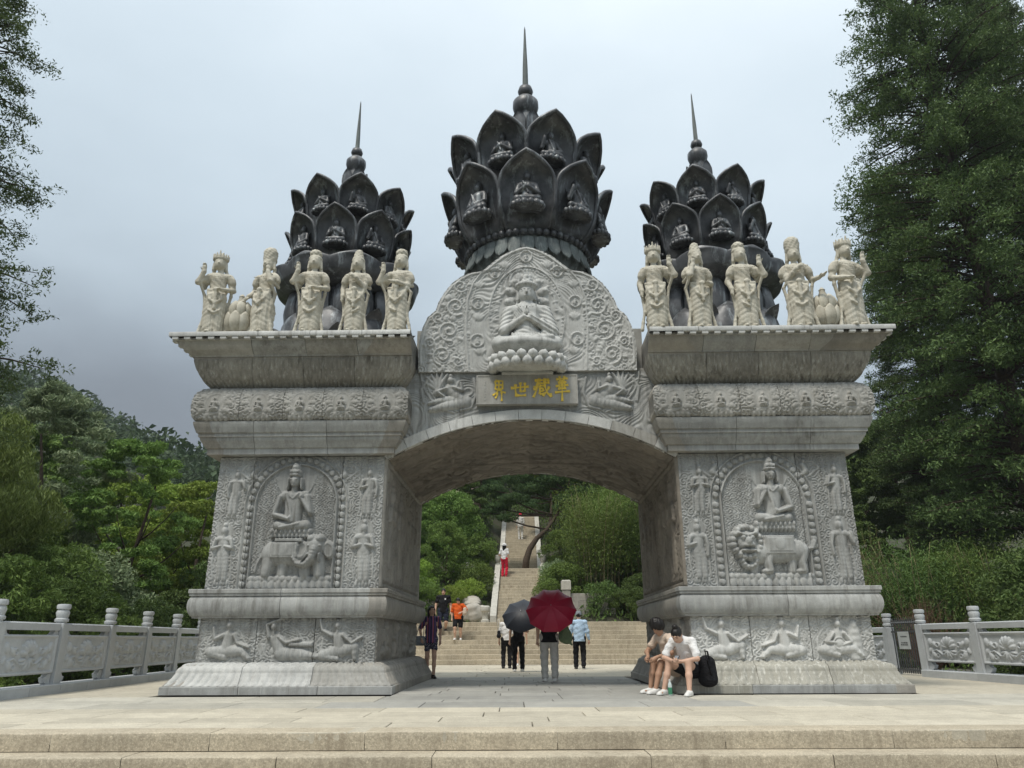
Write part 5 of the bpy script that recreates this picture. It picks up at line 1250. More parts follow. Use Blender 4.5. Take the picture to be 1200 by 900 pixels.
jewel(-5.12, 'cream stone lotus bud standing between two robed figures at the left end of the gate'); jewel(5.83, 'cream stone lotus bud standing between two robed figures at the right end of the gate')

for o in list(bpy.data.objects):
    if o.get('category') == 'lotus tower': on_gate(o); o.scale = (1, 1, 1.016); o.location.z += .125
# ------------------------------------------------------------------ people
def cloth(name, c, var=.14, scale=9, rough=.85):
    m = plain(name, c, rough, var, scale, spec=.15); t = m.node_tree; b = t.nodes['Principled BSDF']; pos = nd(t, 'ShaderNodeTexCoord').outputs['Object']; mp_ = nd(t, 'ShaderNodeMapping'); mp_.inputs['Scale'].default_value = (1, 1, 1.8); mp_.inputs['Rotation'].default_value = (.5, .6, 0); t.links.new(pos, mp_.inputs[0])
    bp = nd(t, 'ShaderNodeBump', Strength=.75, Distance=.03); t.links.new(noise(t, mp_.outputs[0], 11, 3, .5), bp.inputs['Height']); t.links.new(bp.outputs[0], b.inputs['Normal']); return m
M['skin'] = plain('skin', (.58,.37,.27), .5, .06, 6); M['skin_tan'] = plain('tanned_skin', (.40,.235,.155), .5, .06, 6)
M['hair'] = plain('black_hair', (.014,.012,.011), .45, .3, 40); M['black'] = cloth('black_cloth', (.014,.014,.016)); M['navy'] = cloth('dark_navy_cloth', (.02,.024,.04))
M['orange'] = cloth('orange_cloth', (.62,.105,.02)); M['white'] = cloth('white_cloth', (.74,.73,.72), .05); M['offwhite'] = cloth('light_grey_cloth', (.56,.54,.50), .07)
M['sky'] = cloth('light_blue_cloth', (.44,.58,.74), .1); M['red'] = cloth('crimson_cloth', (.58,.02,.05)); M['beige'] = cloth('beige_cloth', (.56,.45,.36)); M['green'] = cloth('sage_green_cloth', (.22,.29,.17))
M['grey'] = cloth('grey_cloth', (.22,.24,.26)); M['shoe_w'] = plain('white_shoe', (.72,.71,.68), .5, .05); M['shoe_b'] = plain('black_shoe', (.02,.02,.02), .5, .1); M['shoe_r'] = plain('red_shoe', (.35,.05,.04), .5, .1)
M['eye'] = plain('dark_eye', (.02,.015,.012), .2); M['pink'] = cloth('pink_cloth', (.60,.40,.36))
def striped():
    m, t, b = newmat('purple_striped_cloth'); pos = nd(t, 'ShaderNodeTexCoord').outputs['Object']; sx = nd(t, 'ShaderNodeSeparateXYZ'); t.links.new(pos, sx.inputs[0])
    w = math_n(t, 'SINE', math_n(t, 'MULTIPLY', sx.outputs['X'], 95)); w2 = math_n(t, 'SINE', math_n(t, 'MULTIPLY', sx.outputs['X'], 47.5))
    c = mixc(t, math_n(t, 'GREATER_THAN', w, .35), (.028,.028,.06), (.15,.07,.22)); c = mixc(t, math_n(t, 'GREATER_THAN', w2, .86), c, (.42,.12,.14))
    t.links.new(c, b.inputs['Base Color']); b.inputs['Roughness'].default_value = .85; return m
M['striped'] = striped()
def printed():
    m, t, b = newmat('printed_navy_cloth'); pos = nd(t, 'ShaderNodeTexCoord').outputs['Object']
    c = mixc(t, noise(t, pos, 32, 2, .5, .56, .60), (.02,.022,.05), (.40,.38,.42)); t.links.new(c, b.inputs['Base Color']); b.inputs['Roughness'].default_value = .85; return m
M['printed'] = printed()
def V3(*a): return np.array(a, float)
def person(label, loc, rz, H=1.70, P=None, top='black', sleeve=.45, hem=None, bottom='shorts', bmat='black', shoe='shoe_w', skin='skin', hair='short', turn=0, nod=0, wide=1.0, hat=None, socks=None, res=.0155, name_group=None, topw=1.0):
    P = dict(P or {}); k = H/1.70
    t = thing('person', label, 'person', loc, R(rz), name_group); t.scale = (k, k, k)
    pel = V3(*P.get('pelvis', (0,0,.93))); che = V3(*P.get('chest', (0,.0,1.24))); nek = V3(*P.get('neck', (0,.01,1.43))); hd = V3(*P.get('head', (0,-.015,1.585)))
    up = nek-pel; up /= np.linalg.norm(up); sx = V3(1,0,0); sh_w = .175*wide
    sh = {s: V3(*P.get('sh%+d' % s, tuple(nek+sx*s*sh_w-up*.05))) for s in (-1,1)}
    hip = {s: pel+V3(s*.088*wide, 0, -.03) for s in (-1,1)}
    ank = {s: V3(*P.get('foot%+d' % s, (s*.10,.0,.08))) for s in (-1,1)}
    wr = {s: V3(*P.get('hand%+d' % s, (s*.25,-.03,.84))) for s in (-1,1)}
    kn, el = {}, {}
    for s in (-1,1):
        kn[s], ank[s] = ik(hip[s], ank[s], .43, .41, P.get('kpole', (s*.1,-1,.1))); el[s], wr[s] = ik(sh[s], wr[s], .29, .25, P.get('apole%+d' % s, (s*.5,.8,-.2)))
    allp = np.array([pel,che,nek,hd]+[q[s] for q in (sh,hip,ank,wr,kn,el) for s in (-1,1)]); lo = allp.min(0)-.21; hi = allp.max(0)+.21; lo[2] = min(lo[2], -.02)
    ct, st_ = math.cos(R(turn)), math.sin(R(turn)); cn, sn = math.cos(R(nod)), math.sin(R(nod))
    def hp(x, y, z):                                    # head space: turn about z, nod forward about x
        y, z = y*cn-z*sn*-1*-1, z*cn+y*sn
        return hd+V3(x*ct-y*st_, x*st_+y*ct, z)
    rot = np.array([[ct, st_*1, 0], [-st_*cn, ct*cn, sn], [st_*sn, -ct*sn, cn]])
    F = Field(lo, hi, res)
    F.ell(hd, (.073,.09,.105), .02, rot=rot); F.ell(hp(0,-.03,-.05), (.055,.06,.06), .03, rot=rot)
    F.cone(hp(0,-.088,.005), hp(0,-.104,-.025), .009, .015, .01); F.cone(hp(-.02,-.088,-.055), hp(.02,-.088,-.055), .009, .009, .006)
    for s in (-1,1): F.ell(hp(s*.073,.01,-.01), (.014,.024,.032), .008, rot=rot); F.cone(hp(s*.015,-.088,.033), hp(s*.055,-.075,.033), .008, .008, .008); F.ell(hp(s*.032,-.092,.012), (.017,.012,.010), .004, op='s', rot=rot)
    F.cone(nek-up*.02, hd+V3(0,.015,-.06), .055, .052, .03)
    F.cone(pel, che, .105*wide, .115*wide, .04, sq=(1,1.35,1)); F.cone(che-sx*.06, che+sx*.06, .10, .10, .04, sq=(1,1.25,1)); F.cone(sh[-1]*.85+nek*.15, sh[1]*.85+nek*.15, .055, .055, .05); F.ell(pel, (.14*wide,.095,.11), .04)
    for s in (-1,1):
        F.cone(sh[s], el[s], .052*wide, .040*wide, .03); F.cone(el[s], wr[s], .040*wide, .026, .02)
        fd = P.get('fdir%+d' % s); fd = V3(*fd) if fd is not None else (wr[s]-el[s])*.6+V3(0,-.05,-.05); hand(F, wr[s], fd, P.get('palm%+d' % s, (-s,0,0)), -s, 1.0, .35, open_=False)
        F.cone(hip[s], kn[s], .085*wide, .058*wide, .04); F.cone(kn[s], kn[s]*.55+ank[s]*.45, .055*wide, .052*wide, .03); F.cone(kn[s]*.55+ank[s]*.45, ank[s], .052*wide, .036, .03)
        F.cone(ank[s]+V3(0,.02,-.03), ank[s]+V3(0,-.12,-.05), .035, .028, .02)
    obj('body', F.mesh('body'), M[skin], t)
    # eyes
    for s in (-1,1): o = obj('eye', MB().lathe([(.0,-.009),(.008,-.004),(.008,.004),(.0,.009)], 8).mesh('eye', True), M['eye'], t, tuple(hp(s*.032,-.083,.012)), (0,R(90),0))
    M.setdefault('lip', plain('lips', (.36,.13,.11), .5)); b_ = MB()
    for q in (-1,1): b_.tube([hp(q*.016,-.0935,.036), hp(q*.036,-.0905,.041), hp(q*.054,-.080,.036)], .0042, 5)
    obj('eyebrows', b_.mesh('eyebrows', True), M['hair'], t); obj('lips', MB().tube([hp(-.024,-.094,-.055), hp(0,-.100,-.054), hp(.024,-.094,-.055)], [.003,.0065,.003], 6).mesh('lips', True), M['lip'], t)
    # top
    hemp = hem if hem is not None else -.06
    F = Field(lo, hi, res); wr_ = lambda X, Y, Z: .005*np.sin(42*(Z+.4*X)+9*Y)+.004*np.sin(27*(X-Z))
    a = pel+up*hemp
    F.cone(a, che-up*.05, .158*wide*topw, .142*wide*topw, .05, sq=(1,1.12,1), disp=wr_); F.cone(che-up*.06, nek-up*.10, .145*wide, .125*wide, .05, sq=(1,1.15,1), disp=wr_)
    F.cone(sh[-1]*.92+nek*.08, sh[1]*.92+nek*.08, .066*wide, .066*wide, .05); F.cone(nek-up*.06, nek+up*.005, .075, .062, .02)
    for s in (-1,1):
        if sleeve <= 1: e = sh[s]+(el[s]-sh[s])*sleeve; F.cone(sh[s], e, .066*wide, .066*wide, .03, disp=wr_)
        else: e = el[s]+(wr[s]-el[s])*(sleeve-1); F.cone(sh[s], el[s], .066*wide, .056*wide, .03, disp=wr_); F.cone(el[s], e, .055*wide, .045, .02, disp=wr_)
    D = F.D
    if abs(up[2]) > .8:                                 # flat hem
        F.cut(2, a[2]-.02, 'above')
    obj('top', F.mesh('top'), M[top], t)
    # bottoms
    F = Field(lo, hi, res)
    F.cone(pel+up*.06, pel-up*.02, .120*wide, .128*wide, .04, sq=(1,1.1,1)); F.cone(hip[-1], hip[1], .105*wide, .105*wide, .04)
    fr = {'shorts': .78, 'short': .52, 'trousers': 2, 'skirt': .9}[bottom]
    if bottom == 'skirt': F.cone(pel, (kn[-1]+kn[1])/2+V3(0,.02,.06), .13, .19, .04, sq=(1,1.2,1), disp=lambda X,Y,Z: .01*np.sin(11*np.arctan2(X,Y))); F.cut(2, ((kn[-1]+kn[1])/2)[2]-.02, 'above')
    else:
        for s in (-1,1):
            if fr <= 1: e = hip[s]+(kn[s]-hip[s])*fr; F.cone(hip[s], e, .10*wide, .088*wide, .03, disp=wr_)
            else:
                F.cone(hip[s], kn[s], .10*wide, .078*wide, .03, disp=wr_); F.cone(kn[s], ank[s]+V3(0,.005,.02), .077*wide, .066*wide, .02, disp=lambda X,Y,Z: .006*np.sin(45*Z+12*X))
    if fr == 2 and P.get('flat', True): F.cut(2, .035, 'above')
    obj({'shorts':'shorts','short':'shorts','trousers':'trousers','skirt':'skirt'}[bottom], F.mesh('bottoms'), M[bmat], t)
    # shoes
    for s in (-1,1):
        ft = V3(*P.get('toe%+d' % s, (s*.12,-1,0))); ft /= np.linalg.norm(ft); A = ank[s]; z0 = A[2]-.08
        F = Field(A-V3(.22,.22,.10), A+V3(.22,.22,.07), .009)
        F.cone(A+V3(0,0,-.02)-ft*-.0, A+V3(0,0,-.045)-ft*.045, .042, .045, .02); F.cone(A+V3(0,0,-.04), A+ft*.13+V3(0,0,-.052), .047, .036, .03); F.cone(A-ft*.05+V3(0,0,-.066), A+ft*.16+V3(0,0,-.07), .044, .042, .01); F.cut(2, z0+.002, 'above')
        F.cone(A+V3(0,0,.06), A+V3(0,0,-.005), .034, .037, 0, op='s')
        obj('shoe', F.mesh('shoe'), M[shoe], t)
        if socks: obj('sock', MB().tube([A+V3(0,0,-.02), A+(kn[s]-A)*.28], [.046,.052], 10).mesh('sock', True, 40), M[socks], t)
    # hair
    F = Field(hd-V3(.26,.26,.62), hd+V3(.26,.26,.3), .011)
    if hair == 'afro': F.ell(hp(0,.01,.035), (.125,.135,.12), .02, rot=rot, disp=lambda X,Y,Z: .008*np.sin(80*X)*np.sin(80*Y+70*Z))
    else: F.ell(hp(0,.012,.022), (.085,.098,.102), .015, rot=rot, disp=lambda X,Y,Z: .003*np.sin(120*X))
    F.ell(hp(0,-.10,-.035), (.066,.062,.095), .012, op='s', rot=rot); F.ell(hp(0,0,-.13), (.2,.2,.065), .01, op='s') if hair != 'long' else None
    if hair == 'long':
        F.cone(hp(0,.05,0), hp(0,.07,-.26), .085, .07, .03, sq=(.85,1.2,1)); 
        for s in (-1,1): F.cone(hp(s*.07,.02,.0), hp(s*.085,.01,-.24), .03, .028, .02)
    if hair == 'bun': F.ell(hp(0,.045,.125), (.048,.048,.045), .01); F.ell(hp(0,.09,.02), (.05,.05,.06), .03)
    obj('hair', F.mesh('hair'), M['hair'], t)
    if hat:
        b = MB(); 
        if hat[0] == 'cap': b.lathe([(.0,.125),(.06,.118),(.095,.085),(.105,.03),(.105,.0)], 18, caps=False); b.add([(-.08,-.09,.02),(.08,-.09,.02),(.06,-.2,.005),(-.06,-.2,.005),(-.08,-.09,.03),(.08,-.09,.03),(.06,-.2,.015),(-.06,-.2,.015)], [(0,3,2,1),(4,5,6,7),(0,1,5,4),(1,2,6,5),(2,3,7,6),(3,0,4,7)])
        else: b.lathe([(.0,.13),(.07,.125),(.10,.09),(.105,.03),(.20,.0),(.20,-.008),(.105,.02)], 20, caps=False)
        obj('hat', b.mesh('hat', True, 50), M[hat[1]], t, tuple(hp(0,0,.02)), (R(nod),0,R(turn)))
    return t
def strap(name, pts, r, mat, label, cat='bag'): return obj(name, MB().tube(pts, r, 6).mesh(name, True), mat)
# woman in the striped blouse, walking out past the left pier
person('woman in a purple striped blouse and printed shorts beside the left pier', (-1.92, 18.35, 0), 12, 1.60,
       {'foot-1': (-.07,.12,.10), 'foot+1': (.07,-.16,.08), 'hand-1': (-.24,-.05,.92), 'hand+1': (.24,.10,.88)}, 'striped', .75, -.10, 'short', 'printed', 'shoe_b', 'skin', 'long', 18, 0, .92, topw=1.08)
def shoulder_bag(label, x, y, z, rz, mat, w=.26, h=.22, sl=.5):
    t = thing('shoulder_bag', label, 'bag', (x, y, z), R(rz))
    F = Field((-.2,-.12,-.2), (.2,.12,.2), .012); F.cone((-w*.3,0,-h*.25), (w*.3,0,-h*.25), .07, .07, .03); F.cone((-w*.27,0,h*.2), (w*.27,0,h*.2), .05, .05, .05); obj('pouch', F.mesh('pouch'), M[mat], t)
    obj('strap', MB().tube([(-w*.35,0,h*.3), (-.04,-.02,sl*.6), (.06,0,sl), (.10,.05,sl*.9), (w*.35,.02,h*.3)], .010, 6).mesh('strap', True), M['offwhite'], t); return t
shoulder_bag('blue grey shoulder bag hanging at the side of the woman in stripes', -2.17, 18.27, .83, 20, 'grey')
# two coming down the rear steps
zt = lambda k: RH*k
person('man in a black T-shirt and dark shorts coming down the rear steps', (-2.68, 29.75, zt(6)), 4, 1.72, {'foot-1': (-.10,-.05,.08), 'foot+1': (.10,.24,.08+RH), 'hand-1': (-.29,-.04,.86), 'hand+1': (.29,-.02,.86)}, 'black', .55, -.08, 'shorts', 'navy', 'shoe_b', 'skin', 'short', -10, 14, 1.14)
obj('shirt_badge', MB().box(-.025,.025,-.006,.006,-.03,.03).mesh('shirt_badge'), M['white']).parent = [o for o in bpy.data.objects if o.get('label', '').startswith('man in a black T-shirt and dark')][0]
bpy.data.objects['shirt_badge'].location = (.075, -.172, 1.31)
person('child in an orange T-shirt and black shorts looking down while descending the rear steps', (-2.06, 29.22, zt(5)), -4, 1.52, {'foot-1': (-.11,-.05,.08), 'foot+1': (.10,.14,.08), 'hand-1': (-.26,-.02,.86), 'hand+1': (.16,-.2,1.10), 'apole+1': (1,.2,-.3), 'head': (0,-.07,1.57)}, 'orange', .8, -.08, 'shorts', 'black', 'shoe_w', 'skin', 'short', 10, 35, 1.16, topw=1.06)
bp = thing('shoulder_pouch', 'tan pouch carried against the side of the child in orange', 'bag', (-1.80, 29.02, zt(5)+1.02)); F = Field((-.16,-.16,-.2), (.16,.16,.2), .012); F.cone((0,0,-.06), (0,0,.07), .085, .07, .03); obj('pouch', F.mesh('pouch'), M['beige'], bp)
# group walking away through the arch
person('man walking away in a black top and light grey trousers behind the red umbrella', (.76, 16.62, 0), 180, 1.66, {'foot-1': (-.115,.0,.08), 'foot+1': (.095,-.10,.08), 'hand-1': (-.22,-.22,1.12), 'hand+1': (.25,-.02,.84)}, 'black', .8, -.12, 'trousers', 'offwhite', 'shoe_w', 'skin', 'short', wide=1.1, topw=1.1)
person('woman in all black walking away under the dark grey umbrella', (.14, 21.75, 0), 180, 1.60, {'foot-1': (-.12,.0,.08), 'foot+1': (.11,-.05,.08), 'hand-1': (-.16,-.22,1.12)}, 'black', .6, -.10, 'trousers', 'black', 'shoe_w', 'skin', 'short')
person('woman in a white top and black trousers left of the dark grey umbrella', (-.20, 24.3, 0), 180, 1.58, {'foot-1': (-.10,-.04,.08), 'foot+1': (.11,.06,.08)}, 'white', .9, -.04, 'trousers', 'black', 'shoe_b', 'skin', 'long')
shoulder_bag('small black handbag on the arm of the woman in white', -.44, 24.2, 1.00, 90, 'black', .24, .24, .45)
person('woman in a pale pink dress seen between the two umbrellas', (.23, 26.4, 0), 180, 1.58, {'foot-1': (-.10,-.02,.08), 'foot+1': (.10,.03,.08)}, 'pink', .5, -.05, 'skirt', 'beige', 'shoe_w', 'skin', 'short')
person('man in a light blue jacket and black trousers walking away to the right', (1.98, 23.5, 0), 176, 1.62, {'foot-1': (-.11,.10,.10), 'foot+1': (.12,-.08,.08), 'hand-1': (-.30,.0,.84), 'hand+1': (.30,-.10,.86)}, 'sky', 1.85, -.10, 'trousers', 'black', 'shoe_b', 'skin', 'short', wide=1.1, hat=('cap','grey'), topw=1.12)
b = thing('tote_bag', 'sage green cloth bag hanging at the elbow of the man under the red umbrella', 'bag', (1.12, 16.9, .98)); F = Field((-.22,-.14,-.32), (.22,.14,.32), .013)
F.cone((-.02,0,-.1), (.03,0,-.12), .13, .13, .06, sq=(1,1.5,1)); F.cone((0,0,0), (-.03,0,.22), .11, .06, .06, sq=(1,1.5,1)); F.cone((.04,-.02,-.15), (.14,-.04,-.26), .04, .02, .03); obj('cloth', F.mesh('cloth'), M['green'], b); obj('handle', MB().tube([(-.05,0,.22),(-.08,0,.36),(-.02,0,.40),(.0,0,.24)], .012, 6).mesh('handle', True), M['green'], b)
M['umb_red'] = plain('dark_red_nylon', (.30,.010,.035), .45, .08, 3); M['umb_grey'] = plain('dark_grey_nylon', (.022,.025,.033), .45, .08, 3); M['steel'] = plain('grey_steel', (.35,.35,.36), .35, .1, 20, metal=.8)
def umbrella(label, c, axis, r, n, mat, drop=.22):
    t = thing('umbrella', label, 'umbrella', c); t.rotation_euler = Vector(axis).to_track_quat('Z', 'Y').to_euler()
    m = 7
    for i in range(n):
        a0, a1 = 2*math.pi*i/n, 2*math.pi*(i+1)/n; V = []; 
        for j in range(m):
            q = j/(m-1)
            for l in range(5):
                w = l/4; a = a0+(a1-a0)*w; sag = 1-.055*math.sin(math.pi*w)*q; rr = r*math.sin(q*1.15)/math.sin(1.15)*(math.cos(math.pi/n)/math.cos(a-(a0+a1)/2)*.5+.5)*sag
                z = drop*(math.cos(q*1.5))-drop*.3*math.sin(math.pi*w)*.25*q; V.append((rr*math.cos(a), rr*math.sin(a), z))
        F = [(j*5+l, j*5+l+1, (j+1)*5+l+1, (j+1)*5+l) for j in range(m-1) for l in range(4)]; me = mesh('canopy_panel', V, [f[::-1] for f in F], True)
        obj('canopy_panel', me, M[mat], t)
        rb = [(r*math.sin(q*1.15)/math.sin(1.15)*.995*math.cos(a0), r*math.sin(q*1.15)/math.sin(1.15)*.995*math.sin(a0), drop*math.cos(q*1.5)-.006) for q in np.linspace(0, 1, 6)]
        obj('rib', MB().tube(rb, .004, 5).mesh('rib'), M['steel'], t)
    obj('shaft', MB().tube([(0,0,drop+.05),(0,0,-.48)], .006, 6).mesh('shaft'), M['steel'], t); obj('handle', MB().tube([(0,0,-.46),(0,0,-.60)], .014, 8).mesh('handle', True), M['black'], t)
    return t
umbrella('wide dark red umbrella tilted back, hiding the head of the man beneath it', (.80, 16.25, 1.40), (-.06,-.86,.52), .535, 10, 'umb_red', .19)
umbrella('dark grey umbrella held over two women walking away', (.25, 21.35, 1.44), (-.15,-.80,.58), .56, 8, 'umb_grey', .2)
# two sitting on the corner of the right pier
person('person with bushy black hair and beige shorts sitting bent forward on the pier base', (2.72, 13.16, 0), -62, 1.68,
       {'pelvis': (0,0,.38), 'chest': (0,-.17,.70), 'neck': (0,-.28,.90), 'head': (.0,-.36,1.03), 'foot-1': (-.11,-.50,.08), 'foot+1': (.10,-.56,.08), 'hand-1': (-.10,-.52,.56), 'hand+1': (.12,-.50,.56), 'kpole': (0,-.3,1), 'apole-1': (-1,.3,-.1), 'apole+1': (1,.3,-.1), 'fdir-1': (.3,-.6,-.4), 'fdir+1': (-.3,-.6,-.4)},
       'beige', .5, -.03, 'shorts', 'beige', 'shoe_w', 'skin_tan', 'afro', 0, 35, 1.0, res=.0105)
person('woman with hair in a bun and a white shirt sitting hunched over a phone', (2.88, 12.86, 0), -36, 1.68,
       {'pelvis': (0,0,.37), 'chest': (0,-.17,.67), 'neck': (0,-.31,.84), 'head': (-.02,-.43,.90), 'foot-1': (-.27,-.50,.08), 'foot+1': (.17,-.53,.08), 'hand-1': (-.07,-.50,.50), 'hand+1': (.05,-.47,.50), 'kpole': (0,-.3,1), 'apole-1': (-1,.2,-.3), 'apole+1': (1,.2,-.3), 'fdir-1': (.5,-.6,0), 'fdir+1': (-.5,-.6,0), 'palm-1': (.3,.2,1), 'palm+1': (-.3,.2,1)},
       'white', .75, -.03, 'short', 'black', 'shoe_w', 'skin', 'bun', 0, 42, .98, res=.0105, topw=1.1)
ph = thing('phone', 'dark phone held in both hands by the hunched woman in white', 'phone', (2.56, 12.45, .535), R(-36)); obj('case', MB().box(-.037,.037,-.075,.075,-.005,.005,.002).mesh('case'), M['black'], ph); obj('screen', MB().box(-.033,.033,-.07,.07,.0055,.0065).mesh('screen'), M['grey'], ph); ph.rotation_euler = (R(35),0,R(-36))
bk = thing('backpack', 'black backpack with hanging straps on the seated woman in white', 'backpack', (3.10, 12.70, .36), R(-36)); bk.scale = (.86,.86,.82)
F = Field((-.24,-.2,-.34), (.24,.2,.34), .012); F.cone((-.06,0,-.17), (-.05,-.01,.13), .125, .11, .05); F.cone((.06,0,-.17), (.05,-.01,.13), .125, .11, .05); F.cone((0,0,-.17), (0,-.01,.15), .14, .12, .05); F.cone((-.05,.10,-.14), (.05,.10,-.14), .075, .075, .03); obj('pack', F.mesh('pack'), M['black'], bk)
for s in (-1,1): obj('shoulder_strap', MB().tube([(s*.09,-.10,.20),(s*.11,-.20,.34),(s*.12,-.34,.36),(s*.13,-.26,.10),(s*.12,-.10,-.1)], .016, 6).mesh('shoulder_strap', True), M['black'], bk)
rs = np.random.RandomState(8); tg = MB()
for i in range(9): x, z = rs.uniform(-.1,.1), rs.uniform(-.12,.1); tg.box(x-.018,x+.018,.150,.168,z-.01,z+.01)
obj('charm', MB().box(-.018,.018,-.006,.006,-.05,.05,.004).mesh('charm'), M['white'], bk, (-.27,-.26,.12)); obj('patch', tg.mesh('patch'), M['offwhite'], bk)
M['bottle'] = plain('green_plastic', (.05,.22,.12), .15, .1, 5, spec=.6); M['clear'] = plain('pale_clear_plastic', (.55,.62,.60), .12, .05, 5, spec=.6)
bo = thing('water_bottle', 'small plastic water bottle with a green label standing by white shoes', 'bottle', (2.43, 12.42, 0)); obj('bottle_body', MB().lathe([(.028,.0),(.033,.01),(.033,.145),(.028,.17),(.014,.2),(.014,.215)], 14).mesh('bottle_body', True, 40), M['clear'], bo); obj('label', MB().lathe([(.034,.02),(.0345,.03),(.0345,.115),(.034,.12)], 14).mesh('label', True, 40), M['bottle'], bo); obj('lid', MB().lathe([(.016,.214),(.016,.235)], 12).mesh('lid', True, 40), M['white'], bo)
# people on the long stair
zs_ = lambda y: [z for (yy_, z) in FL if yy_ <= y][-1]
person('woman in white top, white hat and bright red trousers standing on the hill stair', (stair_x(36.9)-.78, 36.95, zs_(36.95)), 160, 1.58, {'hand+1': (.16,-.2,1.1)}, 'white', .7, -.02, 'trousers', 'red', 'shoe_r', 'skin', 'long', hat=('brim','white'), res=.016)
person('person in light grey clothes climbing high on the stair with a red cap', (stair_x(40)+.05, 43.6, zs_(43.6)), 180, 1.5, {}, 'offwhite', 1.6, -.1, 'trousers', 'offwhite', 'shoe_w', 'skin', 'short', hat=('cap','red'), res=.018)
# iron side gate between two posts
M['iron'] = plain('dark_grey_iron', (.09,.095,.10), .5, .2, 12, metal=.4); M['sign'] = plain('pale_notice_board', (.45,.47,.47), .5, .08, 6)
G0, G1 = (9.40, 18.0), (9.28, 19.35)
def iron_gate():
    l = math.hypot(G1[0]-G0[0], G1[1]-G0[1])-.26; a = math.atan2(G1[1]-G0[1], G1[0]-G0[0]); t = thing('iron_gate', 'narrow grey iron gate of upright bars with a pale notice, between two stone posts', 'gate', ((G0[0]+G1[0])/2, (G0[1]+G1[1])/2, .02), a)
    for z in (.1, .95): obj('rail', MB().box(-l/2, l/2, -.02, .02, z-.02, z+.02).mesh('rail'), M['iron'], t)
    n = 13; bm = MB().tube([(0,0,0),(0,0,1.1)], .014, 6); bm.lathe([(.014,1.1),(.03,1.13),(.018,1.16),(.002,1.26)], 6); bm = bm.mesh('bar')
    for i in range(n): obj('bar', bm, M['iron'], t, (-l/2+l*(i+.5)/n, 0, .02))
    o = obj('notice', MB().box(-.22,.22,.018,.032,.56,.95,.003).mesh('notice'), M['sign'], t, (.05,0,0)); mk = MB(); r3 = np.random.RandomState(3)
    for z in (.84,.70,.655):
        x = -.14
        while x < .12: w = r3.uniform(.03,.07); mk.box(x, x+w, .0325, .0345, z-.014, z+.014); x += w+.015
    obj('worn_lettering', mk.mesh('worn_lettering'), M['iron'], o)
    return t
iron_gate()
# ------------------------------------------------------------------ terrain
def terrain_z(x, y):
    x = np.asarray(x, float); y = np.asarray(y, float)
    d = np.maximum(y-31.3, 0); q = x/np.maximum(y, 25)
    sl = np.interp(q, [-1.2,-.75,-.68,-.60,-.50,-.43,-.25,-.14,.2,.3,.45,.8,1.2], [.42,.40,.375,.33,.25,.225,.32,.46,.46,.40,.28,.28,.32])
    Lr = np.interp(q, [-.6,-.4,-.2,.2,.5], [900,400,115,115,200])
    hill = Lr*(1-np.exp(-d*sl/Lr)); back = np.maximum(y-205, 0); hill = hill-back*.55
    side = np.maximum(np.abs(x-.4)-9.5, 0)                       # gentle banks beside the plaza
    bank = .16*np.minimum(side, 30)*np.clip((y-10)/14, 0, 1)
    low = np.where((y > 27.5) & (np.abs(x-.4) < 9.5), np.clip((y-30.6)*3, -.6, 1.25), -.62)
    z = low+hill+bank
    z = z+.35*np.sin(x*.31+y*.17)*np.clip((y-40)/20, 0, 1)+.7*np.sin(x*.11-y*.07+1)*np.clip((y-70)/40, 0, 1)
    z = np.where(y < 8.5, np.minimum(z, -.98), z)
    near = np.clip(1.7-np.abs(x-stair_x(y))/1.5, 0, 1)*np.clip((y-31.5)*2, 0, 1)*(y < 54); st = TOPZ-.85+(y-31.9)*.437
    return z*(1-near)+np.minimum(z, st)*near
M['soil'] = stone('dark_forest_soil', (.055,.05,.035), (.04,.055,.022), stain=(.03,.03,.02), streak=0, mottle=.4, speck=20, rough=.95)
gx = np.unique(np.r_[np.linspace(-900,-260,12), np.linspace(-260,-40,50), np.linspace(-40,40,90), np.linspace(40,260,50), np.linspace(260,900,12)])
gy = np.unique(np.r_[np.linspace(-600,-20,10), np.linspace(-20,70,100), np.linspace(70,320,80), np.linspace(320,1500,16)])
XX, YY = np.meshgrid(gx, gy, indexing='ij'); ZZ = terrain_z(XX, YY); ZZ = np.where(YY > 320, np.maximum(ZZ, -60), ZZ); ZZ = np.where((YY > 8.0) & (YY < 31.0) & (np.abs(XX-.6) < 9.6), -.75, ZZ)
obj('terrain', grid_mesh('terrain', np.stack([XX, YY, ZZ], -1)), M['soil'], kind='structure')

# ------------------------------------------------------------------ foliage
def leafmat(name, c1, c2, trans=.22, hue=.012):
    m, t, b = newmat(name); g = nd(t, 'ShaderNodeNewGeometry'); oi = nd(t, 'ShaderNodeObjectInfo')
    c = mixc(t, g.outputs['Random Per Island'], c1, c2)
    hs = nd(t, 'ShaderNodeHueSaturation'); t.links.new(c, hs.inputs['Color'])
    for (o, lo, hi, nm) in ((oi.outputs['Random'], .5-hue, .5+hue, 'Hue'), (oi.outputs['Random'], .8, 1.2, 'Value')):
        r = nd(t, 'ShaderNodeMapRange'); r.inputs['To Min'].default_value = lo; r.inputs['To Max'].default_value = hi; t.links.new(o, r.inputs['Value']); t.links.new(r.outputs[0], hs.inputs[nm])
    t.links.new(hs.outputs[0], b.inputs['Base Color']); b.inputs['Roughness'].default_value = .6; b.inputs['Specular IOR Level'].default_value = .25
    tr = nd(t, 'ShaderNodeBsdfTranslucent'); t.links.new(hs.outputs[0], tr.inputs['Color']); mx = nd(t, 'ShaderNodeMixShader', Fac=trans)
    o = [n for n in t.nodes if n.type == 'OUTPUT_MATERIAL'][0]; t.links.new(b.outputs[0], mx.inputs[1]); t.links.new(tr.outputs[0], mx.inputs[2]); t.links.new(mx.outputs[0], o.inputs[0]); return m
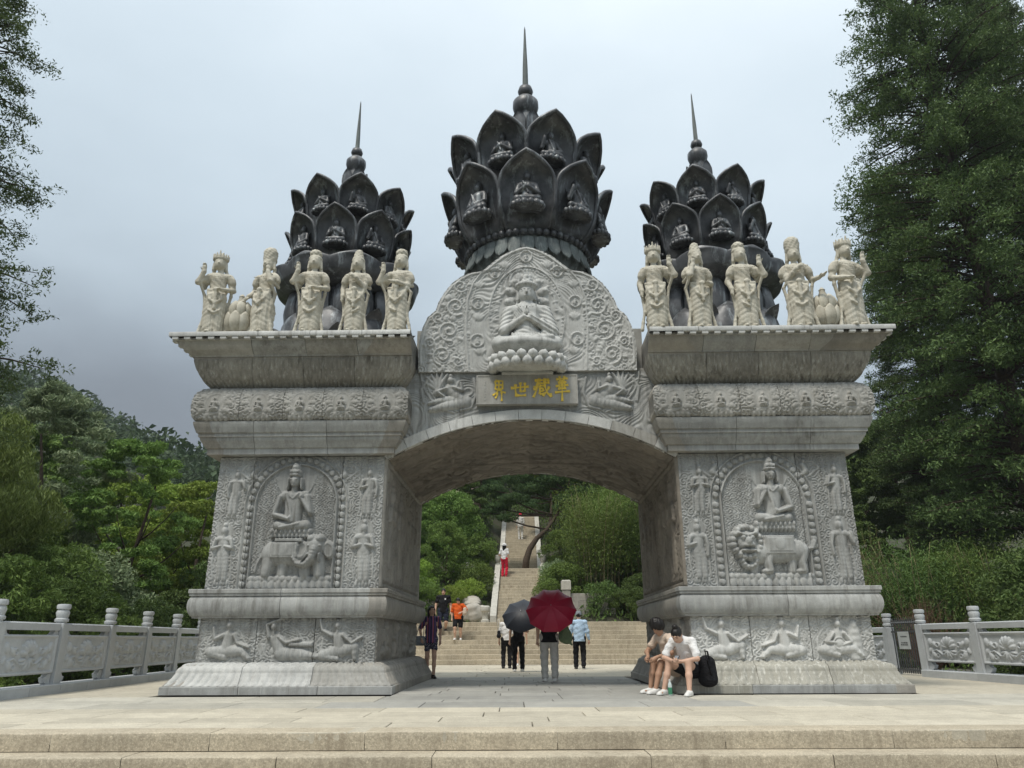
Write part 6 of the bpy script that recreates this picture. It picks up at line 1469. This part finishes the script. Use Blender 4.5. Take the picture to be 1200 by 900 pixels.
M['redwood'] = leafmat('dark_feathery_leaf', (.062,.105,.034), (.14,.20,.064))
M['shrub'] = leafmat('green_leaf', (.10,.17,.035), (.19,.27,.065)); M['shrub_lt'] = leafmat('bright_green_leaf', (.19,.29,.04), (.29,.39,.075))
M['pale'] = leafmat('pale_green_leaf', (.18,.25,.125), (.31,.37,.21)); M['willow'] = leafmat('yellow_green_leaf', (.13,.19,.045), (.22,.29,.075))
M['bamboo'] = leafmat('bamboo_leaf', (.11,.19,.034), (.21,.29,.075)); M['pine'] = leafmat('dark_pine_needle', (.048,.095,.034), (.105,.165,.055)); M['dark'] = leafmat('deep_green_leaf', (.066,.115,.03), (.13,.19,.05))
M['bark'] = plain('brown_bark', (.075,.055,.04), .9, .35, 12, bump=.6); M['bark_grey'] = plain('grey_bark', (.12,.11,.10), .9, .3, 10, bump=.5); M['cane'] = plain('dry_cane', (.24,.20,.11), .8, .3, 6); M['twig'] = plain('reddish_twig', (.13,.075,.05), .9, .3, 8)
M['far'] = leafmat('distant_dark_leaf', (.032,.058,.026), (.07,.105,.042))
M['rock'] = stone('pale_boulder', (.50,.47,.41), (.42,.385,.33), stain=(.25,.21,.16), streak=.2, mottle=.35); M['rock_pink'] = stone('pinkish_cliff_rock', (.40,.31,.25), (.33,.26,.21), streak=.5, mottle=.4)
def unit(v): return v/(np.linalg.norm(v, axis=-1, keepdims=True)+1e-9)
def leaves_at(P, Nn, size, asp, rs, up=None, fold=.25, droop=0):
    "one folded leaf of two quads at every point; Nn biases its facing"
    n = len(P); d = unit(rs.normal(size=(n,3))+(0 if up is None else np.asarray(up))); d[:,2] -= droop; d = unit(d)
    nn = unit(Nn+rs.normal(size=(n,3))*.55); x = unit(np.cross(d, nn)); nn = np.cross(x, d)
    s = size*rs.uniform(.6, 1.25, (n,1)); w = s*asp
    a = P-d*s*.5; b = P+d*s*.5; m1 = P+x*w*.5+nn*w*fold-d*s*.04; m2 = P-x*w*.5+nn*w*fold-d*s*.04
    V = np.stack([a, m1, b, m2], 1).reshape(-1,3); F = np.arange(n*4).reshape(n,4); return V, F
def join(parts):
    V = []; F = []; o = 0
    for v, f in parts: V.append(v); F.append(f+o); o += len(v)
    return np.concatenate(V), np.concatenate(F)
def crown_clumps(C, rad, per, size, asp, rs, up=None, droop=0, flat=.75, shell=.55):
    "leaf clumps: points spread through ellipsoids, denser near their surface"
    P = []; Nn = []
    for c, r in zip(C, rad):
        k = max(6, int(per*r*r)); d = unit(rs.normal(size=(k,3))); q = rs.uniform(shell, 1.08, (k,1))**.7*r*np.array([1,1,flat]); p = c+d*q
        P.append(p); Nn.append(unit(d+np.array([0,0,.5])))
    return leaves_at(np.concatenate(P), np.concatenate(Nn), size, asp, rs, up, droop=droop)
def shrub_mesh(seed, w, h, ncl, per, size, asp, up=None, droop=0, top=.8, rr=(.16,.32), flat=.75):
    rs = np.random.RandomState(seed); C = []; rad = []
    for i in range(ncl):
        t = rs.uniform(.08, 1)**.8; a = rs.uniform(0, 6.28); prof = math.sin(min(1, t/.55)*1.57) if t < .55 else math.cos((t-.55)/.45*1.25); r = w/2*max(.12, prof)*rs.uniform(.45,1)
        C.append((r*math.cos(a), r*math.sin(a), h*t*.95)); rad.append(w*rs.uniform(*rr)*.62)
    return mesh('crown', *crown_clumps(np.array(C), rad, per, size, asp, rs, up, droop, flat), smooth=False)
def trunk_mesh(h, r, seed, bend=.3, limbs=6, spread=.35, start=.35, name='trunk'):
    rs = np.random.RandomState(seed); b = MB(); pts = [np.array((bend*math.sin(t*2.3+seed)*t*h*.2, bend*math.cos(t*1.7+seed)*t*h*.15, t*h)) for t in np.linspace(0, 1, 8)]
    b.tube(pts, [r*(1.25 if i == 0 else 1)*(1-.8*i/7) for i in range(8)], 8)
    for i in range(limbs):
        t = rs.uniform(start, .9); k = int(t*7); p = pts[k]+(pts[min(k+1,7)]-pts[k])*(t*7-k); a = rs.uniform(0, 6.28); l = h*spread*(1.1-t*.6)
        q = [p+np.array((math.cos(a)*l*s, math.sin(a)*l*s, l*s*(.45+.4*s))) for s in (0,.35,.7,1)]; rr = r*(1-.8*t)*.6; b.tube(q, [rr, rr*.7, rr*.45, rr*.15], 5)
    return b.mesh(name, True)
def plant(name, label, cat, x, y, z, crown, cm, trunk=None, tm='bark', s=1.0, rz=0, group=None, sz=None, tname='trunk', cname='crown'):
    t = thing(name, label, cat, (x, y, z), rz, group); t.scale = (s, s, sz or s)
    obj(cname, crown, M[cm], t)
    if trunk is not None: obj(tname, trunk, M[tm], t)
    return t
# ---- dawn redwoods: whorled limbs carrying tufts of small narrow leaves
def redwood_crown(H, zmin, rfun, nbr, tufts, per, size, seed, trunk_r=.3, tr=.34):
    rs = np.random.RandomState(seed); P = []; Nn = []; b = MB(); b.tube([(.05*math.sin(t*9), .05*math.cos(t*7), t*H) for t in np.linspace(0, 1, 12)], [trunk_r*(1-.93*t)*(1.4 if t == 0 else 1) for t in np.linspace(0, 1, 12)], 10)
    for i in range(nbr):
        t = rs.rand(); z = zmin+(H-zmin)*t; a = rs.uniform(0, 6.28); R0 = rfun(z)*rs.uniform(.6, 1.08); rise = rs.uniform(.1,.45)
        m = max(4, int(tufts*(.4+R0*.28)*rs.uniform(.6,1.3))); tt = rs.uniform(.15, 1, m)**.55
        ctr = np.stack([np.cos(a)*R0*tt, np.sin(a)*R0*tt, z+rise*R0*tt-.3*R0*tt**2], 1)+np.clip(rs.normal(size=(m,3)), -1.3, 1.3)*np.array([.30,.30,.22])*(.35+.3*R0*.5)
        for c in ctr:
            k = int(per*rs.uniform(.6,1.4)); d = unit(rs.normal(size=(k,3))); q = rs.uniform(.15, 1, (k,1))**.6; p = c+d*q*tr*rs.uniform(.6,1.15)*np.array([1.15,1.15,.62]); p[:,2] -= .12*(q[:,0]*tr)*rs.rand(); P.append(p); Nn.append(unit(d*.5+np.array([0,0,.8])))
        if R0 > .5: q = [np.array((math.cos(a)*R0*s, math.sin(a)*R0*s, z+rise*R0*s-.3*R0*s*s)) for s in (0,.35,.7,.95)]; rr = .012+.014*R0; b.tube(q, [rr, rr*.7, rr*.4, rr*.15], 4)
    P = np.concatenate(P); return mesh('crown', *leaves_at(P, np.concatenate(Nn), size, .34, rs, up=(0,0,-.15)), smooth=False), b.mesh('trunk', True)
c, tr = redwood_crown(31, 3.5, lambda z: np.interp(z, [3,7,13,20,26,31], [2.7,4.2,4.3,3.8,3.0,.6]), 640, 15, 20, .165, 3, .37)
plant('dawn_redwood', 'tall dark feathery conifer towering at the right just behind the iron gate', 'tree', 17.2, 24.5, terrain_z(17.2, 24.5)-.1, c, 'redwood', tr, 'bark', 1, .4, 'tall feathery conifers')
plant('dawn_redwood', 'tall feathery conifer cut off by the right edge of the photo, farther back', 'tree', 23.2, 28.5, terrain_z(23.2, 28.5)-.1, c, 'redwood', tr, 'bark', .95, 2.6, 'tall feathery conifers')
plant('dawn_redwood', 'feathery conifer behind the tallest one on the right, filling the gap above the balustrade', 'tree', 19.4, 33, terrain_z(19.4, 33)-.1, c, 'redwood', tr, 'bark', .72, 4.4, 'tall feathery conifers')
c2, tr2 = redwood_crown(19.5, 5.2, lambda z: np.interp(z, [5,6.6,7.6,8.6,9.7,10.6,11.6,12.8,13.6,14.4,15.4,16.3,17.2,19.5], [2.2,2.8,2.9,1.9,2.55,1.5,2.3,2.2,1.0,1.5,1.75,1.45,1.0,.2]), 260, 15, 26, .105, 5, .22, .24)
plant('dawn_redwood', 'feathery conifer whose branches reach in from the left edge of the photo', 'tree', -13.35, 15.0, -.75, c2, 'redwood', tr2, 'bark', 1, 1.0, 'tall feathery conifers')

# ---- reusable crowns
CR = {
 'bush_a': shrub_mesh(1, 3.0, 2.6, 60, 2300, .11, .42, rr=(.10,.24)), 'bush_b': shrub_mesh(2, 3.4, 2.2, 64, 2000, .105, .5, rr=(.10,.22)), 'bush_c': shrub_mesh(3, 2.6, 3.2, 64, 2300, .13, .30, up=(0,0,.5), rr=(.10,.25)),
 'tree_a': shrub_mesh(4, 5.0, 6.8, 130, 2100, .15, .42, rr=(.06,.15), flat=.5), 'tree_b': shrub_mesh(5, 4.4, 7.2, 125, 2100, .17, .34, droop=.3, rr=(.06,.15), flat=.55), 'tree_c': shrub_mesh(6, 5.6, 6.2, 135, 2000, .145, .5, rr=(.055,.14), flat=.5),
 'pale_a': shrub_mesh(7, 4.2, 7.6, 105, 2000, .21, .24, droop=.25, rr=(.06,.15), flat=.45), 'willow': shrub_mesh(9, 5.0, 7.2, 110, 1500, .20, .17, droop=1.3, rr=(.07,.2)),
 'weed': shrub_mesh(10, 1.6, 1.1, 26, 3200, .10, .3, up=(0,0,.8)),
 'far': shrub_mesh(12, 6.0, 7.0, 34, 46, .62, .6)}
def bamboo_mesh(seed, w, h, culms, nl, size=.26):
    rs = np.random.RandomState(seed); P = []; b = MB()
    for i in range(culms):
        a = rs.uniform(0, 6.28); r = w*.32*math.sqrt(rs.rand()); x, y = r*math.cos(a), r*math.sin(a); hh = h*rs.uniform(.65, 1); ln = rs.uniform(.15,.55); lx, ly = math.cos(a+rs.normal()*.8)*ln*hh*.4, math.sin(a+rs.normal()*.8)*ln*hh*.4
        q = [np.array((x+lx*t**2.2, y+ly*t**2.2, hh*(t-.10*ln*t**3))) for t in np.linspace(0, 1, 7)]; b.tube(q, [.022*(1-.75*t) for t in np.linspace(0, 1, 7)], 4)
        t = rs.uniform(.18, 1, nl)**.75; base = np.stack([x+lx*t**2.2, y+ly*t**2.2, hh*(t-.10*ln*t**3)], 1); P.append(base+rs.normal(size=(nl,3))*np.array([.46,.46,.26])*(w/3.2))
    P = np.concatenate(P); V, F = leaves_at(P, np.tile([0,0,1.], (len(P),1)), size, .17, rs, up=(0,0,-.25)); return mesh('leaves', V, F, False), b.mesh('culms', True)
BA1 = bamboo_mesh(3, 3.4, 5.2, 34, 480, .19); BA2 = bamboo_mesh(4, 3.8, 4.2, 32, 460, .17)
def pine_mesh(seed, h, pads, trunk_pts, tr_r, needle=.19, per=900):
    rs = np.random.RandomState(seed); P = []; Nn = []; b = MB(); b.tube(trunk_pts, [tr_r*(1-.75*i/(len(trunk_pts)-1)) for i in range(len(trunk_pts))], 9)
    for (x, y, z, r) in pads:
        k = int(per*r*r); d = rs.normal(size=(k,3)); d = unit(d)*rs.uniform(.2, 1, (k,1))**.5*r*np.array([1,1,.30]); P.append(np.array((x,y,z))+d); Nn.append(unit(d*np.array([.5,.5,1])+np.array([0,0,r*.4])))
        i = min(range(len(trunk_pts)), key=lambda j: abs(trunk_pts[j][2]-(z-.8*r))+.3*math.hypot(trunk_pts[j][0]-x, trunk_pts[j][1]-y)); p0 = np.array(trunk_pts[i]); p1 = np.array((x,y,z-.15*r)); m = p0*.5+p1*.5+np.array((0,0,-.12*r)); b.tube([p0, m, p1, p1+np.array((r*.4,0,.05))], [tr_r*.32, tr_r*.24, tr_r*.14, tr_r*.05], 5)
    P = np.concatenate(P); Nn = np.concatenate(Nn); rs2 = rs; n = len(P); out_ = []
    for k in range(3): out_.append(leaves_at(P, Nn, needle, .22, rs2, up=(0,0,.9)))
    return mesh('crown', *join(out_), smooth=False), b.mesh('trunk', True)
rs = np.random.RandomState(31)
tp = [(0,0,-.2),(.06,0,.45),(.24,.02,1.0),(.62,.05,1.55),(1.15,.1,2.0),(1.65,.1,2.7),(2.0,.1,3.5),(2.2,.1,4.0)]
pads = [(-1.35,.2,3.2,.75),(-.55,-.1,3.55,.9),(.35,.2,4.1,1.0),(-1.7,.3,4.15,.7),(-.3,.4,4.7,.9),(1.3,.2,4.5,1.0),(2.2,-.1,3.5,.85),(2.9,.2,3.9,1.0),(2.4,.3,4.8,1.0),(.9,.1,5.2,.9),(3.5,.2,4.6,.8),(-.9,-.2,2.55,.6),(-1.9,.1,2.9,.5)]
c, tr = pine_mesh(3, 5, pads, tp, .19)
plant('leaning_pine', 'crooked pine leaning right over the landing of the hill stair', 'tree', .62, 38.3, LAND[1], c, 'pine', tr, 'bark')
tp2 = [(0,0,-.3),(.1,0,1.6),(.0,.1,3.2),(.2,0,4.8),(.1,0,6.4)]; pads2 = [(rs.uniform(-1.6,1.6)*(1.15-q*.6), rs.uniform(-1.2,1.2), 2.6+4.3*q, rs.uniform(.7,1.15)) for q in np.linspace(0, 1, 13)]
PI = pine_mesh(5, 7, pads2, tp2, .17, .2, 620)
TR = {'a': trunk_mesh(5.2, .14, 1), 'b': trunk_mesh(5.8, .13, 2, .5), 'sh': trunk_mesh(1.8, .05, 3, .4, 9, .5, .1, 'stems')}
gz = lambda x, y: float(terrain_z(x, y))-.12
# ---- the hillside seen through the arch
HILL = [ # x, y, kind, colour, scale, label
 (-6.6,35.5,'bush_a','shrub',1.25,'rounded green shrub behind the boulders, just inside the left edge of the arch'),
 (-4.6,34.6,'bush_b','shrub_lt',.75,'low bright green shrub beside the man in black on the rear steps'),
 (-3.2,35.8,'bush_c','shrub',.95,'upright green shrub between the white boulder and the stair'),
 (-2.0,34.0,'weed','shrub_lt',1.0,'tuft of weeds beside the foot of the stair wall'),(-1.75,35.6,'weed','shrub',1.25,'green weeds hanging over the stair wall above the newel post'),(-2.6,33.2,'weed','shrub_lt',.9,'weeds growing round the round boulder by the rear steps'),
 (-3.9,33.3,'weed','shrub',1.2,'weeds in front of the long white boulder'),(-6.0,33.0,'bush_b','shrub_lt',.7,'bright low bush at the top of the rear steps beside the left pier'),
 (-5.6,38.6,'tree_c','shrub',.62,'bushy green tree on the slope left of the stair'),(-7.4,40.5,'tree_a','shrub_lt',.68,'bright green tree at the left edge of the arch opening'),
 (-3.3,39.4,'bush_a','shrub',1.3,'dense shrub on the slope halfway up the left of the stair'),(-1.75,38.6,'weed','shrub',1.5,'shrub spilling beside the stair post on the left'),
 (-2.9,42.5,'tree_c','dark',.6,'dark green tree below the pinkish cliff'),(-6.0,44.5,'tree_a','dark',.75,'dark tree high on the left slope under the arch'),(-9.0,46,'tree_b','shrub',.8,'green tree high at the far left under the arch'),
 (2.35,34.2,'bush_b','shrub',.85,'green shrub by the right foot of the stair'),(2.15,36.2,'weed','pale',1.3,'pale grassy weeds beside the right stair wall'),(2.3,38.4,'bush_c','shrub',.7,'shrub beside the right stair post'),
 (4.8,32.3,'bush_b','dark',.55,'dark low bush at the foot of the bamboo, right of the grey wall'),(6.5,32.2,'bush_b','shrub',.5,'small green bush at the top of the rear steps on the right'),
 (5.6,33.0,'bush_b','dark',.7,'low dark shrub on the right of the rear steps'),(7.2,32.8,'bush_a','dark',.75,'dark low shrub at the inner edge of the right pier'),(3.8,32.7,'weed','dark',1.2,'dark weeds edging the rear steps behind the man in blue'),
 (6.3,39.5,'tree_c','shrub',.75,'leafy green tree behind the bamboo on the right of the arch'),(8.6,37.4,'tree_a','dark',.85,'large dark tree at the right edge of the arch opening'),(9.4,42,'tree_b','dark',.95,'tall dark tree high at the right under the arch'),
 (4.3,44.5,'tree_c','shrub',.8,'green tree on the slope above the leaning pine, to its right'),(2.6,49,'tree_a','shrub_lt',.85,'bright yellow green tree top in the middle beneath the arch'),(6.6,48,'tree_b','shrub',.9,'green tree crown at upper right beneath the arch'),
 (-2.8,48.5,'tree_a','dark',.8,'dark tree beside the upper stair on the left'),(-5.6,52,'tree_c','dark',.9,'dark green crown behind the cliff rock'),(-1.2,55,'tree_b','shrub',.95,'green tree at the head of the stair'),(3.6,56,'tree_c','dark',.95,'dark tree beyond the head of the stair on the right'),(.6,60,'tree_a','dark',1.0,'dark tree crown highest in the middle beneath the arch'),(-9,56,'tree_a','shrub',1.0,'green tree far up the slope at the left of the arch'),(9,56,'tree_c','shrub',1.0,'green tree far up the slope at the right of the arch')]
for i, (x, y, k, m, s, lab) in enumerate(HILL):
    small = k.startswith(('bush','weed'))
    plant('weed_tuft' if k == 'weed' else 'shrub' if small else 'hillside_tree', lab, 'plant' if k == 'weed' else 'shrub' if small else 'tree', x, y, gz(x, y), CR[k], m, TR['sh'] if small and k != 'weed' else None if small else TR['ab'[i%2]], 'bark', s, i*1.3, 'greenery on the hillside behind the gate', tname='stems' if small else 'trunk')
for i, (x, y, s, lab) in enumerate([(-4.4,46.5,.8,'dark pine just above the pinkish cliff, left of the stair'),(-1.9,44.5,.75,'dark pine leaning over the upper stair from the left'),(-7.6,49,.95,'dark pine high on the left slope under the arch'),(2.3,43.6,.72,'dark pine beside the upper stair on the right'),(1.9,53,.95,'dark pine near the head of the stair on the right'),(-3.4,58,1.0,'dark pine farthest up the slope, left of centre beneath the arch')]):
    plant('hillside_pine', lab, 'tree', x, y, gz(x, y), PI[0], 'pine', PI[1], 'bark', s, i*1.1, 'pines on the hillside')
for i, (x, y, B, s, lab) in enumerate([(3.9,34.6,BA1,.92,'bright bamboo clump nearest the stair, right of the red umbrella'),(5.6,35.6,BA1,1.05,'tall bamboo clump behind the man in blue, second from the stair'),(7.4,34.8,BA2,1.15,'dark bamboo clump against the inner edge of the right pier'),(4.7,37.2,BA2,1.15,'bamboo clump higher up, behind the one nearest the stair')]):
    plant('bamboo_clump', lab, 'bamboo', x, y, gz(x, y), B[0], 'bamboo' if i != 2 else 'dark', B[1], 'cane', s, i*2.1, 'bamboo behind the gate', tname='culms', cname='leaves')
# boulders and the cliff
def boulder(label, x, y, z, sx, sy, sz, seed, mat='rock', name='boulder'):
    rs = np.random.RandomState(seed); F = Field((-1.25,-1.25,-1.2), (1.25,1.25,1.25), .075)
    for i in range(7): c = rs.uniform(-.35,.35,3); F.ell(c, rs.uniform(.5,.8,3), .12, disp=lambda X,Y,Z: .03*np.sin(9*X+2*Y)+.02*np.sin(13*Z+5*X))
    o = obj(name, F.mesh(name), M[mat], None, (x, y, z), (0,0,seed), scale=(sx, sy, sz)); return tag(o, label, 'rock', 'boulders beside the hill stair')
boulder('long white boulder lying on the slope above the child in orange', -1.95, 33.6, 2.35, .95, .55, .42, 2); boulder('round tan boulder beside the stone newel post', -1.55, 32.2, 1.85, .55, .45, .48, 4); boulder('pale boulder half hidden behind the man in the black T-shirt', -3.75, 33.8, 2.25, .7, .5, .35, 6)
boulder('pinkish cliff rock on the hillside above the boulders', -2.9, 45.4, float(terrain_z(-2.9,45.4))+1.6, 1.7, 1.2, 1.5, 5, 'rock_pink', 'cliff_rock'); boulder('small pale rock among the shrubs left of the stair', -2.1, 37.0, float(terrain_z(-2.1,37))+.35, .35, .3, .22, 9); boulder('small pale rock by the right stair wall', 1.85, 37.2, float(terrain_z(1.85,37.2))+.5, .4, .35, .3, 10)
gp_ = thing('stone_gatepost', 'pale square stone pillar half hidden behind the red umbrella', 'post', (2.25, 32.6, TOPZ-.02)); obj('shaft', MB().box(-.17,.17,-.17,.17,0,1.35,.02).mesh('shaft'), M['granite_side'], gp_); obj('cap', MB().box(-.2,.2,-.2,.2,1.352,1.75,.05).mesh('cap'), M['wall_pale'], gp_)
rw = thing('stone_wall', 'low grey retaining wall behind the red umbrella and the man in blue', 'wall', (3.3, 32.7, TOPZ-.02))
for i in range(3):
    for j in range(4): obj('block', MB().box(-.85+.62*i+.3*(j%2)-.3, -.85+.62*(i+1)-.008+.3*(j%2)-.3, -.16, .16, .3*j+.004, .3*(j+1), .012).mesh('block'), M['granite_side'], rw)

# ---- left side: thicket behind the balustrade
LEFT = [
 (-14.6,19.5,'willow','willow',1.0,'yellow green weeping willow at the left edge of the photo'),(-15.2,24,'pale_a','pale',1.2,'tall pale green tree rising highest behind the left balustrade'),(-18.6,28,'tree_a','shrub',1.2,'broad green tree at the far left behind the willow'),
 (-12.6,24.5,'pale_a','shrub',1.02,'feathery green tree between the tall pale one and the bright one'),(-13.9,30,'tree_a','shrub_lt',1.06,'bright yellow green tree in the middle of the left thicket'),(-11.3,27.5,'tree_b','shrub_lt',1.0,'bright green drooping tree nearest the left pier'),(-10.2,31.5,'tree_c','shrub',.85,'dark round tree directly beside the left pier'),(-17.4,34,'tree_c','shrub_lt',1.15,'dark tree in the second row behind the left thicket'),(-20.8,33.5,'tree_b','pale',1.3,'dark tree at the back of the left thicket'),(-11.9,36,'tree_a','shrub',.85,'tall dark tree behind the bright one near the left pier'),(-22,27,'pale_a','pale',1.0,'pale tree cut off by the left edge'),
 (-10.6,16.2,'bush_c','shrub',1.0,'upright green bush behind the second balustrade panel'),(-12.2,16.5,'bush_a','pale',1.15,'pale leafy bush behind the left balustrade near the frame edge'),(-10.4,18.6,'bush_a','shrub',1.05,'green bush behind the third balustrade panel on the left'),(-10.6,21.2,'bush_b','dark',1.15,'dark bush behind the far end of the left balustrade'),(-9.9,23.5,'bush_a','dark',1.1,'very dark bush beside the base of the left pier'),(-12.4,20.8,'bush_c','willow',1.15,'brownish green bush in the middle of the left thicket'),(-14.5,17.6,'bush_a','willow',1.2,'yellowish bush under the willow'),(-10.0,26.0,'bush_c','dark',1.3,'dark tall bush in shadow against the left pier'),(-9.9,13.6,'bush_b','shrub',.8,'low green bush behind the nearest left balustrade panel'),(-11.2,13.2,'bush_a','shrub',.95,'leafy bush at the bottom left corner behind the balustrade'),(-12.4,22.6,'bush_a','pale',1.35,'pale leafy bush below the feathery tree'),(-14.4,21.6,'bush_c','shrub',1.4,'green upright bush between the willow and the pale tree')]
for i, (x, y, k, m, s, lab) in enumerate(LEFT):
    small = k.startswith('bush'); plant('shrub' if small else 'willow_tree' if k == 'willow' else 'broadleaf_tree', lab, 'shrub' if small else 'tree', x, y, gz(x, y), CR[k], m, TR['sh'] if small else TR['ab'[i%2]], 'bark', s, i*.9, 'thicket behind the left balustrade', tname='stems' if small else 'trunk')
# ---- right side
RIGHT = [
 (12.2,17.2,'bush_b','dark',.95,'dark hedge bush behind the middle of the right balustrade'),(11.9,14.6,'bush_a','dark',.9,'dark hedge bush behind the nearest right balustrade panel'),(13.6,19.5,'bush_a','dark',1.25,'dark bush between the twiggy bush and the right frame edge'),(15.6,18.0,'bush_c','willow',1.15,'olive green bush at the right frame edge'),(11.6,25.5,'bush_b','dark',1.1,'dark bush behind the iron gate'),(14.2,25.5,'bush_a','shrub',1.35,'green bush below the trunk of the tallest conifer'),(17.2,21.5,'bush_c','dark',1.5,'dark upright bush at the right edge below the conifers'),(12.3,32,'tree_c','dark',1.2,'dark tree behind the bamboo beside the right pier'),(16.5,37,'tree_a','dark',1.35,'dark tree behind the conifers on the right'),(13.0,40,'tree_b','shrub',1.35,'green tree showing between the right pier and the conifer'),(21,40,'tree_c','dark',1.5,'large dark tree far back on the right'),(24,22,'tree_b','dark',1.1,'dark tree beyond the right edge')]
for i, (x, y, k, m, s, lab) in enumerate(RIGHT):
    small = k.startswith('bush'); plant('shrub' if small else 'broadleaf_tree', lab, 'shrub' if small else 'tree', x, y, gz(x, y), CR[k], m, TR['sh'] if small else TR['ab'[i%2]], 'bark', s, i*1.7, 'thicket behind the right balustrade', tname='stems' if small else 'trunk')
for i, (x, y, B, s, lab) in enumerate([(12.9,24.5,BA2,1.0,'bamboo clump in the middle of the right thicket'),(14.9,23.4,BA2,.9,'bamboo clump left of the conifer trunk on the right'),(11.6,28,BA1,.95,'bamboo clump closest to the right pier')]):
    plant('bamboo_clump', lab, 'bamboo', x, y, gz(x, y), B[0], ('dark','shrub','bamboo')[i], B[1], 'cane', s, 1+i*2.1, 'bamboo behind the right balustrade', tname='culms', cname='leaves')
def twig_bush(label, x, y, h, n, seed, mat, spread=.9, name='bare_bush'):
    rs = np.random.RandomState(seed); b = MB()
    for i in range(n):
        a = rs.uniform(0, 6.28); s = rs.uniform(.05, spread); hh = h*rs.uniform(.55,1); q = [np.array((math.cos(a)*s*hh*t*(.4+.6*t)*.7, math.sin(a)*s*hh*t*(.4+.6*t)*.7, hh*t*(1-.18*s*t))) for t in np.linspace(0, 1, 5)]; b.tube(q, [.014,.011,.008,.006,.003], 3)
        for k in range(3):
            p = q[2+k%2]; d = rs.normal(size=3)*.3; d[2] = abs(d[2])+.25; b.tube([p, p+d*.6*h*.25, p+d*h*.3], [.006,.004,.002], 3)
    return tag(obj(name, b.mesh(name), M[mat], None, (x, y, gz(x, y))), label, 'shrub')
twig_bush('bare reddish brown bush fanning up behind the iron gate', 11.2, 21.3, 2.7, 150, 4, 'twig', 1.0); twig_bush('stand of dry pale canes beside the right pier', 12.2, 26.0, 5.0, 60, 6, 'cane', .3, 'dry_canes'); twig_bush('dry straw coloured canes in front of the conifer trunk', 15.6, 22.6, 3.6, 45, 7, 'cane', .5, 'dry_canes')
# ---- far wooded mountain
rs = np.random.RandomState(71); n = 1600; fx = rs.uniform(-1, 1, n); fy = 62+150*rs.rand(n)**.8; fx = fx*(18+fy*.95); fz = terrain_z(fx, fy)
keep = ~((np.abs(fx) < 3) & (fy < 58)); fx, fy, fz = fx[keep], fy[keep], fz[keep]; me = CR['far']; nv = len(me.vertices); co = np.zeros(nv*3); me.vertices.foreach_get('co', co); co = co.reshape(-1,3); nleaf = nv//4; co = co.reshape(nleaf,4,3); pr = []
for x, y, z in zip(fx, fy, fz):
    sel = rs.choice(nleaf, 76, replace=False); s = rs.uniform(.55, 1.05)*(.8+y/300); a = rs.uniform(0, 6.28); q = co[sel]*s; X = q[...,0]*math.cos(a)-q[...,1]*math.sin(a); Y = q[...,0]*math.sin(a)+q[...,1]*math.cos(a); ctr = np.stack([X,Y,q[...,2]], -1); m = ctr.mean(1, keepdims=True); ctr = m+(ctr-m)*1.4; pr.append((ctr+np.array((x,y,z-.6))).reshape(-1,3))
V = np.concatenate(pr); o = obj('far_forest', mesh('far_forest', V, np.arange(len(V)).reshape(-1,4), False), M['far'], kind='stuff'); tag(o, 'dense dark forest covering the mountain slope far behind the gate', 'forest')
# low undergrowth along the foot of the thickets
P = []; rs = np.random.RandomState(72)
for (x0, x1, y0, y1, k) in ((-16,-8.9,9,31,9000), (10.4,20,9,34,7000), (-9,-1.2,31.6,62,16000), (1.75,10,31.6,62,14000), (-2,3,48.5,62,6000)):
    x = rs.uniform(x0, x1, k); y = rs.uniform(y0, y1, k); P.append(np.stack([x, y, terrain_z(x, y)+rs.uniform(0,.35,k)], 1))
P = np.concatenate(P); V, F = leaves_at(P, np.tile([0,0,1.], (len(P),1)), .26, .3, rs, up=(0,0,.9)); o = obj('undergrowth', mesh('undergrowth', V, F, False), M['dark'], kind='stuff'); tag(o, 'low green undergrowth covering the ground under the trees', 'undergrowth')
# ------------------------------------------------------------------ the damp air that greys the far mountain
hb = MB().box(-930, 930, -630, 1530, -260, 100); hz = obj('haze', hb.mesh('haze'), None, kind='stuff'); tag(hz, 'thin mist in the air, greying the far mountain slope', 'haze')
hm = bpy.data.materials.new('thin_mist'); hm.use_nodes = True; t = hm.node_tree; t.nodes.remove(t.nodes['Principled BSDF']); pv_ = nd(t, 'ShaderNodeVolumePrincipled', Density=.00045); pv_.inputs['Color'].default_value = (.86,.90,.95,1); pv_.inputs['Anisotropy'].default_value = .2
t.links.new(pv_.outputs[0], [n for n in t.nodes if n.type == 'OUTPUT_MATERIAL'][0].inputs['Volume']); hz.data.materials.append(hm)
